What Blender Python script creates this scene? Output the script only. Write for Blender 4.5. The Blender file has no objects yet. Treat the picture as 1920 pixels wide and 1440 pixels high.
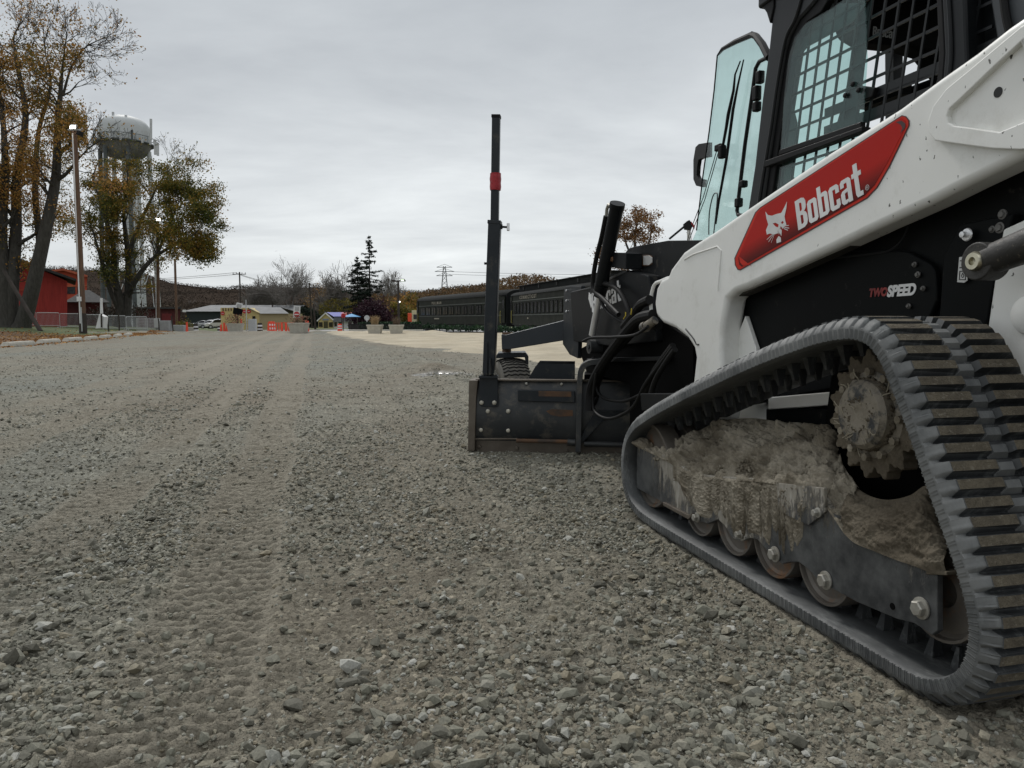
import bpy, bmesh, math, random
import numpy as np
from mathutils import Vector, Matrix
PI = math.pi
C = bpy.context.scene.collection
sc = bpy.context.scene
# ------------------------------------------------------------------ camera, sky, sun, exposure
FPX = 1443.0; PITCH = math.atan(120/FPX); EYE = 0.85
cam_d = bpy.data.cameras.new("camera"); cam = bpy.data.objects.new("camera", cam_d); C.objects.link(cam)
cam_d.sensor_width = 36; cam_d.lens = 36*FPX/1920; cam_d.clip_start = 0.05; cam_d.clip_end = 6000
cam.location = (0, 0, EYE); cam.rotation_euler = (PI/2-PITCH, 0, 0); sc.camera = cam
SUN_EL, SUN_ROT = math.radians(48), math.radians(-24)
world = bpy.data.worlds.new("World"); sc.world = world; world.use_nodes = True
def build_world():
    nt = world.node_tree; N = nt.nodes; L = nt.links
    for n in list(N): N.remove(n)
    out = N.new('ShaderNodeOutputWorld'); bg = N.new('ShaderNodeBackground'); bg.inputs['Strength'].default_value = 0.1
    sky = N.new('ShaderNodeTexSky'); sky.sky_type = 'NISHITA'; sky.sun_disc = False
    sky.sun_elevation = SUN_EL; sky.sun_rotation = SUN_ROT
    tc = N.new('ShaderNodeTexCoord'); sep = N.new('ShaderNodeSeparateXYZ'); L.new(tc.outputs['Generated'], sep.inputs[0])
    zz = N.new('ShaderNodeMath'); zz.operation = 'MAXIMUM'; zz.inputs[1].default_value = 0.0; L.new(sep.outputs['Z'], zz.inputs[0])
    za = N.new('ShaderNodeMath'); za.operation = 'ADD'; za.inputs[1].default_value = 0.10; L.new(zz.outputs[0], za.inputs[0])
    dx = N.new('ShaderNodeMath'); dx.operation = 'DIVIDE'; L.new(sep.outputs['X'], dx.inputs[0]); L.new(za.outputs[0], dx.inputs[1])
    dy = N.new('ShaderNodeMath'); dy.operation = 'DIVIDE'; L.new(sep.outputs['Y'], dy.inputs[0]); L.new(za.outputs[0], dy.inputs[1])
    cmb = N.new('ShaderNodeCombineXYZ'); L.new(dx.outputs[0], cmb.inputs[0]); L.new(dy.outputs[0], cmb.inputs[1])
    mp = N.new('ShaderNodeMapping'); mp.inputs['Rotation'].default_value = (0, 0, math.radians(20)); mp.inputs['Scale'].default_value = (0.42, 0.62, 1)
    L.new(cmb.outputs[0], mp.inputs[0])
    nz = N.new('ShaderNodeTexNoise'); nz.inputs['Scale'].default_value = 1.15; nz.inputs['Detail'].default_value = 7; nz.inputs['Roughness'].default_value = 0.58
    nz.inputs['Distortion'].default_value = 0.25; L.new(mp.outputs[0], nz.inputs['Vector'])
    cr = N.new('ShaderNodeValToRGB'); e = cr.color_ramp.elements
    e[0].position = 0.30; e[0].color = (0.74, 0.745, 0.76, 1); e[1].position = 0.70; e[1].color = (1.16, 1.155, 1.14, 1)
    L.new(nz.outputs['Fac'], cr.inputs[0])
    # elevation gradient of the overcast
    gr = N.new('ShaderNodeValToRGB'); g = gr.color_ramp.elements
    g[0].position = 0.0; g[0].color = (6.3, 6.6, 6.8, 1); g[1].position = 0.9; g[1].color = (8.6, 8.9, 9.2, 1)
    x = g.new(0.08); x.color = (6.9, 7.2, 7.35, 1)
    x = g.new(0.20); x.color = (6.3, 6.6, 6.8, 1); x = g.new(0.42); x.color = (4.3, 4.6, 4.9, 1); x = g.new(0.6); x.color = (6.0, 6.25, 6.5, 1)
    L.new(zz.outputs[0], gr.inputs[0])
    mul = N.new('ShaderNodeMix'); mul.data_type = 'RGBA'; mul.blend_type = 'MULTIPLY'; mul.inputs[0].default_value = 1
    L.new(gr.outputs[0], mul.inputs[6]); L.new(cr.outputs[0], mul.inputs[7])
    mix = N.new('ShaderNodeMix'); mix.data_type = 'RGBA'; mix.inputs[0].default_value = 0.97
    L.new(sky.outputs[0], mix.inputs[6]); L.new(mul.outputs[2], mix.inputs[7])
    L.new(mix.outputs[2], bg.inputs[0]); L.new(bg.outputs[0], out.inputs[0])
build_world()
sun_d = bpy.data.lights.new("sun", 'SUN'); sun = bpy.data.objects.new("sun", sun_d); C.objects.link(sun)
sun_d.energy = 1.5; sun_d.angle = math.radians(10); sun_d.color = (1, 0.97, 0.93)
sun.rotation_euler = (PI/2-SUN_EL, 0, -SUN_ROT+PI)
sun.rotation_euler = (math.radians(42), 0, math.radians(204))
sc.view_settings.view_transform = 'Standard'; sc.view_settings.look = 'None'; sc.view_settings.exposure = 0.22; sc.view_settings.gamma = 1
# ------------------------------------------------------------------ pixel rays onto planes of the real place
def ray(px, py):
    x = (px-960)/FPX; y = -(py-720)/FPX
    return Vector((x, math.cos(PITCH)+y*math.sin(PITCH), -math.sin(PITCH)+y*math.cos(PITCH)))
CAM = Vector((0, 0, EYE))
def WY(px, py, Y):
    d = ray(px, py); return CAM + d*(Y/d.y)
def WP(px, py, p0, d0):
    """point on the vertical plane through p0 along ground direction d0 (world)"""
    n = Vector((-d0[1], d0[0], 0)); d = ray(px, py); return CAM + d*((Vector((p0[0], p0[1], 0))-Vector((0, 0, 0))).dot(n)/d.dot(n))
TH = math.radians(14.3)
RM = Matrix.Rotation(TH, 4, 'Z')            # machine frame (w right, u forward, z) -> world
RMi = RM.inverted()
def M(px, py, w):
    d = RMi @ ray(px, py); t = w/d.x; return Vector((w, t*d.y, EYE+t*d.z))
def MU(px, py, u):
    d = RMi @ ray(px, py); t = u/d.y; return Vector((t*d.x, u, EYE+t*d.z))
def MD(px, py, p0, dr):
    d = RMi @ ray(px, py); n = Vector((-dr[1], dr[0], 0)); t = Vector((p0[0], p0[1], 0)).dot(n)/d.dot(n); return CAM + d*t
# ------------------------------------------------------------------ numpy noise
def _h(ix, iy, s):
    n = (ix.astype(np.int64)*374761393 + iy.astype(np.int64)*668265263 + s*1442695041) & 0xffffffff
    n = ((n ^ (n >> 13))*1274126177) & 0xffffffff
    return ((n ^ (n >> 16)) & 0xffff)/65535.0
def vnoise(x, y, s=0):
    ix = np.floor(x); iy = np.floor(y); fx = x-ix; fy = y-iy
    fx = fx*fx*(3-2*fx); fy = fy*fy*(3-2*fy)
    a = _h(ix, iy, s); b = _h(ix+1, iy, s); c = _h(ix, iy+1, s); d = _h(ix+1, iy+1, s)
    return (a*(1-fx)+b*fx)*(1-fy)+(c*(1-fx)+d*fx)*fy
def fbm(x, y, s=0, o=4, g=0.5):
    r = 0; a = 1; t = 0
    for k in range(o):
        r = r+a*(vnoise(x*2**k+17.3*k, y*2**k-9.1*k, s+k)-0.5); t += a; a *= g
    return r/t*2
def sst(e0, e1, x):
    t = np.clip((x-e0)/(e1-e0), 0, 1); return t*t*(3-2*t)
# ------------------------------------------------------------------ materials
def mk(name):
    m = bpy.data.materials.new(name); m.use_nodes = True; nt = m.node_tree
    return m, nt, nt.nodes, nt.links, nt.nodes['Principled BSDF']
def ramp(N, stops, interp='LINEAR'):
    r = N.new('ShaderNodeValToRGB'); r.color_ramp.interpolation = interp; e = r.color_ramp.elements
    while len(e) < len(stops): e.new(0.5)
    for k, (p, c) in enumerate(stops): e[k].position = p; e[k].color = (*c, 1)
    return r
def noise(N, L, co, scale, detail=4, rough=0.55, sx=None):
    n = N.new('ShaderNodeTexNoise'); n.inputs['Scale'].default_value = scale; n.inputs['Detail'].default_value = detail; n.inputs['Roughness'].default_value = rough
    if sx:
        mp = N.new('ShaderNodeMapping'); mp.inputs['Scale'].default_value = sx; L.new(co, mp.inputs[0]); L.new(mp.outputs[0], n.inputs['Vector'])
    else: L.new(co, n.inputs['Vector'])
    return n
def mixc(N, L, fac, a, b):
    m = N.new('ShaderNodeMix'); m.data_type = 'RGBA'
    for s, v in ((m.inputs[0], fac), (m.inputs[6], a), (m.inputs[7], b)):
        if hasattr(v, 'links'): L.new(v, s)
        elif isinstance(v, (int, float)): s.default_value = v
        else: s.default_value = (*v, 1)
    return m.outputs[2]
def bump(N, L, B, h, strength=0.3, dist=0.01, prev=None):
    b = N.new('ShaderNodeBump'); b.inputs['Strength'].default_value = strength; b.inputs['Distance'].default_value = dist
    L.new(h, b.inputs['Height'])
    if prev: L.new(prev, b.inputs['Normal'])
    L.new(b.outputs[0], B.inputs['Normal']); return b.outputs[0]
def simple(name, c1, c2=None, rough=0.6, metal=0, scale=4, bs=0.0, bscale=None, bd=0.01, dust=None, dustc=(0.22, 0.2, 0.16), sx=None, coat=0, spec=None):
    m, nt, N, L, B = mk(name)
    tc = N.new('ShaderNodeTexCoord'); co = tc.outputs['Object']
    c2 = c2 or tuple(x*0.75 for x in c1)
    n = noise(N, L, co, scale, 5, 0.6, sx)
    r = ramp(N, [(0.35, c1), (0.68, c2)]); L.new(n.outputs['Fac'], r.inputs[0]); col = r.outputs[0]
    if dust:
        n2 = noise(N, L, co, dust[0], 6, 0.7); r2 = ramp(N, [(dust[1], (0, 0, 0)), (dust[2], (1, 1, 1))]); L.new(n2.outputs['Fac'], r2.inputs[0])
        col = mixc(N, L, r2.outputs[0], col, dustc)
    L.new(col, B.inputs['Base Color']); B.inputs['Metallic'].default_value = metal
    rr = N.new('ShaderNodeMapRange'); rr.inputs[3].default_value = max(0, rough-0.1); rr.inputs[4].default_value = min(1, rough+0.12); L.new(n.outputs['Fac'], rr.inputs[0]); L.new(rr.outputs[0], B.inputs['Roughness'])
    if spec is not None: B.inputs['Specular IOR Level'].default_value = spec
    if coat: B.inputs['Coat Weight'].default_value = coat; B.inputs['Coat Roughness'].default_value = 0.15
    if bs:
        nb = noise(N, L, co, bscale or scale*6, 5, 0.65); bump(N, L, B, nb.outputs['Fac'], bs, bd)
    return m
def emis(name, c, s):
    m, nt, N, L, B = mk(name); B.inputs['Base Color'].default_value = (*c, 1); B.inputs['Emission Color'].default_value = (*c, 1); B.inputs['Emission Strength'].default_value = s
    return m
def leafmat(name, stops, rough=0.7, trans=0.25):
    m, nt, N, L, B = mk(name)
    g = N.new('ShaderNodeNewGeometry'); tc = N.new('ShaderNodeTexCoord')
    n = noise(N, L, tc.outputs['Object'], 0.28, 3)
    a = N.new('ShaderNodeMath'); a.operation = 'MULTIPLY_ADD'; a.inputs[1].default_value = 0.55; L.new(g.outputs['Random Per Island'], a.inputs[0])
    s = N.new('ShaderNodeMath'); s.operation = 'MULTIPLY_ADD'; s.inputs[1].default_value = 1.7; s.inputs[2].default_value = -0.62; L.new(n.outputs['Fac'], s.inputs[0]); L.new(s.outputs[0], a.inputs[2])
    r = ramp(N, stops); L.new(a.outputs[0], r.inputs[0]); L.new(r.outputs[0], B.inputs['Base Color']); B.inputs['Roughness'].default_value = rough
    B.inputs['Specular IOR Level'].default_value = 0.2 if trans > 0 else 0.0
    tr = N.new('ShaderNodeBsdfTranslucent'); L.new(r.outputs[0], tr.inputs[0]); mx = N.new('ShaderNodeMixShader'); mx.inputs[0].default_value = trans
    L.new(B.outputs[0], mx.inputs[1]); L.new(tr.outputs[0], mx.inputs[2]); L.new(mx.outputs[0], N['Material Output'].inputs[0])
    return m
def glassmat(name, tint, refl=1.0, rough=0.03):
    m, nt, N, L, B = mk(name); N.remove(B)
    t = N.new('ShaderNodeBsdfTransparent'); t.inputs[0].default_value = (*tint, 1); gl = N.new('ShaderNodeBsdfGlossy'); gl.inputs['Roughness'].default_value = rough
    gl.inputs[0].default_value = (0.9, 0.95, 0.95, 1)
    fr = N.new('ShaderNodeLayerWeight'); fr.inputs[0].default_value = 0.5; pw = N.new('ShaderNodeMath'); pw.operation = 'POWER'; pw.inputs[1].default_value = 5; L.new(fr.outputs['Facing'], pw.inputs[0])
    mu = N.new('ShaderNodeMath'); mu.operation = 'MULTIPLY_ADD'; mu.inputs[1].default_value = 0.6*refl; mu.inputs[2].default_value = 0.04*refl; L.new(pw.outputs[0], mu.inputs[0])
    mx = N.new('ShaderNodeMixShader'); L.new(mu.outputs[0], mx.inputs[0]); L.new(t.outputs[0], mx.inputs[1]); L.new(gl.outputs[0], mx.inputs[2])
    df = N.new('ShaderNodeBsdfDiffuse'); df.inputs[0].default_value = (0.5, 0.55, 0.52, 1); tc = N.new('ShaderNodeTexCoord'); nz = noise(N, L, tc.outputs['Object'], 9, 6, 0.7)
    rp = ramp(N, [(0.45, (0.01, 0.01, 0.01)), (0.85, (0.10, 0.10, 0.10))]); L.new(nz.outputs['Fac'], rp.inputs[0]); m2 = N.new('ShaderNodeMixShader'); L.new(rp.outputs[0], m2.inputs[0])
    L.new(mx.outputs[0], m2.inputs[1]); L.new(df.outputs[0], m2.inputs[2]); L.new(m2.outputs[0], N['Material Output'].inputs[0])
    return m
# ------------------------------------------------------------------ mesh building
class MB:
    def __init__(s): s.v = []; s.f = []; s.m = []
    def add(s, vs, fs, mi=0):
        o = len(s.v); s.v.extend([tuple(v) for v in vs]); s.f.extend([tuple(i+o for i in f) for f in fs]); s.m.extend([mi]*len(fs)); return s
    def box(s, c, sz, rz=0, mi=0, R=None):
        hx, hy, hz = sz[0]/2, sz[1]/2, sz[2]/2; R = R or Matrix.Rotation(rz, 3, 'Z'); c = Vector(c)
        vs = [c+R@Vector((x*hx, y*hy, z*hz)) for x in (-1, 1) for y in (-1, 1) for z in (-1, 1)]
        return s.add(vs, [(0, 1, 3, 2), (4, 6, 7, 5), (0, 4, 5, 1), (2, 3, 7, 6), (0, 2, 6, 4), (1, 5, 7, 3)], mi)
    def prism(s, pts, vec, mi=0):
        n = len(pts); vec = Vector(vec); a = [Vector(p) for p in pts]; b = [p+vec for p in a]
        nrm = Vector((0, 0, 0))
        for i in range(n): nrm += (a[i]-a[0]).cross(a[(i+1) % n]-a[0])
        if nrm.dot(vec) > 0: a.reverse(); b.reverse()
        return s.add(a+b, [tuple(range(n)), tuple(range(2*n-1, n-1, -1))]+[(i, i+n, (i+1) % n+n, (i+1) % n) for i in range(n)], mi)
    def bar(s, p0, p1, w, h=None, mi=0, up=(0, 0, 1)):
        p0 = Vector(p0); p1 = Vector(p1); h = h or w; d = (p1-p0).normalized(); up = Vector(up)
        if abs(d.dot(up)) > 0.98: up = Vector((0, 1, 0))
        a = d.cross(up).normalized()*(w/2); b = a.cross(d).normalized()*(h/2)
        vs = [p+x*a+y*b for p in (p0, p1) for x, y in ((-1, -1), (1, -1), (1, 1), (-1, 1))]
        return s.add(vs, [(0, 1, 2, 3), (7, 6, 5, 4), (0, 4, 5, 1), (1, 5, 6, 2), (2, 6, 7, 3), (3, 7, 4, 0)], mi)
    def tube(s, pts, r, n=8, mi=0, cap=True):
        pts = [Vector(p) for p in pts]; k = len(pts); rs = r if isinstance(r, (list, tuple)) else [r]*k
        prev = None; vs = []
        for i, p in enumerate(pts):
            d = (pts[min(i+1, k-1)]-pts[max(i-1, 0)])
            d = d.normalized() if d.length > 1e-9 else Vector((0, 0, 1))
            if prev is None: a = d.orthogonal().normalized()
            else:
                a = prev-d*prev.dot(d); a = a.normalized() if a.length > 1e-6 else d.orthogonal().normalized()
            prev = a; b = d.cross(a)
            vs += [p+(a*math.cos(2*PI*j/n)+b*math.sin(2*PI*j/n))*rs[i] for j in range(n)]
        fs = [(i*n+j, i*n+(j+1) % n, (i+1)*n+(j+1) % n, (i+1)*n+j) for i in range(k-1) for j in range(n)]
        if cap: fs += [tuple(range(n-1, -1, -1)), tuple((k-1)*n+j for j in range(n))]
        return s.add(vs, fs, mi)
    def cyl(s, p0, p1, r0, r1=None, n=16, mi=0): return s.tube([p0, p1], [r0, r0 if r1 is None else r1], n, mi)
    def lathe(s, prof, c, axis=(0, 0, 1), n=24, mi=0, cap=True):
        ax = Vector(axis).normalized(); a = ax.orthogonal().normalized(); b = ax.cross(a); c = Vector(c); k = len(prof)
        vs = [c+ax*h+(a*math.cos(2*PI*j/n)+b*math.sin(2*PI*j/n))*r for r, h in prof for j in range(n)]
        fs = [(i*n+j, i*n+(j+1) % n, (i+1)*n+(j+1) % n, (i+1)*n+j) for i in range(k-1) for j in range(n)]
        if cap: fs += [tuple(range(n-1, -1, -1)), tuple((k-1)*n+j for j in range(n))]
        return s.add(vs, fs, mi)
    def grid(s, rows, mi=0):
        n = len(rows[0]); k = len(rows)
        return s.add([p for r in rows for p in r], [(i*n+j, i*n+j+1, (i+1)*n+j+1, (i+1)*n+j) for i in range(k-1) for j in range(n-1)], mi)
    def sphere(s, c, r, n=12, mi=0):
        c = Vector(c); r = r if isinstance(r, (tuple, list)) else (r, r, r); k = n//2
        vs = [c+Vector((r[0]*math.sin(PI*i/k)*math.cos(2*PI*j/n), r[1]*math.sin(PI*i/k)*math.sin(2*PI*j/n), r[2]*math.cos(PI*i/k))) for i in range(k+1) for j in range(n)]
        return s.add(vs, [(i*n+j, (i+1)*n+j, (i+1)*n+(j+1) % n, i*n+(j+1) % n) for i in range(k) for j in range(n)], mi)
WM = {}
def settags(o, label=None, cat=None, group=None, kind=None):
    if label: o['label'] = label
    if cat: o['category'] = cat
    if group: o['group'] = group
    if kind: o['kind'] = kind
    return o
def thing(name, label, cat, loc=(0, 0, 0), rz=0, group=None):
    o = bpy.data.objects.new(name, None); C.objects.link(o); o.empty_display_size = 0.2
    o.location = loc; o.rotation_euler = (0, 0, rz); WM[o.name] = Matrix.Translation(Vector(loc)) @ Matrix.Rotation(rz, 4, 'Z')
    return settags(o, label, cat, group)
def link(name, me, parent=None, loc=None):
    o = bpy.data.objects.new(name, me); C.objects.link(o)
    if parent: o.parent = parent; WM[o.name] = WM[parent.name]
    elif loc is not None: o.location = loc; WM[o.name] = Matrix.Translation(Vector(loc))
    else: WM[o.name] = Matrix.Identity(4)
    return o
def obj(name, mb, mats, parent=None, frame=None, loc=None, bev=0, seg=2, ang=35, sharp=False, label=None):
    """mesh from world (frame None), machine (frame=RM) or parent-local (frame='L') coordinates"""
    mats = mats if isinstance(mats, (list, tuple)) else [mats]
    if isinstance(frame, str): X = Matrix.Identity(4)
    else:
        base = WM[parent.name] if parent else (Matrix.Translation(Vector(loc)) if loc is not None else Matrix.Identity(4))
        X = base.inverted() @ (frame or Matrix.Identity(4))
    me = bpy.data.meshes.new(name); me.from_pydata([X @ Vector(v) for v in mb.v], [], mb.f)
    for m in mats: me.materials.append(m)
    if len(mats) > 1: me.polygons.foreach_set('material_index', mb.m)
    me.polygons.foreach_set('use_smooth', [not sharp]*len(mb.f))
    if not sharp and not bev: me.set_sharp_from_angle(angle=math.radians(ang))
    me.update(); o = link(name, me, parent, loc)
    if bev:
        b = o.modifiers.new('bevel', 'BEVEL'); b.width = bev; b.segments = seg; b.limit_method = 'ANGLE'; b.angle_limit = math.radians(ang); b.harden_normals = True
    if label: o['label'] = label
    return o
def npmesh(name, V, F, mat, parent=None, nper=4, smooth=False, loc=None):
    me = bpy.data.meshes.new(name); nv = len(V); nf = len(F)
    me.vertices.add(nv); me.vertices.foreach_set('co', np.asarray(V, np.float32).ravel())
    me.loops.add(nf*nper); me.loops.foreach_set('vertex_index', np.asarray(F, np.int32).ravel())
    me.polygons.add(nf); me.polygons.foreach_set('loop_start', np.arange(0, nf*nper, nper, dtype=np.int32)); me.polygons.foreach_set('loop_total', np.full(nf, nper, np.int32))
    me.polygons.foreach_set('use_smooth', np.full(nf, smooth)); me.update(calc_edges=True); me.materials.append(mat)
    return link(name, me, parent, loc)
def curve2d(name, loops, X, mat, parent, depth=0.0, bevel=0.0, res=1):
    """filled 2-D outline with holes in plane matrix X (machine/world), extruded by depth"""
    cu = bpy.data.curves.new(name, 'CURVE'); cu.dimensions = '2D'; cu.fill_mode = 'BOTH'; cu.extrude = depth; cu.bevel_depth = bevel; cu.bevel_resolution = 1; cu.offset = -bevel
    for lp in loops:
        sp = cu.splines.new('POLY'); sp.points.add(len(lp)-1)
        for q, p in zip(sp.points, lp): q.co = (p[0], p[1], 0, 1)
        sp.use_cyclic_u = True
    return _curve_obj(name, cu, X, mat, parent)
def _curve_obj(name, cu, X, mat, parent):
    t = bpy.data.objects.new('tmp', cu); C.objects.link(t); dg = bpy.context.evaluated_depsgraph_get(); dg.update()
    me = bpy.data.meshes.new_from_object(t.evaluated_get(dg)); bpy.data.objects.remove(t); bpy.data.curves.remove(cu)
    me.name = name; me.transform(WM[parent.name].inverted() @ X); me.materials.clear(); me.materials.append(mat)
    me.polygons.foreach_set('use_smooth', [False]*len(me.polygons)); me.update()
    return link(name, me, parent)
def text(name, s, X, size, mat, parent, depth=0.001, offset=0.0, sx=1.0, shear=0.0, space=1.0, align='LEFT'):
    cu = bpy.data.curves.new(name, 'FONT'); cu.body = s; cu.size = size; cu.extrude = depth; cu.offset = offset; cu.shear = shear; cu.space_character = space; cu.align_x = align
    return _curve_obj(name, cu, X @ Matrix.Diagonal((sx, 1, 1, 1)), mat, parent)
def copytree(o, parent=None):
    c = o.copy(); C.objects.link(c); c.parent = parent
    for ch in [k for k in bpy.data.objects if k.parent == o and k != c]: copytree(ch, c)
    return c
def roundpoly(pts, r, n=4):
    out = []; k = len(pts)
    for i in range(k):
        p = Vector(pts[i]); a = Vector(pts[i-1]); b = Vector(pts[(i+1) % k]); rr = r[i] if isinstance(r, (list, tuple)) else r
        la = (a-p).length; lb = (b-p).length; t = min(rr, la*0.45, lb*0.45)
        p0 = p+(a-p).normalized()*t; p1 = p+(b-p).normalized()*t
        for j in range(n+1):
            s = j/n; out.append((1-s)**2*p0+2*s*(1-s)*p+s*s*p1)
    return out
def crspline(P, k=6, closed=False):
    P = [Vector(p) for p in P]; n = len(P); out = []
    for i in range(n if closed else n-1):
        if closed: a, b, c, d = P[i-1], P[i], P[(i+1) % n], P[(i+2) % n]
        else: a, b, c, d = P[max(i-1, 0)], P[i], P[i+1], P[min(i+2, n-1)]
        for j in range(k):
            t = j/k; out.append(0.5*((2*b)+(c-a)*t+(2*a-5*b+4*c-d)*t*t+(3*b-a-3*c+d)*t**3))
    if not closed: out.append(P[-1])
    return out
# ------------------------------------------------------------------ ground
def gz(x, y):
    x = np.asarray(x, float); y = np.asarray(y, float)
    return -0.55*sst(50, 74, y)-0.9*sst(90, 260, y)
def gz1(x, y): return float(gz(x, y))
def G(px, Y):
    x = WY(px, 600, Y).x; return Vector((x, Y, gz1(x, Y)))
def Hz(py, Y): return WY(960, py, Y).z
def ground_mat():
    m, nt, N, L, B = mk('gravel_ground')
    g = N.new('ShaderNodeNewGeometry'); P = g.outputs['Position']
    at = N.new('ShaderNodeAttribute'); at.attribute_name = 'sand'; at2 = N.new('ShaderNodeAttribute'); at2.attribute_name = 'wet'; at3 = N.new('ShaderNodeAttribute'); at3.attribute_name = 'fines'
    n1 = noise(N, L, P, 0.35, 5, 0.6, (1, 0.5, 1)); n2 = noise(N, L, P, 3.0, 6, 0.7); v = N.new('ShaderNodeTexVoronoi'); v.inputs['Scale'].default_value = 75; L.new(P, v.inputs['Vector'])
    v2 = N.new('ShaderNodeTexVoronoi'); v2.inputs['Scale'].default_value = 190; L.new(P, v2.inputs['Vector'])
    r1 = ramp(N, [(0.3, (0.155, 0.130, 0.098)), (0.5, (0.188, 0.178, 0.146)), (0.7, (0.162, 0.170, 0.152))]); L.new(n1.outputs['Fac'], r1.inputs[0])
    r2 = ramp(N, [(0.3, (0.72, 0.70, 0.66)), (0.7, (1.25, 1.25, 1.22))]); L.new(n2.outputs['Fac'], r2.inputs[0])
    mu = N.new('ShaderNodeMix'); mu.data_type = 'RGBA'; mu.blend_type = 'MULTIPLY'; mu.inputs[0].default_value = 1; L.new(r1.outputs[0], mu.inputs[6]); L.new(r2.outputs[0], mu.inputs[7])
    hv = N.new('ShaderNodeSeparateColor'); L.new(v.outputs['Color'], hv.inputs[0]); r3 = ramp(N, [(0, (0.55, 0.54, 0.5)), (0.6, (1, 1, 1)), (0.93, (1.25, 1.25, 1.22)), (1, (2.0, 2.0, 2.0))]); L.new(hv.outputs[0], r3.inputs[0])
    mu2 = N.new('ShaderNodeMix'); mu2.data_type = 'RGBA'; mu2.blend_type = 'MULTIPLY'; mu2.inputs[0].default_value = 0.8; L.new(mu.outputs[2], mu2.inputs[6]); L.new(r3.outputs[0], mu2.inputs[7])
    nf = noise(N, L, P, 30, 5, 0.7); rf = ramp(N, [(0.3, (0.158, 0.140, 0.108)), (0.7, (0.275, 0.252, 0.198))]); L.new(nf.outputs['Fac'], rf.inputs[0])
    c = mixc(N, L, at3.outputs['Fac'], mu2.outputs[2], rf.outputs[0])
    ns = noise(N, L, P, 0.8, 6, 0.7, (1, 0.5, 1)); rs = ramp(N, [(0.3, (0.33, 0.28, 0.195)), (0.65, (0.49, 0.43, 0.32))]); L.new(ns.outputs['Fac'], rs.inputs[0])
    c = mixc(N, L, at.outputs['Fac'], c, rs.outputs[0]); c = mixc(N, L, at2.outputs['Fac'], c, (0.09, 0.09, 0.08)); L.new(c, B.inputs['Base Color'])
    ro = N.new('ShaderNodeMapRange'); ro.inputs[3].default_value = 0.92; ro.inputs[4].default_value = 0.05; L.new(at2.outputs['Fac'], ro.inputs[0]); L.new(ro.outputs[0], B.inputs['Roughness'])
    B.inputs['Specular IOR Level'].default_value = 0.35
    b1 = N.new('ShaderNodeBump'); b1.inputs['Strength'].default_value = 0.9; b1.inputs['Distance'].default_value = 0.006; b1.invert = True; L.new(v.outputs['Distance'], b1.inputs['Height'])
    b2 = N.new('ShaderNodeBump'); b2.inputs['Strength'].default_value = 0.8; b2.inputs['Distance'].default_value = 0.003; b2.invert = True; L.new(v2.outputs['Distance'], b2.inputs['Height']); L.new(b1.outputs[0], b2.inputs['Normal'])
    nb = noise(N, L, P, 25, 6, 0.75); b3 = N.new('ShaderNodeBump'); b3.inputs['Strength'].default_value = 0.8; b3.inputs['Distance'].default_value = 0.012; L.new(nb.outputs['Fac'], b3.inputs['Height']); L.new(b2.outputs[0], b3.inputs['Normal'])
    wetn = N.new('ShaderNodeMix'); wetn.data_type = 'VECTOR'; L.new(at2.outputs['Fac'], wetn.inputs[0]); L.new(b3.outputs[0], wetn.inputs[4]); L.new(g.outputs['Normal'], wetn.inputs[5])
    L.new(wetn.outputs[1], B.inputs['Normal'])
    return m
cth, sth = math.cos(TH), math.sin(TH)
def seg_dist(x, y, pts):
    d = np.full(x.shape, 1e9)
    for (a, b), (c, e) in zip(pts[:-1], pts[1:]):
        vx, vy = c-a, e-b; t = np.clip(((x-a)*vx+(y-b)*vy)/(vx*vx+vy*vy), 0, 1); d = np.minimum(d, np.hypot(x-a-t*vx, y-b-t*vy))
    return d
def gpt(px, py):
    d = ray(px, py); t = -EYE/d.z; return (d.x*t, d.y*t)
BERM = [gpt(600, 628), gpt(660, 645), gpt(760, 672), gpt(830, 700), gpt(905, 745)]
SANDL = [gpt(600, 621.5), gpt(640, 630), gpt(700, 641), gpt(790, 652), gpt(880, 662), gpt(1000, 678), gpt(1180, 700), gpt(1700, 740)]
SANDP = SANDL+[gpt(2600, 740), (90, 30), (90, 72), (-14, 72), (-13, 60)]
def inpoly(x, y, P):
    r = np.zeros(x.shape, bool); n = len(P)
    for i in range(n):
        x0, y0 = P[i]; x1, y1 = P[(i+1) % n]
        if y0 == y1: continue
        r ^= ((y0 > y) != (y1 > y)) & (x < (x1-x0)*(y-y0)/(y1-y0)+x0)
    return r
BANDS = ((-0.33, 0.17, 1.0), (-0.98, 0.17, 1.0), (0.66, 0.12, 0.3), (-2.0, 0.18, 0.9), (-2.7, 0.18, 0.8))
def lanes(x, y):
    w = x*cth+y*sth*0.72; u = -x*sth+y*cth; r = np.hypot(x, y); wn = w*np.clip(9/(r+5), 0.35, 1.2)
    return sst(0.02, 0.38, fbm(wn*1.7+5.1, u*0.05, 131, 4)+0.25*fbm(x*1.2, y*0.6, 133, 3))
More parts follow.
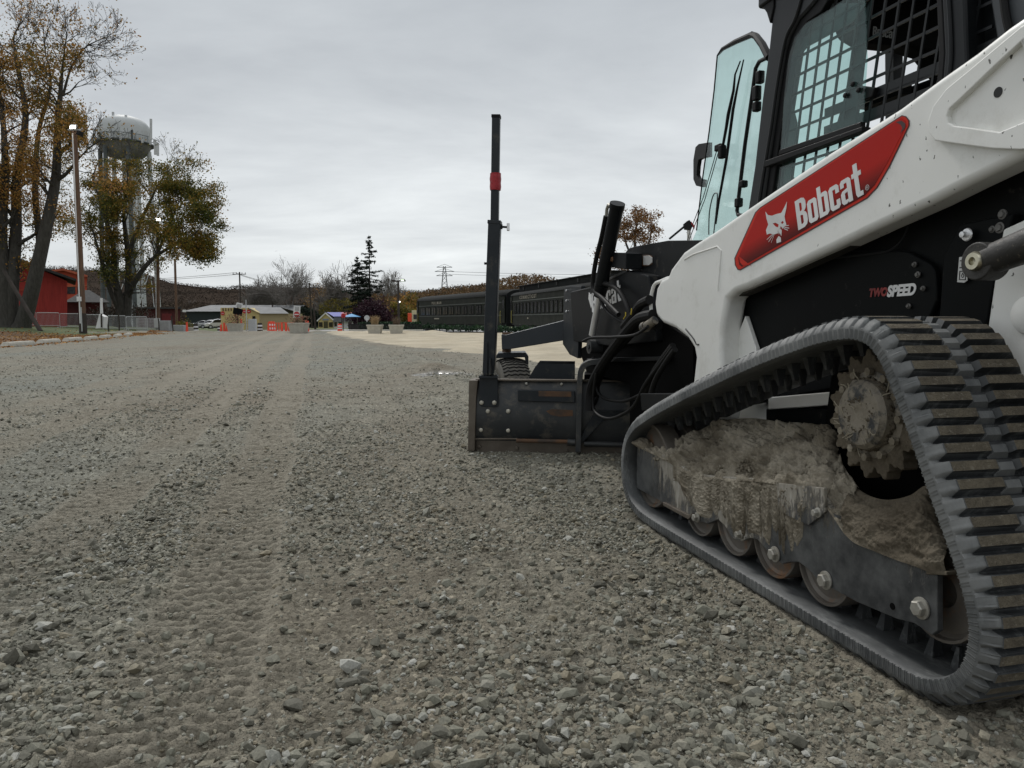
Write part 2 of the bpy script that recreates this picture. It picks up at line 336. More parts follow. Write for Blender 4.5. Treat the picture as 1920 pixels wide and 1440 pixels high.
def relief(x, y):
    """height above the smooth terrain, metres"""
    w = x*cth+y*sth; u = -x*sth+y*cth
    r = np.hypot(x, y); near = 1/(1+(r/14)**2)
    z = 0.018*fbm(x*1.1, y*0.8, 3, 4)+near*(0.011*fbm(x*7, y*7, 9, 4, 0.6)+0.016*fbm(x*30, y*30, 21, 4, 0.75))
    ww = w+0.05*fbm(u*0.8, u*0, 71, 2)+0.012*(u-2.5)**2*0
    for wc, hw, am in BANDS:
        m = sst(hw, hw*0.75, np.abs(ww-wc)); k = m*np.clip(1.0+0.8*fbm(x*2.2, y*1.6, 33, 3), 0, 1.15)*am
        ph = (u+0.022*fbm(x*5, y*5, 5, 3))/0.054*2*PI
        nr2 = 1/(1+(r/22)**2); z = z+k*nr2*(0.0175*(np.abs(np.sin(ph/2))**0.7*2-1)+0.004*fbm(x*60, y*25, 15, 2)-0.016)
        z = z+0.018*am*near*np.exp(-((np.abs(ww-wc)-hw*1.2)/0.06)**2)
    d = seg_dist(x, y, BERM); z = z+0.10*np.exp(-(d/0.42)**2)*(0.8+0.6*fbm(x*3, y*3, 44, 3))
    e = seg_dist(x, y, [(-26, 47), (-18, 50.5), (-11.5, 51.5), (-5, 49)]); z = z+0.16*np.exp(-(e/1.0)**2)*(0.8+0.8*fbm(x*0.9, y*0.9, 47, 3))
    return z
def band_mask(x, y):
    w = x*cth+y*sth; u = -x*sth+y*cth; ww = w+0.05*fbm(u*0.8, u*0, 71, 2); m = np.zeros_like(x)
    for wc, hw, am in BANDS: m = np.maximum(m, am*sst(hw*1.15, hw*0.85, np.abs(ww-wc)))
    return m*np.clip(0.85+0.9*fbm(x*2.2, y*1.6, 33, 3), 0, 1)
def build_ground():
    th = np.concatenate([np.linspace(-180, -50, 22)[:-1], np.linspace(-50, 50, 720), np.linspace(50, 180, 22)[1:]])*PI/180
    rr = np.concatenate([[0.02, 0.15, 0.3, 0.5, 0.7], np.geomspace(0.85, 14, 880), np.geomspace(14.1, 120, 260), np.geomspace(126, 4500, 40)])
    A, R = np.meshgrid(th, rr); x = R*np.sin(A); y = R*np.cos(A)
    z = gz(x, y)+np.where(R < 90, relief(x, y), 0)
    pd = seg_dist(x, y, [gpt(822, 703), gpt(848, 708)]); wet = sst(0.42, 0.24, pd+0.2*fbm(x*4, y*4, 88, 3)); z = z*(1-wet)+wet*(gz(x, y)-0.004)
    z = z-0.03*sst(0.9, 0.5, pd)*(1-wet)*0.3
    V = np.stack([x, y, z], -1).reshape(-1, 3); nr, nc = x.shape; i = np.arange(nr*nc).reshape(nr, nc)
    F = np.stack([i[:-1, :-1], i[:-1, 1:], i[1:, 1:], i[1:, :-1]], -1).reshape(-1, 4)
    o = npmesh('ground', V, F, ground_mat(), smooth=True)
    me = o.data
    xf, yf = x+0.0, y+0.0; jx = xf+0.25*fbm(x*1.2, y*1.2, 61, 4)*np.clip(y/12, 0.2, 3); jy = yf+0.8*fbm(x*0.8, y*0.8, 62, 4)
    s = inpoly(jx, jy, SANDP).astype(float); s = s*np.clip(0.93+0.35*fbm(x*1.5, y*0.8, 63, 4), 0, 1)
    fines = np.clip(band_mask(x, y)*0.85+lanes(x, y)*0.55, 0, 1)*(1-np.exp(-(seg_dist(x, y, BERM)/0.8)**2))
    for nm, a in (('sand', s), ('wet', wet), ('fines', fines)):
        at = me.attributes.new(nm, 'FLOAT', 'POINT'); at.data.foreach_set('value', a.astype(np.float32).ravel())
    settags(o, kind='structure')
build_ground()
def stones():
    rng = np.random.default_rng(4)
    t = (1+5**0.5)/2
    ico = np.array([(-1, t, 0), (1, t, 0), (-1, -t, 0), (1, -t, 0), (0, -1, t), (0, 1, t), (0, -1, -t), (0, 1, -t), (t, 0, -1), (t, 0, 1), (-t, 0, -1), (-t, 0, 1)])/math.hypot(1, t)
    icf = np.array([(0, 11, 5), (0, 5, 1), (0, 1, 7), (0, 7, 10), (0, 10, 11), (1, 5, 9), (5, 11, 4), (11, 10, 2), (10, 7, 6), (7, 1, 8), (3, 9, 4), (3, 4, 2), (3, 2, 6), (3, 6, 8), (3, 8, 9), (4, 9, 5), (2, 4, 11), (6, 2, 10), (8, 6, 7), (9, 8, 1)])
    Vs = []; Fs = []; off = 0
    for n, r0, r1, s0, s1, fx in ((64000, 0.95, 3.8, 0.003, 0.0075, 1), (52000, 2.8, 9, 0.005, 0.011, 1), (16000, 0.95, 5.5, 0.007, 0.0165, 1), (3600, 0.95, 8, 0.013, 0.025, 1), (16000, 7, 26, 0.010, 0.020, 1)):
        n2 = int(n*1.5); r = np.exp(rng.uniform(math.log(r0), math.log(r1), n2)); a = rng.uniform(-42, 42, n2)*PI/180; x = r*np.sin(a); y = r*np.cos(a)
        dens = np.clip(0.62+0.9*fbm(x*1.3, y*1.0, 51, 4), 0.05, 1)*(1-0.92*band_mask(x, y))*(1-0.5*lanes(x, y))
        keep = (rng.random(n2) < dens) & ~inpoly(x, y, SANDP)
        w = x*cth+y*sth; u = -x*sth+y*cth; keep &= ~((w > 1.28) & (w < 1.68) & (u > 1.3) & (u < 3.1))
        x = x[keep][:n]; y = y[keep][:n]; n = len(x); r = np.hypot(x, y)
        s = s0+(s1-s0)*rng.random(n)**2.2
        z = gz(x, y)+relief(x, y)
        base = ico[None]*(0.72+0.5*rng.random((n, 12, 1)))
        # flatten two random sides for an angular crushed look
        for q in range(3):
            nv = rng.normal(size=(n, 1, 3)); nv /= np.linalg.norm(nv, axis=2, keepdims=True); d = (base*nv).sum(2, keepdims=True); lim = rng.uniform(0.4, 0.65, (n, 1, 1)); base = base-nv*np.maximum(d-lim, 0)
        sc3 = np.stack([rng.uniform(0.8, 1.6, n), rng.uniform(0.7, 1.1, n), rng.uniform(0.5, 0.9, n)], 1)
        b = base*sc3[:, None]*s[:, None, None]
        an = rng.uniform(0, 2*PI, n); tl = rng.normal(0, 0.35, n); ca, sa, ct, st = np.cos(an), np.sin(an), np.cos(tl), np.sin(tl)
        bx = b[..., 0]*ct[:, None]+b[..., 2]*st[:, None]; bz = -b[..., 0]*st[:, None]+b[..., 2]*ct[:, None]; by = b[..., 1]
        X = bx*ca[:, None]-by*sa[:, None]+x[:, None]; Y = bx*sa[:, None]+by*ca[:, None]+y[:, None]; Z = bz+(z+s*rng.uniform(-0.1, 0.45, n))[:, None]
        Vs.append(np.stack([X, Y, Z], -1).reshape(-1, 3)); Fs.append((icf[None]+12*np.arange(n)[:, None, None]).reshape(-1, 3)+off); off += n*12
    m, nt, N, L, B = mk('stones'); g = N.new('ShaderNodeNewGeometry')
    r = ramp(N, [(0, (0.10, 0.095, 0.076)), (0.3, (0.165, 0.160, 0.128)), (0.55, (0.205, 0.202, 0.164)), (0.75, (0.225, 0.196, 0.142)), (0.92, (0.255, 0.256, 0.225)), (1.0, (0.38, 0.375, 0.345))])
    L.new(g.outputs['Random Per Island'], r.inputs[0]); nn = noise(N, L, g.outputs['Position'], 180, 4, 0.7)
    rr = ramp(N, [(0.3, (0.7, 0.7, 0.68)), (0.7, (1.2, 1.2, 1.17))]); L.new(nn.outputs['Fac'], rr.inputs[0]); mu = N.new('ShaderNodeMix'); mu.data_type = 'RGBA'; mu.blend_type = 'MULTIPLY'; mu.inputs[0].default_value = 1
    L.new(r.outputs[0], mu.inputs[6]); L.new(rr.outputs[0], mu.inputs[7]); L.new(mu.outputs[2], B.inputs['Base Color']); B.inputs['Roughness'].default_value = 0.88; bump(N, L, B, nn.outputs['Fac'], 0.5, 0.002)
    o = npmesh('loose_gravel', np.concatenate(Vs), np.concatenate(Fs), m, nper=3); settags(o, 'loose angular grey and brown crushed stones scattered over the gravel lot', 'gravel', None, 'stuff')
stones()
# ------------------------------------------------------------------ verge, road, hills
def sheet(name, xs, ys, fn, mat):
    X, Y = np.meshgrid(xs, ys); X, Y, Z = fn(X, Y); nr, nc = X.shape; i = np.arange(nr*nc).reshape(nr, nc)
    F = np.stack([i[:-1, :-1], i[:-1, 1:], i[1:, 1:], i[1:, :-1]], -1).reshape(-1, 4)
    return npmesh(name, np.stack([X, Y, Z], -1).reshape(-1, 3), F, mat, smooth=True)
VEDGE = [(-16.2, 22), (-17.2, 27.5), (-18.5, 32), (-20.3, 38), (-22.2, 46), (-23.5, 52), (-25.5, 58), (-29, 66), (-33, 80), (-38, 110)]
def vedge(y): return np.interp(y, [p[1] for p in VEDGE], [p[0] for p in VEDGE])
def vz(x, y):
    d = vedge(y)-x; return gz(x, y)*np.where(y > 74, 1, 0.0)+0.03+0.36*sst(0.3, 11, d)+0.03*fbm(x*0.7, y*0.7, 5, 3)
def vz1(x, y): return float(vz(np.array(float(x)), np.array(float(y))))
def VG(px, Y):
    x = WY(px, 600, Y).x; return Vector((x, Y, vz1(x, Y)))
def verge_mat():
    m, nt, N, L, B = mk('grass_verge'); g = N.new('ShaderNodeNewGeometry'); P = g.outputs['Position']
    n1 = noise(N, L, P, 6, 6, 0.7); r1 = ramp(N, [(0.3, (0.045, 0.062, 0.018)), (0.7, (0.10, 0.125, 0.04))]); L.new(n1.outputs['Fac'], r1.inputs[0])
    n2 = noise(N, L, P, 0.35, 4, 0.6); s = N.new('ShaderNodeSeparateXYZ'); L.new(P, s.inputs[0])
    mr = N.new('ShaderNodeMapRange'); mr.inputs[1].default_value = 38; mr.inputs[2].default_value = 44; mr.inputs[3].default_value = 0.45; mr.inputs[4].default_value = -0.35; L.new(s.outputs['Y'], mr.inputs[0])
    ad = N.new('ShaderNodeMath'); L.new(n2.outputs['Fac'], ad.inputs[0]); L.new(mr.outputs[0], ad.inputs[1])
    rr = ramp(N, [(0.5, (0, 0, 0)), (0.72, (1, 1, 1))]); L.new(ad.outputs[0], rr.inputs[0])
    n3 = noise(N, L, P, 9, 6, 0.8); r3 = ramp(N, [(0.35, (0.08, 0.05, 0.026)), (0.6, (0.17, 0.095, 0.04)), (0.75, (0.30, 0.17, 0.06))]); L.new(n3.outputs['Fac'], r3.inputs[0])
    c = mixc(N, L, rr.outputs[0], r1.outputs[0], r3.outputs[0]); L.new(c, B.inputs['Base Color']); B.inputs['Roughness'].default_value = 0.95; bump(N, L, B, n3.outputs['Fac'], 0.6, 0.05); return m
o = sheet('grass_verge', np.linspace(0, 1, 60), np.linspace(22, 110, 160), lambda X, Y: ((lambda E: (E-(X**1.6)*75, Y, vz(E-(X**1.6)*75, Y)-0.06*(X < 0.001)))(vedge(Y)+0.4*fbm(Y*0.8, Y*0, 7, 3)*(1-X))), verge_mat()); settags(o, kind='structure')
asph = simple('road_asphalt', (0.34, 0.34, 0.335), (0.27, 0.27, 0.265), 0.9, 0, 0.5, 0.2, 20)
o = sheet('road', np.linspace(-26, 30, 60), np.linspace(53.5, 122, 50), lambda X, Y: (X, Y, gz(X, Y)+0.05), asph); settags(o, kind='structure')
grassm = simple('far_grass', (0.09, 0.12, 0.04), (0.13, 0.14, 0.06), 0.95, 0, 0.3)
o = sheet('far_lawn', np.linspace(-70, 60, 50), np.linspace(122, 330, 40), lambda X, Y: (X, Y, gz(X, Y)+0.06), grassm); settags(o, kind='structure')
def leafquads(name, Cn, size, mat, parent=None, rng=None, flat=0.0, aspect=0.75, loc=None):
    n = len(Cn); rng = rng or np.random.default_rng(1)
    a = rng.normal(size=(n, 3)); a[:, 2] *= (1-flat); a /= np.linalg.norm(a, axis=1, keepdims=True)
    b = rng.normal(size=(n, 3)); b[:, 2] *= (1-flat); b -= (b*a).sum(1, keepdims=True)*a; b /= np.linalg.norm(b, axis=1, keepdims=True)
    s = (size*(0.6+0.8*rng.random(n)))[:, None]*0.5
    V = np.stack([Cn-a*s, Cn-b*s*aspect*0.9+a*s*0.1, Cn+a*s, Cn+b*s*aspect+a*s*0.1], 1).reshape(-1, 3)
    if parent is not None: V = V-np.array(WM[parent.name].translation)
    elif loc is not None: V = V-np.array(loc)
    F = np.arange(4*n).reshape(n, 4); return npmesh(name, V, F, mat, parent, loc=loc)
# leaf litter along the wheel stops
def litter():
    rng = np.random.default_rng(8); y = rng.uniform(23, 60, 16000); d = rng.normal(0.1, 0.55, 16000); d = np.where((rng.random(16000) < 0.35) & (y < 42), rng.uniform(-0.3, 9, 16000), d); d = np.where(rng.random(16000) < 0.04, rng.uniform(0, 12, 16000), d); x = vedge(y)-d
    z = np.where(d > 0, vz(x, y), gz(x, y)+relief(x, y))+0.02
    m = leafmat('litter_leaf', [(0.1, (0.16, 0.07, 0.025)), (0.5, (0.30, 0.14, 0.045)), (0.85, (0.45, 0.27, 0.09))], 0.8, 0.1)
    o = leafquads('fallen_leaves', np.stack([x, y, z], 1), np.full(16000, 0.09), m, rng=rng, flat=0.7); settags(o, 'orange brown fallen leaves scattered along the grass edge', 'fallen leaves', None, 'stuff')
litter()
def hill(name, pts, Y, depth, mat, seed=0, amp=1.5):
    px = np.linspace(pts[0][0], pts[-1][0], 260); top = np.interp(px, [p[0] for p in pts], [p[1] for p in pts])
    rows = []
    for t in np.linspace(-1, 1, 26):
        yy = Y+t*depth; h = np.array([Hz(v, Y) for v in top]); x = (px-960)/FPX*Y*1.0
        prof = math.cos(t*PI/2)**0.8; z = -2.0+(h+2.0)*prof+amp*fbm(x*0.05, np.full_like(x, yy*0.05), seed, 4)*prof
        rows.append(np.stack([x*1.0, np.full_like(x, yy), z], 1))
    R = np.stack(rows); nr, nc = R.shape[:2]; i = np.arange(nr*nc).reshape(nr, nc); F = np.stack([i[:-1, :-1], i[:-1, 1:], i[1:, 1:], i[1:, :-1]], -1).reshape(-1, 4)
    o = npmesh(name, R.reshape(-1, 3), F, mat, smooth=True); settags(o, kind='structure'); return R
hillm = simple('hill_ground', (0.055, 0.043, 0.034), (0.042, 0.033, 0.027), 1, 0, 0.03, spec=0.0)
R = hill('hills', [(-700, 540), (0, 520), (120, 512), (230, 508), (290, 527), (330, 531), (400, 543), (450, 550), (520, 546), (600, 544), (700, 556), (800, 552), (900, 545), (1000, 540), (1200, 545), (1500, 550), (2000, 548), (2700, 555)], 620, 260, hillm, 3, 5)
def hillwoods():
    rng = np.random.default_rng(12); n = 210000; i = rng.integers(0, 13, n); j = rng.integers(0, R.shape[1]-1, n); f = rng.random(n)[:, None]
    g2 = rng.random(n)[:, None]; P = (R[i, j]*(1-f)+R[i, j+1]*f)*(1-g2)+(R[i+1, j]*(1-f)+R[i+1, j+1]*f)*g2
    P[:, 2] += rng.random(n)**1.5*3.2; m = leafmat('hill_woods', [(0.0, (0.040, 0.032, 0.027)), (0.45, (0.052, 0.041, 0.034)), (0.8, (0.062, 0.050, 0.041)), (1.0, (0.080, 0.054, 0.034))], 1, 0.0)
    o = leafquads('hillside_woods', P, np.full(n, 1.15), m, rng=rng, aspect=0.3); settags(o, 'brown bare autumn woods covering the far low hill', 'woods', None, 'stuff')
hillwoods()
# ------------------------------------------------------------------ machine materials
def white_paint():
    m, nt, N, L, B = mk('white_paint'); tc = N.new('ShaderNodeTexCoord'); co = tc.outputs['Object']
    n = noise(N, L, co, 1.6, 5, 0.6); r = ramp(N, [(0.3, (0.80, 0.80, 0.77)), (0.7, (0.72, 0.72, 0.68))]); L.new(n.outputs['Fac'], r.inputs[0])
    v = N.new('ShaderNodeTexVoronoi'); v.inputs['Scale'].default_value = 46; mp = N.new('ShaderNodeMapping'); mp.inputs['Scale'].default_value = (1, 1, 0.62); L.new(co, mp.inputs[0]); nw = noise(N, L, co, 60, 3)
    ad = N.new('ShaderNodeMix'); ad.data_type = 'VECTOR'; ad.inputs[0].default_value = 0.02; L.new(mp.outputs[0], ad.inputs[4]); L.new(nw.outputs['Color'], ad.inputs[5]); L.new(ad.outputs[1], v.inputs['Vector'])
    sp = ramp(N, [(0.09, (1, 1, 1)), (0.15, (0, 0, 0))]); L.new(v.outputs['Distance'], sp.inputs[0])
    hv = N.new('ShaderNodeSeparateColor'); L.new(v.outputs['Color'], hv.inputs[0]); gt = N.new('ShaderNodeMath'); gt.operation = 'GREATER_THAN'; 
    sx = N.new('ShaderNodeSeparateXYZ'); L.new(co, sx.inputs[0]); mr = N.new('ShaderNodeMapRange'); mr.inputs[1].default_value = -1.0; mr.inputs[2].default_value = 0.4; mr.inputs[3].default_value = 0.42; mr.inputs[4].default_value = 0.90; L.new(sx.outputs['Y'], mr.inputs[0])
    L.new(hv.outputs[0], gt.inputs[0]); L.new(mr.outputs[0], gt.inputs[1]); mm = N.new('ShaderNodeMath'); mm.operation = 'MULTIPLY'; L.new(gt.outputs[0], mm.inputs[0]); L.new(sp.outputs[0], mm.inputs[1])
    c = mixc(N, L, mm.outputs[0], r.outputs[0], (0.07, 0.065, 0.055))
    n2 = noise(N, L, co, 7, 6, 0.75); r2 = ramp(N, [(0.54, (0, 0, 0)), (0.80, (0.45, 0.45, 0.45))]); L.new(n2.outputs['Fac'], r2.inputs[0]); c = mixc(N, L, r2.outputs[0], c, (0.42, 0.40, 0.34))
    L.new(c, B.inputs['Base Color']); B.inputs['Roughness'].default_value = 0.38; B.inputs['Coat Weight'].default_value = 0.15; nb = noise(N, L, co, 30, 4); bump(N, L, B, nb.outputs['Fac'], 0.05, 0.004); return m
WHITE = white_paint()
BLACK = simple('black_paint', (0.006, 0.007, 0.008), (0.012, 0.013, 0.014), 0.42, 0, 3, 0.1, 30, 0.003, (14, 0.60, 0.80), (0.10, 0.09, 0.075), spec=0.14)
BLACKC = simple('black_cab_paint', (0.005, 0.006, 0.007), (0.009, 0.010, 0.011), 0.34, 0, 2, 0.03, 40, 0.002, spec=0.25)
BLACKP = simple('black_panel', (0.003, 0.0035, 0.004), (0.006, 0.007, 0.007), 0.5, 0, 3, 0.1, 40, 0.003, (18, 0.62, 0.8), (0.05, 0.045, 0.04), spec=0.08)
DARK = simple('dark_interior', (0.003, 0.003, 0.003), (0.005, 0.005, 0.005), 0.7, spec=0.05)
SEAL = simple('rubber_seal', (0.005, 0.005, 0.0055), None, 0.55, spec=0.2)
GRATED = simple('grader_paint', (0.012, 0.016, 0.020), (0.022, 0.026, 0.030), 0.42, 0.1, 5, 0.15, 40, 0.003, (9, 0.56, 0.8), (0.10, 0.09, 0.07), spec=0.3)
BLADE = simple('worn_blade_steel', (0.026, 0.030, 0.034), (0.050, 0.052, 0.052), 0.45, 0.3, 4, 0.15, 25, 0.003, (7, 0.52, 0.75), (0.16, 0.14, 0.11))
RUST = simple('rusty_brown_steel', (0.13, 0.065, 0.03), (0.06, 0.045, 0.035), 0.75, 0.1, 14, 0.3, 60, 0.004)
BRSTEEL = simple('brown_worn_steel', (0.085, 0.068, 0.052), (0.14, 0.12, 0.095), 0.6, 0.3, 8, 0.2, 50, 0.003)
CHROME = simple('chrome_rod', (0.80, 0.80, 0.81), (0.7, 0.7, 0.7), 0.35, 0.6, 8)
DIMB = simple('dull_bolt', (0.16, 0.155, 0.145), (0.10, 0.095, 0.09), 0.55, 0.5, 30)
ZINC = simple('zinc_bolt', (0.42, 0.41, 0.37), (0.28, 0.26, 0.22), 0.5, 0.6, 30, 0.2, 90, 0.002)
HOSE = simple('black_hose', (0.005, 0.005, 0.005), (0.010, 0.010, 0.010), 0.6, 0, 20, 0.2, 160, 0.002, spec=0.2)
def rubber_mat(name='track_rubber', base=((0.042, 0.045, 0.046), (0.092, 0.096, 0.096))):
    m, nt, N, L, B = mk(name); tc = N.new('ShaderNodeTexCoord'); co = tc.outputs['Object']
    n = noise(N, L, co, 5, 5, 0.65); r = ramp(N, [(0.35, base[0]), (0.65, base[1])]); L.new(n.outputs['Fac'], r.inputs[0])
    n2 = noise(N, L, co, 26, 6, 0.8, (1, 0.35, 0.35)); r2 = ramp(N, [(0.52, (0, 0, 0)), (0.72, (0.65, 0.65, 0.65))]); L.new(n2.outputs['Fac'], r2.inputs[0])
    c = mixc(N, L, r2.outputs[0], r.outputs[0], (0.20, 0.21, 0.205)); L.new(c, B.inputs['Base Color']); B.inputs['Roughness'].default_value = 0.62; bump(N, L, B, n2.outputs['Fac'], 0.35, 0.004); return m
RUBBER = rubber_mat(); DRUB = rubber_mat('guide_gap_shade_rubber', ((0.016, 0.018, 0.019), (0.035, 0.037, 0.038))); SCUFF = rubber_mat('scuffed_rubber', ((0.060, 0.064, 0.065), (0.165, 0.168, 0.163)))  # DRUB: darker copy with the shade between lugs in its colour; also guide lugs
LUGTOP = simple('earth_packed_rubber', (0.070, 0.058, 0.040), (0.130, 0.110, 0.076), 0.9, 0, 26, 1.0, 100, 0.010, (90, 0.56, 0.70), (0.20, 0.18, 0.14))
def mud_mat(name, stops, bs=0.8):
    m, nt, N, L, B = mk(name); tc = N.new('ShaderNodeTexCoord'); co = tc.outputs['Object']; n = noise(N, L, co, 5.5, 6, 0.62); r = ramp(N, stops); L.new(n.outputs['Fac'], r.inputs[0])
    n2 = noise(N, L, co, 110, 6, 0.75); r2 = ramp(N, [(0.3, (0.75, 0.75, 0.73)), (0.7, (1.2, 1.2, 1.2))]); L.new(n2.outputs['Fac'], r2.inputs[0]); mu = N.new('ShaderNodeMix'); mu.data_type = 'RGBA'; mu.blend_type = 'MULTIPLY'; mu.inputs[0].default_value = 1
    L.new(r.outputs[0], mu.inputs[6]); L.new(r2.outputs[0], mu.inputs[7]); L.new(mu.outputs[2], B.inputs['Base Color']); B.inputs['Roughness'].default_value = 0.95; B.inputs['Specular IOR Level'].default_value = 0.15
    n3 = noise(N, L, co, 32, 8, 0.72); bump(N, L, B, n3.outputs['Fac'], bs, 0.012); return m
MUD = mud_mat('dried_mud', [(0.32, (0.110, 0.090, 0.064)), (0.46, (0.195, 0.170, 0.130)), (0.60, (0.335, 0.300, 0.240)), (0.75, (0.22, 0.192, 0.150))])
MUDB = mud_mat('brown_mud', [(0.3, (0.080, 0.066, 0.048)), (0.6, (0.13, 0.11, 0.082)), (0.75, (0.185, 0.162, 0.125))], 0.7)
MUDBL = simple('muddy_black_steel', (0.03, 0.032, 0.034), (0.06, 0.058, 0.05), 0.5, 0.2, 6, 0.6, 40, 0.008, (12, 0.40, 0.50), (0.20, 0.175, 0.135))
def plate_mat():
    """frame side plate: worn black steel, dried mud caked over its middle and run down in streaks"""
    m, nt, N, L, B = mk('muddy_frame_plate'); tc = N.new('ShaderNodeTexCoord'); co = tc.outputs['Object']; s = N.new('ShaderNodeSeparateXYZ'); L.new(co, s.inputs[0])
    n = noise(N, L, co, 9, 6, 0.7); r = ramp(N, [(0.35, (0.022, 0.024, 0.026)), (0.62, (0.085, 0.088, 0.088)), (0.8, (0.14, 0.135, 0.12))]); L.new(n.outputs['Fac'], r.inputs[0])
    st = noise(N, L, co, 9, 7, 0.8, (1, 3.2, 1.0)); big = noise(N, L, co, 3.2, 5, 0.6)
    def M2(op, a, b, c=None):
        q = N.new('ShaderNodeMath'); q.operation = op
        for k, v in enumerate((a, b, c)):
            if v is None: continue
            if hasattr(v, 'links'): L.new(v, q.inputs[k])
            else: q.inputs[k].default_value = v
        return q.outputs[0]
    mid = N.new('ShaderNodeMapRange'); mid.inputs[1].default_value = -0.38; mid.inputs[2].default_value = 0.02; L.new(s.outputs['Y'], mid.inputs[0])
    mid2 = N.new('ShaderNodeMapRange'); mid2.inputs[1].default_value = 0.80; mid2.inputs[2].default_value = 0.50; L.new(s.outputs['Y'], mid2.inputs[0])
    core = M2('MULTIPLY', mid.outputs[0], mid2.outputs[0])
    hz = N.new('ShaderNodeMapRange'); hz.inputs[1].default_value = 0.10; hz.inputs[2].default_value = 0.38; hz.inputs[3].default_value = -0.14; hz.inputs[4].default_value = 0.34; L.new(s.outputs['Z'], hz.inputs[0])
    t = M2('MULTIPLY_ADD', core, 0.30, hz.outputs[0]); t = M2('MULTIPLY_ADD', st.outputs['Fac'], 1.15, t); t = M2('MULTIPLY_ADD', big.outputs['Fac'], 0.5, t)
    mr = N.new('ShaderNodeMapRange'); mr.inputs[1].default_value = 1.0; mr.inputs[2].default_value = 1.14; L.new(t, mr.inputs[0])
    nm = noise(N, L, co, 18, 6, 0.7, (1, 2.5, 0.6)); rm = ramp(N, [(0.3, (0.15, 0.13, 0.10)), (0.5, (0.26, 0.24, 0.20)), (0.7, (0.37, 0.35, 0.31))]); L.new(nm.outputs['Fac'], rm.inputs[0])
    c = mixc(N, L, mr.outputs[0], r.outputs[0], rm.outputs[0]); L.new(c, B.inputs['Base Color'])
    ro = N.new('ShaderNodeMapRange'); ro.inputs[3].default_value = 0.42; ro.inputs[4].default_value = 0.95; L.new(mr.outputs[0], ro.inputs[0]); L.new(ro.outputs[0], B.inputs['Roughness'])
    h = M2('MULTIPLY_ADD', nm.outputs['Fac'], 0.6, mr.outputs[0]); h = M2('MULTIPLY', h, mr.outputs[0]); bump(N, L, B, h, 0.8, 0.008); return m
PLATE = plate_mat()
WHEELM = simple('dusty_roller_steel', (0.16, 0.145, 0.125), (0.10, 0.085, 0.07), 0.55, 0.4, 7, 0.2, 40, 0.003, (10, 0.55, 0.7), (0.22, 0.11, 0.05))
GLASS = glassmat('tinted_glass', (0.72, 0.86, 0.84)); GLASSC = glassmat('door_glass', (0.78, 0.89, 0.87), 0.8)
# ------------------------------------------------------------------ compact track loader
W0 = 1.30; RW, RU = 2.215, 2.2
loader = thing('track_loader', 'large white and black track loader with muddy rubber tracks and a red arm decal', 'track loader', RM @ Vector((RW, RU, 0)), TH)
def part(name, mb, mats, parent=None, **k): return obj(name, mb, mats, parent or loader, RM, **k)
TP = [(1.40, -.012), (1.56, -.014), (1.8, -.014), (2.1, -.014), (2.5, -.014), (2.85, -.012), (2.98, .0), (3.08, .035), (3.145, .10), (3.175, .19), (3.168, .28), (3.13, .36), (3.05, .43), (2.94, .482), (2.80, .537), (2.49, .645), (2.14, .757), (1.92, .818), (1.78, .85), (1.66, .862), (1.58, .845), (1.52, .80), (1.475, .737), (1.42, .648), (1.335, .495), (1.25, .343), (1.215, .255), (1.207, .19), (1.222, .115), (1.26, .055), (1.32, .012)]
def resample(P, n):
    P = P+[P[0]]; d = [0]
    for a, b in zip(P[:-1], P[1:]): d.append(d[-1]+(b-a).length)
    tot = d[-1]; out = []; j = 0
    for i in range(n):
        s = tot*i/n
        while d[j+1] < s: j += 1
        t = (s-d[j])/(d[j+1]-d[j]); out.append(P[j].lerp(P[j+1], t))
    return out, tot
TRKC = crspline([Vector((a, b, 0)) for a, b in TP], 10, True); _, TOT = resample(TRKC, 10)
NL = 2*int(round(TOT/0.082)); K = 12; TRK, _ = resample(TRKC, NL*K); NT = NL*K
TN = []
for i in range(NT):
    d = (TRK[(i+4) % NT]-TRK[i-4]).normalized(); TN.append(Vector((d.y, -d.x, 0)))   # outward (path runs forward along the ground)
def trk(i, off, w): i %= NT; p = TRK[i]+TN[i]*off; return Vector((w, p.x, p.y))
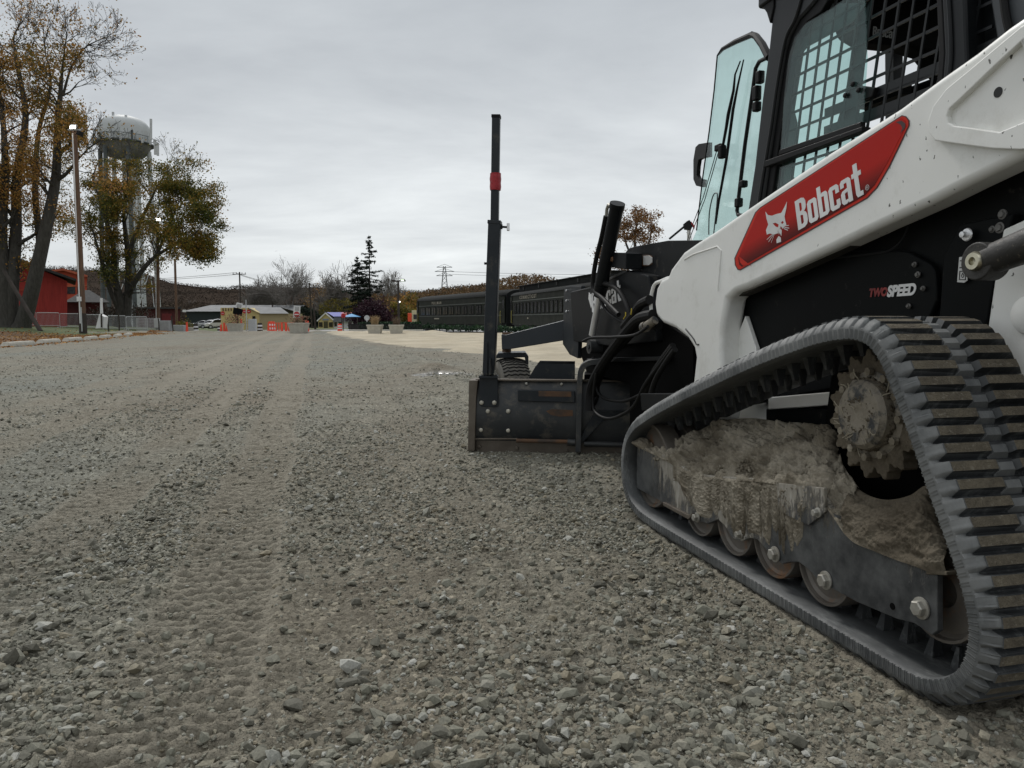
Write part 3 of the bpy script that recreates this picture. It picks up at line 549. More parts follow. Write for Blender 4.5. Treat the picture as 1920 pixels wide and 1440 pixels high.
def build_track(w0, side=1, parent=None):
    wd = lambda a: w0+side*a
    prof = [(0.012, -0.030), (0.0, -0.036), (0.0, -0.058), (0.010, -0.064), (0.055, -0.058), (0.11, -0.052), (0.25, -0.052), (0.305, -0.058), (0.35, -0.064), (0.36, -0.058), (0.36, -0.036), (0.348, -0.030)]
    def prf(i):
        g = (0, 0, 0, 0, 0, 0, 0, 0.1, 0.6, 1.0, 1.0, 0.6)[i % K]; r_ = ((i*2654435761) % 97)/97*0.0022+(0.0018 if i % 2 else 0)
        return [(0.030, -0.004-0.027*g-r_*0.4), (0.017, -0.010-0.014*g-r_)]+[(0.0+r_*0.8, -0.029)]+prof[2:]
    prof = [None]+[(0.0, -0.029)]+prof[1:]
    mb = MB(); vs = [trk(i, o, wd(a)) for i in range(NT) for a, o in prf(i)]; k = len(prof)+1
    fs = [(i*k+j, i*k+(j+1) % k, ((i+1) % NT)*k+(j+1) % k, ((i+1) % NT)*k+j) for i in range(NT) for j in range(k)]
    mb.add(vs, fs, 0); mb.m = [1 if (f % k) in (0, 1, 2, 3) else (2 if f % k == k-1 else 0) for f in range(len(fs))]  # last strip, the gap floor, is coloured dark for shade between lugs
    for i in range(0, NT, 2):   # fine ribs moulded on the edge
        if (i*7919 % 13) < 9:
            mb.add([trk(i, -0.034, wd(-0.0015)), trk(i, -0.060, wd(-0.0015)), trk(i, -0.060, wd(0.003)), trk(i, -0.034, wd(0.003)), trk(i+1, -0.034, wd(-0.0002)), trk(i+1, -0.060, wd(-0.0002))], [(0, 1, 5, 4), (0, 3, 2, 1)], 1)
    gl = mb
    for q in range(0, NL, 2):
        i0 = q*K+2
        for a0, a1 in ((0.125, 0.160), (0.205, 0.240)):
            vs = [trk(int(i0+a), b, wd(c)) for a, b, c in ((0, -0.05, a0), (8, -0.05, a0), (8, -0.05, a1), (0, -0.05, a1), (2.5, -0.105, a0+.010), (5.5, -0.105, a0+.010), (5.5, -0.105, a1-.010), (2.5, -0.105, a1-.010))]
            gl.add(vs, [(4, 5, 6, 7), (0, 4, 5, 1), (1, 5, 6, 2), (2, 6, 7, 3), (3, 7, 4, 0)], 2)
    t = part('rubber_track', mb, [RUBBER, SCUFF, DRUB], parent, ang=50)
    lg = MB(); rng = random.Random(5)
    for q in range(NL):
        i0 = q*K; i1 = i0+7.4
        for a0, a1, ch in ((0.027, 0.163, 1), (0.208, 0.360, -1)):
            top = -0.002+rng.uniform(-0.002, 0.001); j = rng.uniform(-.003, .003)
            ia, ib = i0+0.55, i1-0.55
            def P(i, o, a):
                f = i-math.floor(i); return trk(int(math.floor(i)), o, wd(a)).lerp(trk(int(math.floor(i))+1, o, wd(a)), f)
            ce = 0.032
            ta0 = a0+(0.003 if ch == 1 else 0.010)+j*.5; ta1 = a1-(ce if ch == -1 else 0.012)+j
            vs = [P(i0-0.3, -0.031, a0), P(i1+0.3, -0.031, a0), P(i1+0.3, -0.031, a1), P(i0-0.3, -0.031, a1),
                  P(ia, top, ta0), P(ib, top, ta0), P(ib, top, ta1), P(ia, top, ta1)]
            # rounded outer end: a middle step
            e = a0 if ch == 1 else a1; mid = a0+ce*0.35 if ch == 1 else a1-ce*0.35
            fsd = [(0, 1, 5, 4), (2, 3, 7, 6)]
            lg.add(vs, [(4, 5, 6, 7)], 1); lg.add(vs, [(0, 4, 7, 3), (1, 2, 6, 5)], 2); lg.add(vs, [fsd[0]], 3); lg.add(vs, [fsd[1]], 3)  # lug walls along the gaps take the same shade-darkened colour
        # groove ridges in the centre
        vs = [trk(int(round(i0+a)), b, wd(c)) for a, b, c in ((-1, -0.030, 0.158), (10, -0.030, 0.158), (10, -0.030, 0.214), (-1, -0.030, 0.214), (1.5, -0.014, 0.166), (7, -0.014, 0.166), (7, -0.014, 0.206), (1.5, -0.014, 0.206))]
        lg.add(vs, [(4, 5, 6, 7), (0, 1, 5, 4), (1, 2, 6, 5), (2, 3, 7, 6), (3, 0, 4, 7)], 0)
    part('tread_lugs', lg, [SCUFF, LUGTOP, DRUB, RUBBER], t, ang=20)
    return t
trackL = build_track(W0)
trackR = build_track(W0+1.83, -1)
# undercarriage frame plate
WPL = W0+0.045
PL = [(1194, 836), (1193, 915), (1243, 942), (1292, 969), (1308, 977), (1327, 982), (1346, 974), (1358, 985), (1373, 1010), (1389, 1015), (1405, 1009), (1420, 1012), (1440, 1035), (1465, 1058), (1480, 1054), (1497, 1054), (1514, 1066), (1530, 1084), (1546, 1096), (1606, 1129), (1682, 1161), (1714, 1169), (1747, 1191), (1757, 1183), (1757, 1078), (1747, 1072), (1671, 1044), (1600, 1014), (1562, 962), (1535, 921), (1493, 908), (1440, 900), (1396, 895), (1338, 893), (1299, 886), (1243, 853)]
mb = MB(); mb.prism([M(a, b, WPL) for a, b in PL], (0.018, 0, 0)); frame = part('track_frame', mb, PLATE, bev=0.003, seg=2)
mb = MB()
inner = [M(a, b, WPL) for a, b in [(1200, 850), (1200, 905), (1292, 950), (1460, 1000), (1600, 1085), (1740, 1140), (1747, 1085), (1600, 1030), (1535, 935), (1440, 905), (1300, 890)]]
mb.prism([p+Vector((0.10, 0, 0)) for p in inner], (0.22, 0, 0)); part('inner_frame', mb, DARK)
mb = MB(); pl = [(1560, 700), (1600, 690), (1700, 760), (1750, 900), (1770, 1060), (1600, 1010), (1540, 930), (1430, 880), (1310, 870), (1330, 830), (1545, 810)]
pp = [M(a, b, W0+0.26) for a, b in pl]; mb.prism(pp, (0.06, 0, 0)); part('drive_housing', mb, DARK)
# ledge on the rear and the front adjuster tab
mb = MB(); mb.prism([M(a, b, WPL-0.004) for a, b in [(1736, 1068), (1775, 1072), (1775, 1079), (1736, 1077)]], (0.10, 0, 0)); part('frame_ledge', mb, MUDB, bev=0.002)
mb = MB(); mb.prism([M(a, b, WPL-0.012) for a, b in [(1242, 941), (1290, 966), (1297, 962), (1296, 968), (1290, 974), (1243, 948)]], (0.03, 0, 0)); part('adjuster_tab', mb, BRSTEEL, bev=0.002)
mb = MB(); mb.prism([M(a, b, WPL-0.008) for a, b in [(1455, 905), (1545, 915), (1547, 960), (1516, 985), (1478, 968), (1460, 955)]], (0.01, 0, 0)); part('bolt_plate', mb, PLATE, bev=0.002)
mb = MB(); c = M(1673, 1137, WPL-0.001); mb.cyl(c, c+Vector((0.004, 0, 0)), 0.0085, None, 14); part('frame_hole', mb, DARK)
def hexbolt(px, py, w, r, parent=None, h=0.016, name='bolt', mat=None):
    c = M(px, py, w); m2 = MB(); m2.lathe([(0.001, 0), (r*1.55, 0), (r*1.55, 0.004), (r*1.2, 0.005)], c, (-1, 0, 0), 20); m2.lathe([(r*1.15, 0.004), (r*1.15, h), (r*0.95, h+0.003), (0.001, h+0.003)], c, (-1, 0, 0), 6)
    return part(name, m2, mat or ZINC, parent, ang=30)
for px, py, r in ((1549, 1088, .0165), (1728, 1140, .0165), (1454, 1039, .0155), (1535, 961, .009), (1308, 970, .012), (1389, 1002, .010)): hexbolt(px, py, WPL-0.002 if r != .009 else WPL-.009, r, frame)
# rollers, idlers, sprocket
def wheel(name, u, z, r, w=W0+0.065, dep=0.19, rim=0.018, mat=WHEELM):
    m2 = MB(); m2.lathe([(0.001, -0.03), (r*0.25, -0.028), (r*0.32, -0.012), (r*0.55, 0.012-0.03), (r*0.82, -0.018), (r*0.90, -0.012), (r*0.93, 0.0), (r*0.985, 0.0), (r, -0.006), (r*0.99, -dep*0.38), (r*0.6, -dep*0.42), (r*0.6, -dep*0.6), (r*0.99, -dep*0.62), (r, -dep), (0.001, -dep)], (w, u, z), (-1, 0, 0), 40)
    return part(name, m2, mat, ang=30)
for u in (2.545, 2.30, 2.065, 1.825): wheel('track_roller', u, 0.052+0.118, 0.118)
wheel('front_idler', 2.975, 0.236, 0.178); wheel('rear_idler', 1.435, 0.225, 0.118, W0+0.085)
sp = MB(); cs = (W0+0.10, 1.70, 0.605); NTH = 15; prof = []
for k in range(NTH*8):
    a = 2*PI*k/(NTH*8); t = (k % 8)/8.0; r = 0.172 if 0.3 < t < 0.62 else (0.140 if (t < 0.12 or t > 0.86) else 0.156); prof.append(Vector((cs[0], cs[1]+r*math.cos(a), cs[2]+r*math.sin(a))))
ri = [Vector((cs[0], cs[1]+0.108*math.cos(2*PI*k/(NTH*8)), cs[2]+0.108*math.sin(2*PI*k/(NTH*8)))) for k in range(NTH*8)]; n = NTH*8; dv = Vector((0.045, 0, 0))
sp.add(prof+ri+[p+dv for p in prof]+[p+dv for p in ri], [(i, (i+1) % n, n+(i+1) % n, n+i) for i in range(n)]+[(i, 2*n+i, 2*n+(i+1) % n, (i+1) % n) for i in range(n)]+[(2*n+i, 3*n+i, 3*n+(i+1) % n, 2*n+(i+1) % n) for i in range(n)], 0)
sprk = part('drive_sprocket', sp, MUDB, bev=0.003, seg=1)
m2 = MB(); m2.lathe([(0.132, -0.03), (0.126, -0.004), (0.100, 0.004), (0.094, 0.006), (0.090, 0.028), (0.078, 0.040), (0.05, 0.043), (0.02, 0.038), (0.001, 0.036)], cs, (-1, 0, 0), 40); hub = part('sprocket_hub', m2, MUDBL, sprk, ang=30)
for k in range(12):
    m2 = MB(); a = 2*PI*k/12; c = Vector((cs[0]-0.004, cs[1]+0.112*math.cos(a), cs[2]+0.112*math.sin(a))); m2.lathe([(0.011, 0), (0.011, 0.014), (0.001, 0.015)], c, (-1, 0, 0), 6)
    part('hub_bolt', m2, MUD, sprk)

def rough_patch(name, rows, mat, amp=0.012, seed=0, parent=None, fr=14, nrm=None, clumps=0):
    """lofted caked-mud surface between traced rows, roughened"""
    A = np.array([[tuple(p) for p in r] for r in rows]); nr, nc = A.shape[:2]; nx = (1, 0, 0) if nrm is None else nrm
    s1 = fbm(A[..., 1]*fr, A[..., 2]*fr+A[..., 0]*fr, seed, 6, 0.62); s2 = vnoise(A[..., 1]*fr*4, (A[..., 2]+A[..., 0])*fr*4, seed+9)
    ed = np.minimum(1, np.minimum(np.arange(nr)[:, None], (nr-1-np.arange(nr))[:, None])/(nr*0.10+1e-9)); d = (amp*1.6*s1+amp*0.35*s2)*ed
    dx = np.gradient(A, axis=1); dy = np.gradient(A, axis=0); N_ = np.cross(dx, dy); N_ /= np.linalg.norm(N_, axis=2, keepdims=True)+1e-12
    sg = np.sign((N_*np.array([-0.7, 0, 0.7])).sum(2).mean()) or 1; A = A+N_*sg*d[..., None]
    m2 = MB(); m2.grid([[tuple(p) for p in r] for r in A]); return part(name, m2, mat, parent, ang=180)
def interp_cols(cols, nc, nr, bulge=0.02, belly=None):
    lo = [M(c[0][0], c[0][1], c[1]) for c in cols]; up = [M(c[2][0], c[2][1], c[3]) for c in cols]; k = max(2, nc//(len(cols)-1)); lo = crspline(lo, k); up = crspline(up, k); rows = []
    for r in range(nr+1):
        t = r/nr; rows.append([a.lerp(b, t)+Vector((-0.6, 0, 0.8))*bulge*math.sin(PI*t) for a, b in zip(lo, up)])
    return rows
Wp = WPL-0.006
cols = [((1194, 838), Wp, (1203, 826), .08+W0), ((1243, 861), Wp, (1262, 838), W0+.12), ((1299, 894), Wp, (1303, 812), W0+.19), ((1338, 900), Wp, (1350, 790), W0+.22), ((1396, 902), Wp, (1410, 784), W0+.24), ((1440, 906), Wp, (1470, 792), W0+.24), ((1493, 916), Wp, (1530, 796), W0+.24), ((1543, 938), Wp, (1558, 800), W0+.24), ((1552, 955), Wp, (1572, 850), W0+.20), ((1562, 970), Wp, (1592, 890), W0+.16), ((1582, 1000), Wp, (1612, 916), W0+.14)]
rough_patch('caked_mud', interp_cols(cols, 300, 120, 0.012), MUD, 0.034, 3)
cols = [((1580, 998), Wp, (1606, 914), W0+.14), ((1602, 1018), Wp, (1632, 930), W0+.125), ((1640, 1034), Wp, (1665, 937), W0+.12), ((1680, 1050), Wp, (1705, 929), W0+.12), ((1715, 1062), Wp, (1738, 911), W0+.13), ((1747, 1074), Wp, (1762, 945), W0+.15), ((1776, 1076), Wp+.01, (1784, 1010), W0+.15)]
rough_patch('rear_caked_mud', interp_cols(cols, 180, 90, 0.022), MUDB, 0.018, 8)
# mud run down over the middle of the plate, with a ragged lower edge
lowl = [(1262, 905), (1290, 935), (1305, 962), (1327, 972), (1346, 966), (1360, 975), (1375, 1000), (1392, 1006), (1408, 1000), (1425, 1005), (1442, 1022), (1462, 1045), (1478, 1040), (1495, 1025), (1512, 995), (1530, 968)]
uppl = [(1262, 868), (1290, 884), (1305, 890), (1327, 894), (1346, 894), (1360, 896), (1375, 898), (1392, 899), (1408, 900), (1425, 902), (1442, 904), (1462, 907), (1478, 909), (1495, 913), (1512, 918), (1530, 926)]
lo = np.array(crspline([Vector((a, b, 0)) for a, b in lowl], 14))[:, :2]; up_ = np.array(crspline([Vector((a, b, 0)) for a, b in uppl], 14))[:, :2]; nc_ = len(lo); rag = np.clip(0.95+0.7*fbm(np.arange(nc_)*0.16, np.zeros(nc_), 5, 4), 0.2, 1.0); rows = []
for r_i in range(71):
    t_ = r_i/70; row = []
    for c_i in range(nc_):
        p_ = up_[c_i]+(lo[c_i]-up_[c_i])*t_*rag[c_i]; th_ = (min(1, t_*14)*min(1, (1-t_)*9)*min(1, c_i/12)*min(1, (nc_-1-c_i)/12))**0.6
        nz_ = float(0.7+1.0*fbm(np.array(c_i*0.10), np.array(r_i*0.05), 77, 5, 0.65)+0.8*fbm(np.array(c_i*0.5), np.array(r_i*0.5), 78, 2)); q = M(p_[0], p_[1], WPL+0.001); row.append((q.x-0.0005-th_*max(0.12, nz_)*0.009, q.y, q.z))
    rows.append(row)
m2 = MB(); m2.grid(rows); part('plate_mud', m2, MUD, frame, ang=180)
# clods lying on the mud and on the sprocket hub
def clods(name, n, fn, s0, s1, mat, seed, parent=None):
    rng = random.Random(seed); m2 = MB()
    for _ in range(n):
        c = fn(rng); s = rng.uniform(s0, s1); a = rng.uniform(0, PI); R = Matrix.Rotation(a, 3, 'X') @ Matrix.Rotation(rng.uniform(0, 3), 3, 'Z')
        vs = []
        for k in ((1, 0, 0), (-1, 0, 0), (0, 1, 0), (0, -1, 0), (0, 0, 1), (0, 0, -1)): vs.append(Vector(c)+R @ Vector(k)*s*rng.uniform(0.5, 1.2))
        m2.add(vs, [(0, 2, 4), (2, 1, 4), (1, 3, 4), (3, 0, 4), (2, 0, 5), (1, 2, 5), (3, 1, 5), (0, 3, 5)])
    return part(name, m2, mat, parent, ang=180)
def onmud(rng):
    k = rng.random(); a = cols_all[int(k*len(cols_all))-1]; t = rng.random()**1.5; p = M(a[0][0]+rng.uniform(-20, 20), a[0][1], a[1]).lerp(M(a[2][0]+rng.uniform(-20, 20), a[2][1]+4, a[3]), t); return p+Vector((-0.006, 0, 0.008))*math.sin(PI*t)
cols_all = [((1243, 861), Wp, (1262, 842), W0+.12), ((1299, 894), Wp, (1303, 822), W0+.19), ((1338, 900), Wp, (1350, 800), W0+.22), ((1396, 902), Wp, (1410, 794), W0+.24), ((1440, 906), Wp, (1470, 800), W0+.24), ((1493, 916), Wp, (1530, 806), W0+.24)]
clods('mud_clods', 900, onmud, 0.002, 0.009, MUD, 3)['kind'] = 'stuff'
def onhub(rng):
    a = rng.uniform(0, 2*PI); r = 0.094*math.sqrt(rng.uniform(0.15, 1)); return (cs[0]-0.038+0.03*(r/0.094)**4, cs[1]+r*math.cos(a), cs[2]+r*math.sin(a))
clods('hub_mud', 900, onhub, 0.003, 0.011, MUDB, 6, sprk)['kind'] = 'stuff'
m2 = MB(); rng = random.Random(9)
for _ in range(46):
    p = Vector(onhub(rng))+Vector((-0.004, 0, 0)); a = rng.uniform(0, 6.28); pts = [p]
    for k in range(4): a += rng.uniform(-0.7, 0.7); p = p+Vector((rng.uniform(-.002, .001), math.cos(a)*0.010, math.sin(a)*0.010)); pts.append(p)
    m2.tube(pts, 0.0016, 4)
part('dry_stalks', m2, simple('dry_stalk', (0.26, 0.23, 0.17), None, 0.9), sprk)['kind'] = 'stuff'
# chassis, body side, tower
def plate(name, pts, w, mat, th=0.02, bev=0.004, parent=None, r=None, seg=2):
    P = [M(a, b, w) for a, b in pts]
    if r is not None: P = roundpoly(P, r)
    m2 = MB(); m2.prism(P, (th, 0, 0)); return part(name, m2, mat, parent, bev=bev, seg=seg)
mb = MB(); mb.box((RW, 2.35, 0.34), (0.82, 2.0, 0.34)); part('chassis', mb, WHITE, bev=0.02)
plate('chassis_bracket', [(1436, 766), (1556, 766), (1556, 806), (1436, 790)], 1.69, BLACK, 0.03)
mb = MB(); a = M(1430, 790, 1.70); b = M(1462, 760, 1.70); mb.prism([M(1440, 745, 1.68), M(1556, 735, 1.68), M(1556, 760, 1.68), M(1440, 768, 1.68)], (0.04, 0, 0)); part('final_drive_mount', mb, WHITE, bev=0.004)
body = plate('body_side', [(1330, 500), (1400, 400), (1500, 345), (1700, 250), (1990, 110), (1990, 640), (1720, 700), (1400, 760), (1340, 640)], 1.745, BLACKP, 0.04, 0.01)
mb = MB(); mb.box((RW, 1.9, 0.82), (0.86, 1.9, 0.62)); part('body_core', mb, DARK, bev=0.02)
plate('side_cover', [(1385, 560), (1420, 545), (1500, 500), (1560, 470), (1700, 470), (1753, 500), (1757, 560), (1748, 583), (1740, 600), (1640, 640), (1400, 700)], 1.722, BLACKP, 0.02, 0.006, r=0.03)
plate('rear_cover', [(1768, 480), (1800, 420), (1900, 400), (1866, 520), (1848, 620), (1845, 660), (1757, 660), (1760, 600)], 1.715, BLACKP, 0.03, 0.006)
curve2d('window_bead', [[(0, 0)]], Matrix.Identity(4), SEAL, loader) if False else None
mb = MB(); mb.tube(crspline([M(a, b, 1.720) for a, b in [(1512, 489), (1560, 484), (1650, 474), (1676, 465), (1693, 447), (1704, 420), (1708, 398)]], 5), 0.0035, 6); part('cover_bead', mb, BLACK)
tower = plate('rear_tower', [(1868, 500), (1880, 430), (1990, 380), (1990, 860), (1905, 800), (1870, 700), (1852, 610)], 1.688, WHITE, 0.03, 0.006)
mb = MB(); c = M(1932, 590, 1.686); mb.lathe([(0.001, 0.02), (0.03, 0.02), (0.045, 0.012), (0.05, 0)], c, (-1, 0, 0), 24); part('tower_boss', mb, WHITE)
for px, py, r in ((1716, 496, .006), (1722, 515, .007), (1732, 541, .006), (1705, 574, .006), (1881, 402, .010), (1876, 427, .011), (1862, 430, .007)): hexbolt(px, py, 1.718, r*0.85, None, 0.006, 'bolt', DIMB)
m2 = MB(); c = M(1813, 440, 1.70); m2.lathe([(0.018, 0), (0.016, 0.003), (0.008, 0.004), (0.008, 0.018), (0.001, 0.019)], c, (-1, 0, 0), 16); part('grease_fitting', m2, CHROME)
# lift cylinder at the rear
cyl = MB(); c = M(1836, 490, 1.56); ax = Vector((1, 0, 0)); q = M(1925, 455, 1.56)
cyl.cyl(c-ax*0.01, c+ax*0.05, 0.046, None, 28); cyl.tube([c+Vector((0.02, 0, 0)), q+Vector((0.02, 0, 0)), q+(q-c)*6+Vector((.02, 0, 0))], [0.036, 0.040, 0.040], 24)
lc = part('lift_cylinder', cyl, simple('muddy_black_cylinder', (0.016, 0.015, 0.014), (0.03, 0.028, 0.024), 0.55, 0, 8, 0.4, 60, 0.004, (70, 0.60, 0.68), (0.14, 0.12, 0.09)), bev=0.004)
m2 = MB(); m2.lathe([(0.009, 0.004), (0.010, 0.012), (0.020, 0.012), (0.024, 0.004), (0.024, 0)], c-ax*0.01, (-1, 0, 0), 24); part('pin', m2, simple('brass_pin', (0.55, 0.52, 0.40), (0.42, 0.40, 0.32), 0.3, 1, 20), lc)
# sticker with drop symbol
PX = lambda w: Matrix(((0, 0, -1, w), (-1, 0, 0, 0), (0, 1, 0, 0), (0, 0, 0, 1)))      # plane: local x -> -u, y -> z, z -> -w
def P2(px, py, w): p = M(px, py, w); return (-p.y, p.z)
def flat(name, loops, w, mat, parent, depth=0.0008):
    X = RM @ PX(w); return curve2d(name, [[P2(a, b, w) for a, b in lp] for lp in loops], X, mat, parent, depth)
def flat2(name, loops, w, mat, parent, depth=0.0008):
    return curve2d(name, loops, RM @ PX(w), mat, parent, depth)
STW = simple('sticker_white', (0.62, 0.62, 0.60), None, 0.5); INK = simple('sticker_black', (0.012, 0.012, 0.012), None, 0.5)
st = flat('fluid_sticker', [[(1799, 482), (1813, 481), (1814, 526), (1808, 530), (1795, 529)]], 1.705, STW, loader, 0.001)
for lp in ([[(1800, 488), (1804, 488), (1804, 490), (1800, 490)]], [[(1805, 488), (1811, 488), (1811, 490), (1805, 490)]], [[(1799, 501), (1813, 500), (1813, 502), (1799, 503)]], [[(1806, 497), (1807, 497), (1807, 502), (1806, 502)]], [[(1799, 508), (1811, 507), (1811, 525), (1798, 525)], [(1800.5, 509.5), (1809.5, 509), (1809.5, 523.5), (1799.5, 523.5)]], [[(1805, 511), (1808, 516), (1807, 520), (1804, 521), (1802, 517)], [(1805, 513.5), (1806.8, 516.5), (1806, 519), (1804.2, 519.3), (1803.2, 517)]]): flat('sticker_mark', lp, 1.7035, INK, st, 0.0004)
# ------------------------------------------------------------------ lift arm
WA = 1.62
ARM = [(1990, -10), (1920, 27), (1887, 50), (1828, 97), (1762, 144), (1684, 202), (1552, 286), (1416, 379), (1340, 432), (1307, 453), (1280, 472), (1257, 503), (1252, 516), (1238, 524), (1230, 540), (1226, 569), (1229, 592), (1241, 606), (1264, 616), (1288, 635), (1300, 654), (1303, 670), (1298, 717), (1290, 790), (1350, 790), (1357, 712), (1352, 660), (1354, 610), (1362, 562), (1378, 548), (1400, 540), (1454, 516), (1552, 471), (1644, 427), (1738, 384), (1806, 349), (1920, 293), (2050, 240)]
ap = [M(a, b, WA) for a, b in ARM]
mb = MB(); mb.prism(ap, (0.10, 0, 0)); arm = part('lift_arm', mb, WHITE, bev=0.024, seg=5)
# raised pivot plate with a sunk panel, handle, seam lines
W1 = WA-0.010
outer = [P2(a, b, W1) for a, b in [(1995, 8), (1920, 50), (1829, 126), (1779, 167), (1754, 200), (1744, 230), (1747, 250), (1758, 264), (1819, 273), (1867, 279), (1920, 281), (1995, 268)]]
innr = [P2(a, b, W1) for a, b in [(1995, 20), (1920, 78), (1871, 123), (1806, 185), (1784, 205), (1780, 218), (1783, 230), (1794, 236), (1825, 240), (1879, 248), (1920, 231), (1995, 200)]]
curve2d('pivot_plate', [outer, innr], RM @ PX(WA-0.007), WHITE, arm, 0.009, 0.003)
m2 = MB(); m2.prism([M(a, b, WA-0.003) for a, b in [(1995, 20), (1920, 78), (1871, 123), (1806, 185), (1784, 205), (1780, 218), (1783, 230), (1794, 236), (1825, 240), (1879, 248), (1920, 231), (1995, 200)]], (0.002, 0, 0)); part('sunk_panel', m2, WHITE, arm)
m2 = MB(); c = M(1871, 173, WA-0.0045); m2.cyl(c, c+Vector((0.001, 0, 0)), 0.0125, None, 20); part('plate_hole', m2, INK, arm)
m2 = MB(); m2.tube(crspline([M(a, b, WA+0.03) for a, b in [(1254, 521), (1240, 527), (1228, 533), (1222, 550), (1220, 570), (1223, 588), (1232, 592)]], 4), 0.009, 10); part('grab_handle', m2, WHITE, arm)
m2 = MB(); m2.tube([M(a, b, WA-0.001) for a, b in [(1283, 487), (1300, 477), (1345, 462), (1352, 470), (1346, 545)]], 0.003, 6); part('weld_line', m2, WHITE, arm)
m2 = MB(); m2.tube(crspline([M(a, b, WA+0.000) for a, b in [(1286, 617), (1300, 634), (1306, 645), (1311, 646)]], 4), 0.004, 6); part('casting_slot', m2, INK, arm)
plate('coupler_gusset', [(1357, 690), (1397, 592), (1417, 652), (1417, 690), (1357, 740)], 1.70, WHITE, 0.02, 0.004)
m2 = MB(); m2.prism([M(a, b, WA+0.035) for a, b in [(1378, 545), (1400, 536), (1454, 511), (1552, 466), (1644, 422), (1738, 379), (1806, 344), (1920, 288), (2050, 235), (2050, 249), (1920, 302), (1806, 358), (1738, 393), (1644, 436), (1552, 480), (1454, 525), (1400, 549), (1383, 556)]], (0.05, 0, 0)); part('arm_flange', m2, simple('dirty_underside', (0.035, 0.030, 0.022), (0.02, 0.018, 0.015), 0.8, 0, 8, 0.3, 40, 0.004), arm, bev=0.003)
armR = MB(); armR.prism([p+Vector((1.09, 0, 0)) for p in ap], (0.10, 0, 0)); part('right_lift_arm', armR, WHITE, bev=0.02)
# rear cross member behind the arm
plate('rear_shroud', [(1760, -60), (1990, -60), (1990, 120), (1812, 140), (1766, 160), (1775, 60)], 1.80, BLACKC, 0.10, 0.01)
plate('rear_guard', [(1845, -60), (1990, -60), (1990, 100), (1868, 80)], 1.76, simple('grey_panel', (0.05, 0.056, 0.062), None, 0.5), 0.04, 0.01)
m2 = MB(); m2.tube(crspline([M(a, b, 1.75) for a, b in [(1880, -20), (1886, 30), (1895, 70), (1900, 110)]], 4), 0.010, 8); part('rear_hose', m2, HOSE)
# decal
qa, qb = M(1395, 503, WA), M(1625, 371, WA); DSL = -(qb.z-qa.z)/(qb.y-qa.y); DC0 = qa.z+DSL*(qa.y-RU); qc = M(1424, 392, WA); DC1 = qc.z+DSL*(qc.y-RU)
def decal_mat():
    m, nt, N, L, B = mk('red_decal'); tc = N.new('ShaderNodeTexCoord'); s = N.new('ShaderNodeSeparateXYZ'); L.new(tc.outputs['Object'], s.inputs[0])
    # printed gradient: brighter band in the middle, deep red towards the lower edge
    a = N.new('ShaderNodeMath'); a.operation = 'MULTIPLY_ADD'; a.inputs[1].default_value = DSL; L.new(s.outputs['Y'], a.inputs[0]); L.new(s.outputs['Z'], a.inputs[2])
    mr = N.new('ShaderNodeMapRange'); mr.inputs[1].default_value = DC0; mr.inputs[2].default_value = DC1; L.new(a.outputs[0], mr.inputs[0])
    r = ramp(N, [(0.0, (0.055, 0.004, 0.003)), (0.15, (0.13, 0.006, 0.004)), (0.45, (0.42, 0.014, 0.008)), (1.0, (0.40, 0.012, 0.008))]); L.new(mr.outputs[0], r.inputs[0])
    L.new(r.outputs[0], B.inputs['Base Color']); B.inputs['Roughness'].default_value = 0.4; B.inputs['Specular IOR Level'].default_value = 0.12; return m
REDD = decal_mat(); RED2 = simple('decal_bright_red', (0.60, 0.028, 0.012), None, 0.4, spec=0.15); DKR = simple('decal_dark_edge', (0.05, 0.006, 0.006), None, 0.4)
WD = WA-0.0016
DO = [(1377, 484), (1378, 497), (1383, 506), (1388, 507), (1626, 372), (1645, 352), (1669, 311), (1705, 236), (1705, 226), (1699, 218), (1691, 216), (1425, 389), (1416, 398)]
dec = flat('arm_decal', [DO], WD, DKR, arm, 0.0006)
def shrink(P, k):
    V = [Vector((a, b, 0)) for a, b in P]; out = []; n = len(V)
    for i in range(n):
        a, b, c = V[i-1], V[i], V[(i+1) % n]; d1 = (b-a).normalized(); d2 = (c-b).normalized(); n1 = Vector((-d1.y, d1.x, 0)); n2 = Vector((-d2.y, d2.x, 0)); m_ = (n1+n2)
        m_ = m_/max(m_.dot(n1), 0.35); out.append((b.x-m_.x*k*-1*SG, b.y-m_.y*k*-1*SG))
    return out
SG = -1
DI = shrink(DO, 1.8); flat('decal_rim', [DI], WD-0.0008, RED2, dec, 0.0004)
flat('decal_field', [[(1384, 484), (1386, 496), (1391, 500), (1621, 367), (1640, 347), (1663, 307), (1699, 236), (1697, 226), (1690, 221), (1427, 392), (1420, 401)]], WD-0.0016, REDD, dec, 0.0004)
flat('decal_stripe', [[(1386, 481), (1410, 500), (1405, 497), (1393, 498), (1388, 492)]], WD-0.0022, RED2, dec, 0.0003)
flat('decal_stripe', [[(1680, 229), (1690, 226), (1698, 232), (1697, 240), (1688, 250), (1692, 240), (1689, 234)]], WD-0.0022, DKR, dec, 0.0003)
WH = simple('decal_white', (0.78, 0.78, 0.77), None, 0.4)
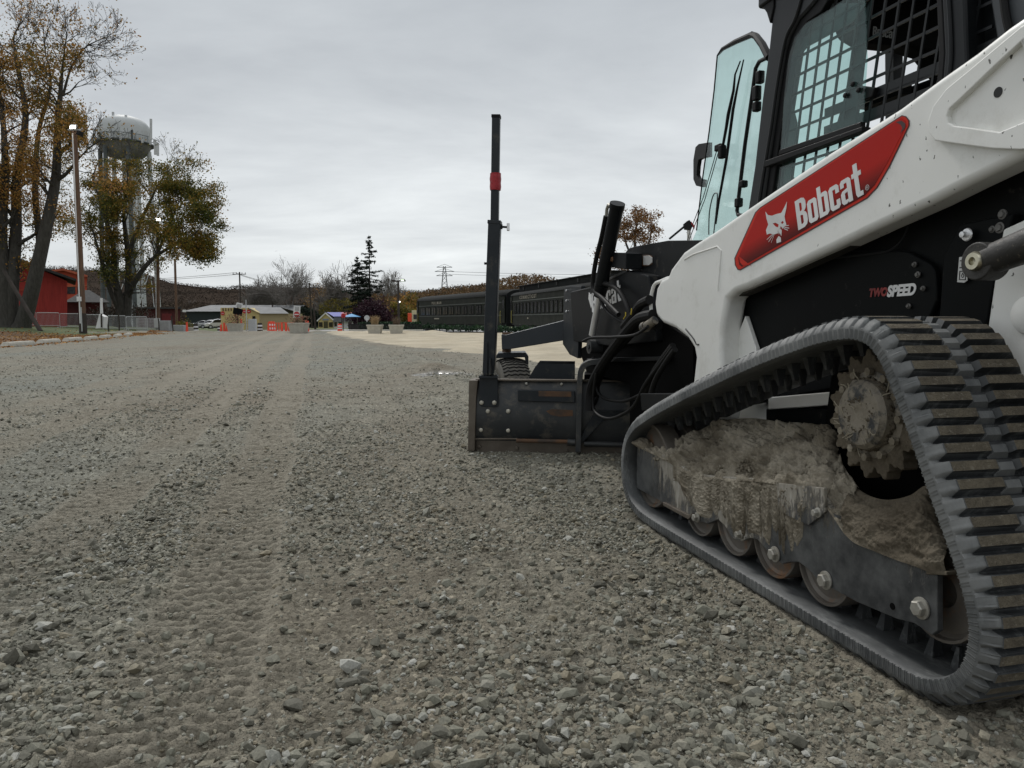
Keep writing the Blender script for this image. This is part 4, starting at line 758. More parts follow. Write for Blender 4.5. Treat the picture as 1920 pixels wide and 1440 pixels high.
# lettering: block letters drawn in a unit cell and laid on the traced baseline
GL = {
 'B': ([[(0, 0), (.62, 0), (.86, .06), (.97, .18), (.97, .36), (.88, .47), (.72, .52), (.88, .58), (.95, .68), (.95, .84), (.84, .95), (.60, 1), (0, 1)], [(.36, .14), (.36, .44), (.52, .44), (.60, .40), (.60, .18), (.52, .14)], [(.36, .58), (.36, .86), (.50, .86), (.58, .82), (.58, .62), (.50, .58)]], 1.0),
 'o': ([[(.18, 0), (.78, 0), (.95, .08), (.95, .68), (.78, .76), (.18, .76), (0, .68), (0, .08)], [(.36, .13), (.36, .63), (.60, .63), (.60, .13)]], 0.9),
 'b': ([[(0, 0), (.74, 0), (.95, .08), (.95, .68), (.80, .76), (.45, .76), (.36, .72), (.36, 1), (0, 1)], [(.36, .13), (.36, .63), (.60, .63), (.60, .13)]], 0.9),
 'c': ([[(.18, 0), (.78, 0), (.95, .08), (.95, .28), (.62, .28), (.62, .13), (.36, .13), (.36, .63), (.62, .63), (.62, .48), (.95, .48), (.95, .68), (.78, .76), (.18, .76), (0, .68), (0, .08)]], 0.88),
 'a': ([[(.15, 0), (.45, 0), (.60, .05), (.60, 0), (.95, 0), (.95, .68), (.78, .76), (.18, .76), (.02, .68), (.02, .52), (.34, .52), (.34, .63), (.60, .63), (.60, .46), (.15, .42), (0, .34), (0, .08)], [(.34, .12), (.34, .32), (.60, .35), (.60, .12)]], 0.9),
 't': ([[(.22, .10), (.34, 0), (.88, 0), (.88, .14), (.62, .14), (.62, .62), (.90, .62), (.90, .76), (.62, .76), (.62, 1.02), (.22, 1.02), (.22, .76), (0, .76), (0, .62), (.22, .62)]], 0.8)}
def word(s, o, ex, ey, gap=0.06):
    """loops of the word with origin o, full-width vector ex, height vector ey (2-D)"""
    tot = sum(GL[c][1]+gap for c in s)-gap; x = 0; out = []
    for c in s:
        lp, wd = GL[c]; out.append([[(o[0]+ex[0]*(x+a*wd)/tot+ey[0]*b, o[1]+ex[1]*(x+a*wd)/tot+ey[1]*b) for a, b in l] for l in lp]); x += wd+gap
    return out
WL = WD-0.0030
o_ = (1497.5, 432); e_ = (1624-1497.5, 361-432); h_ = (1490.5-1497.5, 379-432)
def sub2(a, b): return (a[0]-b[0], a[1]-b[1])
o2 = P2(1497, 432, WL); ex2 = sub2(P2(1622, 363, WL), o2); ey2 = sub2(P2(1490, 378, WL), o2)
for lps in word('Bobcat', o2, ex2, ey2): flat2('decal_letter', lps, WL, WH, dec, 0.0004)
HEAD = [[(0, 0)]]
def CB(P): return [(1400+a*.2708, 280+b*.2708) for a, b in P]
head = [CB([(130, 432), (147, 455), (175, 460), (205, 448), (240, 440), (262, 400), (279, 362), (274, 410), (262, 465), (268, 500), (275, 520), (262, 535), (250, 550), (236, 530), (232, 545), (215, 562), (218, 580), (205, 585), (190, 590), (160, 582), (140, 590), (134, 560), (150, 520), (138, 480)]),
        CB([(180, 513), (200, 508), (222, 520), (218, 540), (200, 535)]), CB([(238, 505), (250, 495), (258, 505), (244, 520)])]
flat('decal_emblem', head, WL, WH, dec, 0.0004)
flat('decal_emblem', [CB([(206, 625), (222, 600), (236, 612), (238, 640), (208, 650)])], WL, WH, dec, 0.0004)
flat('decal_emblem', [CB([(218, 560), (224, 590), (228, 575), (240, 600), (243, 560), (232, 548)])], WL, WH, dec, 0.0004)
for a, b, c, d in ((182, 585, 140, 625), (186, 588, 152, 640), (190, 592, 170, 645), (262, 530, 292, 526), (262, 540, 294, 545), (258, 548, 285, 560)): flat('emblem_whisker', [CB([(a, b-2), (c, d-2), (c, d+3), (a, b+3)])], WL, WH, dec, 0.0004)
text('registered_mark', 'R', RM @ Matrix.Translation(M(1624.5, 354, WL)) @ PX(0) @ Matrix.Rotation(0.05, 4, 'Z'), 0.010, WH, dec, 0.0003)
c = P2(1626, 351.5, WL); flat2('registered_mark', [[(c[0]+0.008*math.cos(k*PI/10), c[1]+0.008*math.sin(k*PI/10)) for k in range(20)], [(c[0]+0.0068*math.cos(k*PI/10), c[1]+0.0068*math.sin(k*PI/10)) for k in range(20)]], WL, WH, dec, 0.0003)
# TWO SPEED on the black cover
WS = 1.7205
def ptext(name, s, px, py, px2, py2, w, height, mat, parent, shear=0.25, off=0.0012):
    a = M(px, py, w); b = M(px2, py2, w); ln = (b-a).length; cu = bpy.data.curves.new('t', 'FONT'); cu.body = s; cu.size = 1; t = bpy.data.objects.new('t', cu); C.objects.link(t); bpy.context.view_layer.update(); wd = t.dimensions.x; bpy.data.objects.remove(t); bpy.data.curves.remove(cu)
    d = (b-a).normalized(); X = Matrix.Translation(a) @ Matrix(((0, 0, -1, 0), (d.y, -d.z, 0, 0), (d.z, d.y, 0, 0), (0, 0, 0, 1)))
    X = Matrix(((d.x, 0, -1, a.x), (d.y, d.z if False else 0, 0, a.y), (d.z, 1, 0, a.z), (0, 0, 0, 1)))
    return text(name, s, RM @ X, height/0.7, mat, parent, 0.0006, off, ln/(wd*height/0.7), shear)
ptext('speed_lettering', 'SPEED', 1663, 556, 1714, 552, WS, 0.032, WH, loader, 0.2, 0.0022)
ptext('two_lettering', 'TWO', 1629, 556, 1662, 554, WS, 0.024, simple('faded_red_letter', (0.30, 0.02, 0.015), (0.1, 0.01, 0.01), 0.5, 0, 60), loader, 0.2, 0.002)
# ------------------------------------------------------------------ cab
WC = 1.74
CO = [(1450, 22), (1443, 89), (1430, 187), (1416, 311), (1404, 389), (1396, 430), (1500, 420), (1700, 330), (1812, 200), (1815, 120), (1812, 40), (1808, -70), (1462, -60)]
CH = [(1522, 10), (1497, 38), (1482, 66), (1473, 95), (1462, 165), (1450, 250), (1437, 340), (1428, 410), (1500, 400), (1690, 300), (1768, 150), (1772, 100), (1768, 20), (1764, -45), (1560, -40)]
cabf = curve2d('cab_frame', [[P2(a, b, WC) for a, b in CO], [P2(a, b, WC) for a, b in CH]], RM @ PX(WC+0.04), BLACKC, loader, 0.035, 0.008)
CH2 = [(1540, 22), (1512, 42), (1494, 72), (1485, 105), (1476, 165), (1463, 250), (1451, 340), (1442, 410), (1500, 400), (1690, 300), (1757, 150), (1760, 100), (1757, 20), (1754, -35), (1570, -30)]
curve2d('window_seal', [[P2(a, b, WC+.01) for a, b in CH], [P2(a, b, WC+.01) for a, b in CH2]], RM @ PX(WC+0.025), SEAL, cabf, 0.012, 0.004)
if 1:
    m2 = MB(); m2.tube(crspline([M(a, b, WC-0.006) for a, b in [(1512, -40), (1493, 30), (1477, 62), (1468, 95), (1456, 165), (1444, 250), (1428, 345), (1420, 400)]], 4), 0.006, 8); part('trim_bead', m2, BLACKC, cabf); m2 = MB()
    m2.tube(crspline([M(a, b, WC-0.006) for a, b in [(1775, -40), (1780, 20), (1783, 100), (1778, 150)]], 4), 0.006, 8)
    part('trim_bead', m2, BLACKC, cabf)
# window rail
plate('window_rail', [(1432, 302), (1616, 237), (1616, 246), (1432, 314)], WC-0.012, SEAL, 0.035, 0.003, cabf)
plate('window_rail', [(1461, 281), (1614, 228), (1614, 240), (1458, 292)], WC-0.004, SEAL, 0.02, 0.003, cabf)
pane = plate('side_window', [(1463, 284), (1470, 185), (1478, 110), (1490, 70), (1510, 44), (1560, 15), (1620, -30), (1625, 110), (1617, 230)], WC+0.006, GLASS, 0.004, 0, cabf)
plate('lower_window', [(1432, 315), (1616, 247), (1616, 330), (1430, 410)], WC+0.02, GLASS, 0.004, 0, cabf)
for px, py in ((1600, 158), (1611, 169), (1586, 179)):
    m2 = MB(); c = M(px, py, WC+0.004); m2.lathe([(0.009, 0), (0.008, 0.006), (0.001, 0.008)], c, (-1, 0, 0), 14); part('window_bolt', m2, SEAL, cabf)
plate('window_latch', [(1608, 160), (1640, 164), (1634, 182), (1612, 190)], WC+0.015, SEAL, 0.03, 0.004, cabf)
# expanded steel side grille: bars in the plane just inside the glass
gw = WC+0.035; gr = MB()
def gb(a, b, t=0.007):
    gr.bar(M(a[0], a[1], gw), M(b[0], b[1], gw), t, 0.008, up=(1, 0, 0))
def lerp2(a, b, t): return (a[0]+(b[0]-a[0])*t, a[1]+(b[1]-a[1])*t)
# verticals: near-vertical leaning bars; horizontals along the machine
o0 = M(1640, 145, gw); lean = (M(1661, 0, gw)-o0); lean = lean/lean.z
for k in range(-6, 9):
    base = Vector((gw, o0.y+0.0655*k, 0.9)); 
    z0 = 1.30; z1 = 2.12; p = base+lean*(z0-o0.z)-Vector((0, 0, 0)); q = base+lean*(z1-o0.z); p.z = z0; q.z = z1; gr.bar(p, q, 0.0085, 0.006, up=(1, 0, 0))
for k in range(-8, 7):
    z = o0.z+0.0655*k
    if z > 2.1 or z < 1.28: continue
    yl = o0.y+lean.y*(z-o0.z); gr.bar((gw+.001, yl-0.45, z), (gw+.001, yl+0.60, z), 0.006, 0.0085, up=(0, 0, 1))
part('side_grille', gr, BLACKC, cabf)
m2 = MB()
for z, h in ((M(1700, 150, gw).z, 0.03), (M(1700, 190, gw).z, 0.035)): m2.bar((gw+.004, 1.6, z), (gw+.004, 2.45, z), 0.012, h, up=(0, 0, 1))
part('grille_rail', m2, BLACKC, cabf)
GO = [(1500, 8), (1480, 40), (1466, 100), (1456, 190), (1440, 290), (1426, 420), (1500, 400), (1520, 395), (1485, 330), (1487, 290), (1493, 230), (1483, 190), (1485, 150), (1490, 115), (1512, 88), (1552, 66), (1600, 40), (1625, 5)]
curve2d('grille_border', [[P2(a, b, gw) for a, b in GO]], RM @ PX(gw+0.003), simple('grey_grille_border', (0.05, 0.056, 0.058), None, 0.5), cabf, 0.003)
plate('window_post', [(1566, 240), (1583, 180), (1600, 90), (1612, 20), (1632, 0), (1618, 110), (1604, 232)], gw+0.006, BLACKC, 0.012, 0.002, cabf)
# roof, headliner, far side, pillars
roofz = 2.075
m2 = MB(); P = [Vector((1.72, 2.82, roofz)), Vector((2.71, 2.98, roofz)), Vector((2.71, 1.80, roofz+.02)), Vector((1.72, 1.80, roofz+.02))]
m2.prism(P[:], (0, 0, 0.07)); roof = part('cab_roof', m2, BLACKC, bev=0.012)
plate('roof_visor', [(1426, 8), (1450, -6), (1450, 12), (1443, 44), (1437, 24)], 1.73, SEAL, 0.05, 0.004, roof)
m2 = MB(); m2.prism([MU(a, b, 2.62) for a, b in [(1560, -60), (1900, -60), (1900, 130), (1785, 150), (1762, 122), (1742, 98), (1700, 86), (1630, 78), (1600, 60)]], (0, 0.10, 0)); part('headliner', m2, DARK, roof, bev=0.02)
ptext2 = MU(1636, 66, 2.61)
X = RM @ Matrix(((1, 0, 0, ptext2.x), (0, 0, -1, ptext2.y), (0, 1, 0, ptext2.z), (0, 0, 0, 1))) @ Matrix.Rotation(-0.05, 4, 'Z')
for lps in word('Bobcat', (0, 0), (0.105, 0), (0, 0.034)): curve2d('headliner_letter', lps, X, simple('grey_letter', (0.25, 0.26, 0.26), None, 0.5), roof, 0.0005)
m2 = MB()
for a, b in (((1676, 90), (1686, 190)),): m2.bar(MU(a[0], a[1], 3.0), MU(b[0], b[1], 3.0)+Vector((0, 0, -0.5)), 0.05, 0.05)
part('far_pillar', m2, BLACKC, cabf); m2 = MB(); m2.bar((2.66, 1.9, 1.15), (2.66, 1.9, 2.08), 0.08); part('rear_pillar', m2, BLACKC, cabf)
m2 = MB(); m2.box((2.2, 2.0, 1.22), (0.60, 0.10, 0.2)); m2.box((2.2, 2.25, 1.15), (0.80, 0.6, 0.2)); part('seat', m2, DARK, bev=0.05, seg=4)
m2 = MB(); m2.tube(crspline([M(a, b, 1.95) for a, b in [(1625, 205), (1700, 172), (1760, 150)]], 4), 0.012, 8); m2.bar(M(1620, 195, 1.9), M(1700, 165, 1.9), 0.04); part('lap_bar', m2, DARK)
# ------------------------------------------------------------------ front door, swung open
dp = (WC+0.02, 2.80); dd = (math.sin(math.radians(10)), math.cos(math.radians(10)))
def DPT(px, py): return MD(px, py, dp, dd)
dn = Vector((dd[1], -dd[0], 0))
DG = [(1345, 101), (1352, 92), (1375, 78), (1408, 62), (1418, 66), (1432, 84), (1440, 102), (1430, 187), (1416, 311), (1404, 390), (1395, 412), (1275, 486), (1290, 470), (1307, 430), (1318, 330), (1330, 245), (1339, 170)]
m2 = MB(); m2.prism([DPT(a, b) for a, b in DG], dn*0.005); door = part('front_door_glass', m2, GLASSC)
m2 = MB(); path = [DPT(a, b) for a, b in [(1306, 432), (1318, 330), (1330, 245), (1339, 170), (1345, 104), (1353, 91), (1375, 77), (1410, 60)]]; m2.tube(path, 0.0035, 6); part('door_seal', m2, SEAL, door)
m2 = MB(); m2.tube([DPT(a, b)+dn*0.004 for a, b in [(1345, 103), (1353, 92), (1378, 78), (1408, 65), (1416, 68), (1428, 84), (1440, 108)]], [0.004, 0.009, 0.012, 0.013, 0.014, 0.015, 0.015], 8); part('door_edge', m2, SEAL, door)
m2 = MB(); m2.tube([DPT(a, b) for a, b in [(1438, 108), (1424, 115), (1417, 128), (1410, 180), (1397, 270), (1382, 395), (1384, 403), (1400, 405)]], 0.0085, 10); part('door_bar', m2, BLACKC, door)
m2 = MB(); m2.tube([DPT(a, b)-dn*0.02 for a, b in [(1403, 112), (1392, 160), (1383, 205), (1370, 300), (1356, 375), (1350, 420)]], [0.003, 0.005, 0.007, 0.007, 0.006, 0.004], 6)
m2.tube([DPT(a, b)-dn*0.03 for a, b in [(1401, 115), (1391, 140), (1388, 170), (1378, 215), (1374, 240), (1366, 282)]], [0.003, 0.004, 0.006, 0.008, 0.007, 0.006], 6); wip = part('wiper_blade', m2, SEAL, door)
m2 = MB(); 
for k in (0, 1): m2.tube([DPT(a, b)-dn*0.03 for a, b in [(1357+3*k, 278+4*k), (1330+3*k, 370+4*k), (1306+3*k, 430+4*k), (1296+2*k, 462)]], 0.0022, 6)
part('wiper_arm', m2, SEAL, wip)
m2 = MB(); c = DPT(1361, 277)-dn*0.03; m2.box(c, (0.03, 0.05, 0.03)); m2.box(DPT(1366, 285)-dn*.03, (0.03, 0.03, 0.06)); part('wiper_motor', m2, SEAL, wip, bev=0.006)
for a, b, s in ((1425, 145, .05), (1419, 175, .06), (1419, 200, .04), (1394, 345, .03), (1385, 380, .04)): m2 = MB(); m2.box(DPT(a, b), (0.03, 0.03, s), TH*0); part('hinge_block', m2, SEAL, door, bev=0.006)

m2 = MB(); m2.tube(crspline([DPT(a, b) for a, b in [(1329, 440), (1330, 400), (1336, 370), (1342, 362), (1345, 372), (1338, 440)]], 4), 0.003, 6); part('grab_rail', m2, BLADE, door)
# rear-view mirror bracket at the door edge
X = RM @ PX(0)
def DP2(px, py): return DPT(px, py)
m2 = MB(); ring = [(1328, 268), (1328, 302), (1315, 304)]
mo = [DPT(a, b) for a, b in [(1328, 267), (1310, 270), (1304, 276), (1300, 300), (1300, 336), (1305, 348), (1316, 351)]]; mo2 = [DPT(a, b) for a, b in [(1328, 294), (1314, 297), (1309, 300), (1307, 312), (1306, 328), (1309, 335), (1319, 337)]]
for q in range(len(mo)-1):
    a, b, c, d = mo[q], mo[q+1], mo2[q+1], mo2[q]; m2.prism([a, b, c, d], dn*0.02)
part('mirror_bracket', m2, SEAL, door, ang=60)
# ------------------------------------------------------------------ box grader attachment
BA = gpt(880, 846); BD = Vector((1, -0.10, 0)).normalized(); BN = Vector((BD.y, -BD.x, 0))     # BN points to the camera
def B(px, py, off=0.0):
    p0 = Vector((BA[0], BA[1], 0))+BN*off; return WP(px, py, (p0.x, p0.y), (BD.x, BD.y))
grader = thing('grader_attachment', 'black wheeled grader attachment with a wide steel blade and a tall mast with red tape', 'grader', (BA[0]+0.6, BA[1]+0.5, 0), 0)
def gp(name, mb, mats, parent=None, frame=None, **k): return obj(name, mb, mats, parent or grader, frame, **k)
def gplate(name, pts, mat, off=0.0, th=0.015, bev=0.002, parent=None, r=None):
    P = [B(a, b, off) for a, b in pts]; P = roundpoly(P, r) if r else P; m2 = MB(); m2.prism(P, -BN*th); return gp(name, m2, mat, parent, bev=bev)
# moldboard: curved profile swept along the blade
zt = B(900, 713).z; x0 = B(893, 800); L_ = 2.1; m2 = MB(); prof = [(-0.02, 0.02), (0.012, 0.07), (0.034, 0.13), (0.045, 0.20), (0.046, 0.27), (0.036, 0.34), (0.018, 0.41), (-0.004, zt)]
prof2 = prof+[(a-0.014, b) for a, b in reversed(prof)]
def bl(s, a, z): p = Vector((x0.x, x0.y, 0))+BD*s+BN*a; p.z = z; return p
A_ = [bl(0, a, z) for a, z in prof2]; m2.prism(A_, BD*L_); mold = gp('moldboard', m2, BLADE, ang=30)
for k, (a, b, c, d) in enumerate(((0.0, L_, 0.013, -0.02),)):
    m2 = MB(); m2.prism([bl(a, 0.014, 0.075), bl(a, 0.014, -0.03), bl(a, -0.006, -0.03), bl(a, -0.006, 0.075)], BD*b); gp('cutting_edge', m2, BRSTEEL, bev=0.002)
m2 = MB(); m2.box(bl(L_/2, -0.0, zt+0.004), (L_, 0.05, 0.012), math.atan2(BD.y, BD.x)); gp('top_flange', m2, BRSTEEL, mold, bev=0.002)
gplate('end_plate', [(879, 713), (896, 713), (893, 745), (891, 800), (890, 846), (877, 846), (878, 790)], BRSTEEL, 0.06, 0.20, 0.004)
m2 = MB(); m2.cyl(B(891, 823, 0.035), B(970, 823, 0.035), 0.006, None, 10); gp('edge_rail', m2, BRSTEEL)
m2 = MB(); m2.cyl(B(968, 826, 0.045), B(1066, 828, 0.045), 0.013, None, 14); gp('pivot_rod', m2, RUST)
m2 = MB(); m2.cyl(B(1064, 829, 0.045), B(1078, 830, 0.045), 0.022, None, 16); gp('rod_collar', m2, BLADE)
m2 = MB(); m2.cyl(B(1095, 832, 0.045), B(1330, 838, 0.045), 0.018, None, 14); gp('pivot_rod', m2, BLADE)
gplate('stiffener_bar', [(971, 731), (1078, 733), (1078, 755), (971, 752)], GRATED, 0.065, 0.03, 0.004)
gplate('rusty_plate', [(1010, 733), (1071, 734), (1071, 744), (1010, 743)], RUST, 0.067, 0.002, 0)
gplate('rust_patch', [(1024, 771), (1035, 767), (1056, 768), (1074, 769), (1074, 780), (1050, 781), (1033, 778)], RUST, 0.0495, 0.002, 0)
gplate('mast_bracket', [(899, 703), (933, 703), (934, 760), (930, 763), (902, 762), (898, 758)], GRATED, 0.058, 0.012, 0.003)
for px, py, o in ((903, 755, .059), (927, 755, .059), (915, 771, .048), (953, 771, .048), (902, 806, .03), (953, 807, .03)):
    c = B(px, py, o); m2 = MB(); m2.lathe([(0.0145, 0), (0.0145, 0.003), (0.013, 0.008), (0.008, 0.012), (0.001, 0.013)], c, BN, 16); gp('bolt', m2, simple('bolt_light', (0.55, 0.52, 0.44), None, 0.5, 0.3) if px == 903 else bpy.data.materials['bolt_light'], ang=30)
for px, py in ((899, 837), (969, 840), (1062, 845)):
    c = B(px, py, 0.015); m2 = MB(); m2.lathe([(0.013, 0), (0.011, 0.008), (0.001, 0.010)], c, BN, 12); gp('edge_bolt', m2, BRSTEEL, ang=30)
for px, py in ((987, 719), (1053, 720)):
    c = B(px, py, 0.01); m2 = MB(); m2.lathe([(0.009, 0), (0.009, 0.01), (0.001, 0.012)], c, BN, 6); gp('flange_bolt', m2, ZINC, ang=30)
# mast
def mastp(px, py, o=0.03): return B(px, py, o)
m2 = MB(); m2.prism([mastp(901, 703, .02), mastp(935, 703, .02), mastp(936, 708, .02), mastp(900, 708, .02)], BN*0.07); gp('mast_foot', m2, GRATED, bev=0.002)
m2 = MB(); m2.bar(mastp(917, 703), mastp(928, 417), 0.078, 0.078, up=tuple(BN)); mast = gp('mast', m2, GRATED, bev=0.008)
m2 = MB(); m2.bar(mastp(927.5, 430), mastp(930.5, 218), 0.050, 0.050, up=tuple(BN)); mi = gp('inner_mast', m2, GRATED, bev=0.005)
m2 = MB(); m2.bar(mastp(930.4, 222), mastp(930.6, 216), 0.056, 0.056, up=tuple(BN)); gp('mast_cap', m2, SEAL, mi, bev=0.003)
m2 = MB(); pr = [mastp(928.8, 357), mastp(929, 350), mastp(929, 343), mastp(929, 336), mastp(929.2, 329), mastp(929.2, 325)]; m2.tube(pr, [0.034, 0.0365, 0.0345, 0.037, 0.0345, 0.035], 10); gp('red_tape', m2, simple('red_tape', (0.36, 0.010, 0.018), (0.25, 0.006, 0.012), 0.45, 0, 20, 0.6, 30, 0.01), mi, ang=50)
m2 = MB(); m2.bar(mastp(927.6, 421), mastp(928, 414), 0.084, 0.084, up=tuple(BN)); gp('mast_collar', m2, GRATED, mast, bev=0.003)
m2 = MB(); m2.cyl(mastp(936, 425), mastp(952, 426), 0.007, None, 8); m2.cyl(mastp(938, 425), mastp(942, 425), 0.016, None, 12); kn = gp('clamp_screw', m2, SEAL, mast)
m2 = MB(); m2.bar(mastp(953, 418), mastp(953, 433), 0.018, 0.018); gp('clamp_handle', m2, CHROME, kn, bev=0.004)
m2 = MB(); m2.bar(mastp(908, 494), mastp(914, 494), 0.014); gp('mast_stud', m2, SEAL, mast)
for pts in ([(907, 703), (909, 642), (914, 642), (914, 703)],): gplate('mast_gusset', pts, GRATED, 0.09, 0.012, 0.001)
gplate('mast_gusset', [(916, 703), (917, 672), (919, 672), (920, 703)], GRATED, 0.13, 0.06, 0.001)
for px in (905, 928): m2 = MB(); c = B(px, 703, 0.06); m2.lathe([(0.012, 0), (0.012, 0.012), (0.006, 0.013), (0.006, 0.03), (0.001, 0.031)], c, (0, 0, 1), 6); gp('foot_bolt', m2, ZINC)
# C-frame around the blade
fr = [(1084, 848), (1086, 760), (1087, 715), (1090, 694), (1100, 683), (1120, 679), (1180, 681), (1300, 684)]
m2 = MB(); P = crspline([B(a, b, 0.10) for a, b in fr], 3); k = len(P); vs = []
for i, p in enumerate(P):
    d = (P[min(i+1, k-1)]-P[max(i-1, 0)]).normalized(); nn = BN.cross(d).normalized()*0.017; vs += [p-nn, p+nn, p+nn-BN*0.16, p-nn-BN*0.16]
m2.add(vs, [(i*4+j, i*4+(j+1) % 4, (i+1)*4+(j+1) % 4, (i+1)*4+j) for i in range(k-1) for j in range(4)]+[(3, 2, 1, 0), ((k-1)*4, (k-1)*4+1, (k-1)*4+2, (k-1)*4+3)]); gp('blade_frame', m2, BLADE, bev=0.003)
gplate('frame_brace', [(1088, 822), (1115, 770), (1170, 770), (1130, 790), (1090, 832)], GRATED, 0.06, 0.03)
gplate('back_guard', [(1002, 690), (1012, 677), (1078, 678), (1078, 712), (990, 711)], GRATED, -0.10, 0.02)
m2 = MB(); m2.prism([B(1012, 677, -.1), B(1078, 678, -.1), B(1078, 682, -.1), B(1008, 682, -.1)], -BN*0.06); gp('guard_lip', m2, SEAL)
gplate('inner_brace', [(1150, 745), (1200, 700), (1210, 706), (1165, 757)], GRATED, -0.02, 0.03)
m2 = MB(); c = B(1230, 760, -0.25); m2.box((c.x, c.y, 0.32), (0.95, 0.30, 0.36), -0.1); gp('hitch_block', m2, DARK, bev=0.01)
# walking wheel, fork and beam at the front left
wc = WY(958, 690, 5.95); wc.z = 0.275; ax = Vector((0.97, 0.24, 0)); m2 = MB(); R_ = 0.275; hw = 0.112
prf = [(0.13, -hw*0.8), (0.20, -hw), (0.25, -hw*0.95), (R_-0.006, -hw*0.75), (R_, -hw*0.4), (R_+0.002, 0), (R_, hw*0.4), (R_-0.006, hw*0.75), (0.25, hw*0.95), (0.20, hw), (0.13, hw*0.8)]
TYRE = simple('grey_tyre_rubber', (0.09, 0.085, 0.075), (0.13, 0.12, 0.10), 0.85, 0, 20, 0.2, 80, 0.003); m2.lathe(prf, wc, ax, 48, 0, False)
bx = ax.cross(Vector((0, 0, 1))).normalized(); TG = []
whl = thing('tmp', 't', 't'); bpy.data.objects.remove(whl)
whl = gp('wheel', MB().lathe([(0.001, -0.05), (0.12, -0.05), (0.135, -0.09), (0.135, 0.09), (0.12, 0.05), (0.001, 0.05)], wc, ax, 24), GRATED, ang=30)
gp('tyre', m2, TYRE, whl, ang=60)
m2 = MB()
for row in range(48):
    a0 = 2*PI*row/48; pts = []
    for j in range(13):
        s = -hw*0.92+2*hw*0.92*j/12; r = R_+0.004-(abs(s)/hw)**3*0.022; a = a0+0.022*math.sin(j*PI/2*1.5); pts.append(wc+ax*s+(Vector((0, 0, 1))*math.cos(a)+bx*math.sin(a))*r)
    m2.tube(pts, 0.0062, 4)
gp('tread_pattern', m2, simple('dark_tread_groove', (0.012, 0.012, 0.011), None, 0.9), whl, ang=180)['kind'] = 'stuff'
def FP(px, py, Y): return WY(px, py, Y)
m2 = MB(); top = [FP(930, 668, 5.9), FP(934, 662, 5.9), FP(985, 661, 5.9), FP(991, 668, 5.9), FP(991, 684, 5.9), FP(987, 684, 5.9), FP(984, 670, 5.9), FP(930, 672, 5.9)]; m2.prism(top, (0, 0.34, 0)); fk = gp('wheel_fork', m2, GRATED, bev=0.004)
m2 = MB(); c = FP(950, 655, 5.98); m2.cyl(Vector((c.x, c.y, Hz(661, 5.9))), Vector((c.x, c.y, Hz(624, 5.9))), 0.035, None, 16); gp('fork_pivot', m2, RUST, fk)
m2 = MB(); m2.prism([FP(941, 655, 5.88), FP(940, 627, 5.88), FP(948, 628, 5.88), FP(1068, 598, 5.6), FP(1072, 636, 5.6), FP(955, 655, 5.88)], (0, 0.12, 0)); gp('wheel_beam', m2, simple('blue_black_paint', (0.010, 0.016, 0.024), (0.016, 0.022, 0.030), 0.38), bev=0.006)
# main frame: flange, tapered housing with lettering, top bracket
GW = 1.74
def mplate(name, pts, w, mat, th=0.02, bev=0.003, parent=None, r=None):
    P = [M(a, b, w) for a, b in pts]; P = roundpoly(P, r) if r else P; m2 = MB(); m2.prism(P, (th, 0, 0)); return gp(name, m2, mat, parent, RM, bev=bev)
mplate('mount_flange', [(1057, 545), (1060, 538), (1068, 536), (1090, 536), (1086, 600), (1083, 672), (1068, 665), (1055, 645)], GW, GRATED, 0.03)
for py in (545, 564, 584): c = M(1063, py, GW-.002); m2 = MB(); m2.lathe([(0.008, 0), (0.008, .008), (0.001, .01)], c, (-1, 0, 0), 8); gp('flange_rivet', m2, CHROME, None, RM)
hs = mplate('frame_housing', [(1069, 547), (1110, 537), (1170, 507), (1190, 510), (1214, 517), (1225, 560), (1230, 640), (1150, 650), (1075, 640)], GW-0.02, BLACK, 0.5, 0.008)
mplate('frame_edge', [(1082, 546), (1108, 537), (1170, 507), (1176, 509), (1110, 541)], GW-0.024, BLADE, 0.03, 0.001)
mplate('top_bracket', [(1172, 474), (1178, 466), (1190, 462), (1252, 451), (1325, 450), (1325, 520), (1248, 523), (1224, 522), (1205, 512), (1171, 503)], GW+0.05, BLACK, 0.02, 0.003)
mplate('bracket_slot', [(1172, 477), (1216, 478), (1222, 481), (1222, 495), (1216, 499), (1172, 498)], GW+0.045, RUST, 0.006, 0.001)
mplate('bracket_slot', [(1206, 480), (1216, 479), (1222, 483), (1222, 492), (1217, 497), (1206, 497)], GW+0.042, simple('pale_slot', (0.45, 0.45, 0.44), None, 0.6), 0.006, 0.001)
mplate('clamp_block', [(1138, 473), (1174, 474), (1173, 505), (1138, 500)], GW-0.06, BLACK, 0.10, 0.006)
c = M(1148, 486, GW-0.062); m2 = MB(); m2.lathe([(0.016, 0), (0.012, .008), (0.001, .01)], c, (-1, 0, 0), 12); gp('clamp_bolt', m2, RUST, None, RM)
X = RM
o2 = P2(1108, 586, GW-0.03); ex2 = sub2(P2(1163, 563, GW-0.03), o2); ey2 = sub2(P2(1106, 551, GW-0.03), o2)
for lps in word('Bobcat', o2, ex2, ey2): curve2d('frame_letter', lps, RM @ PX(GW-0.0215), WH, hs, 0.0006)
curve2d('frame_emblem', [[P2(a, b, GW-.03) for a, b in [(1102, 548), (1105, 552), (1109, 549), (1110, 560), (1108, 570), (1106, 578), (1104, 570), (1101, 560)]]], RM @ PX(GW-0.0215), WH, hs, 0.0006)
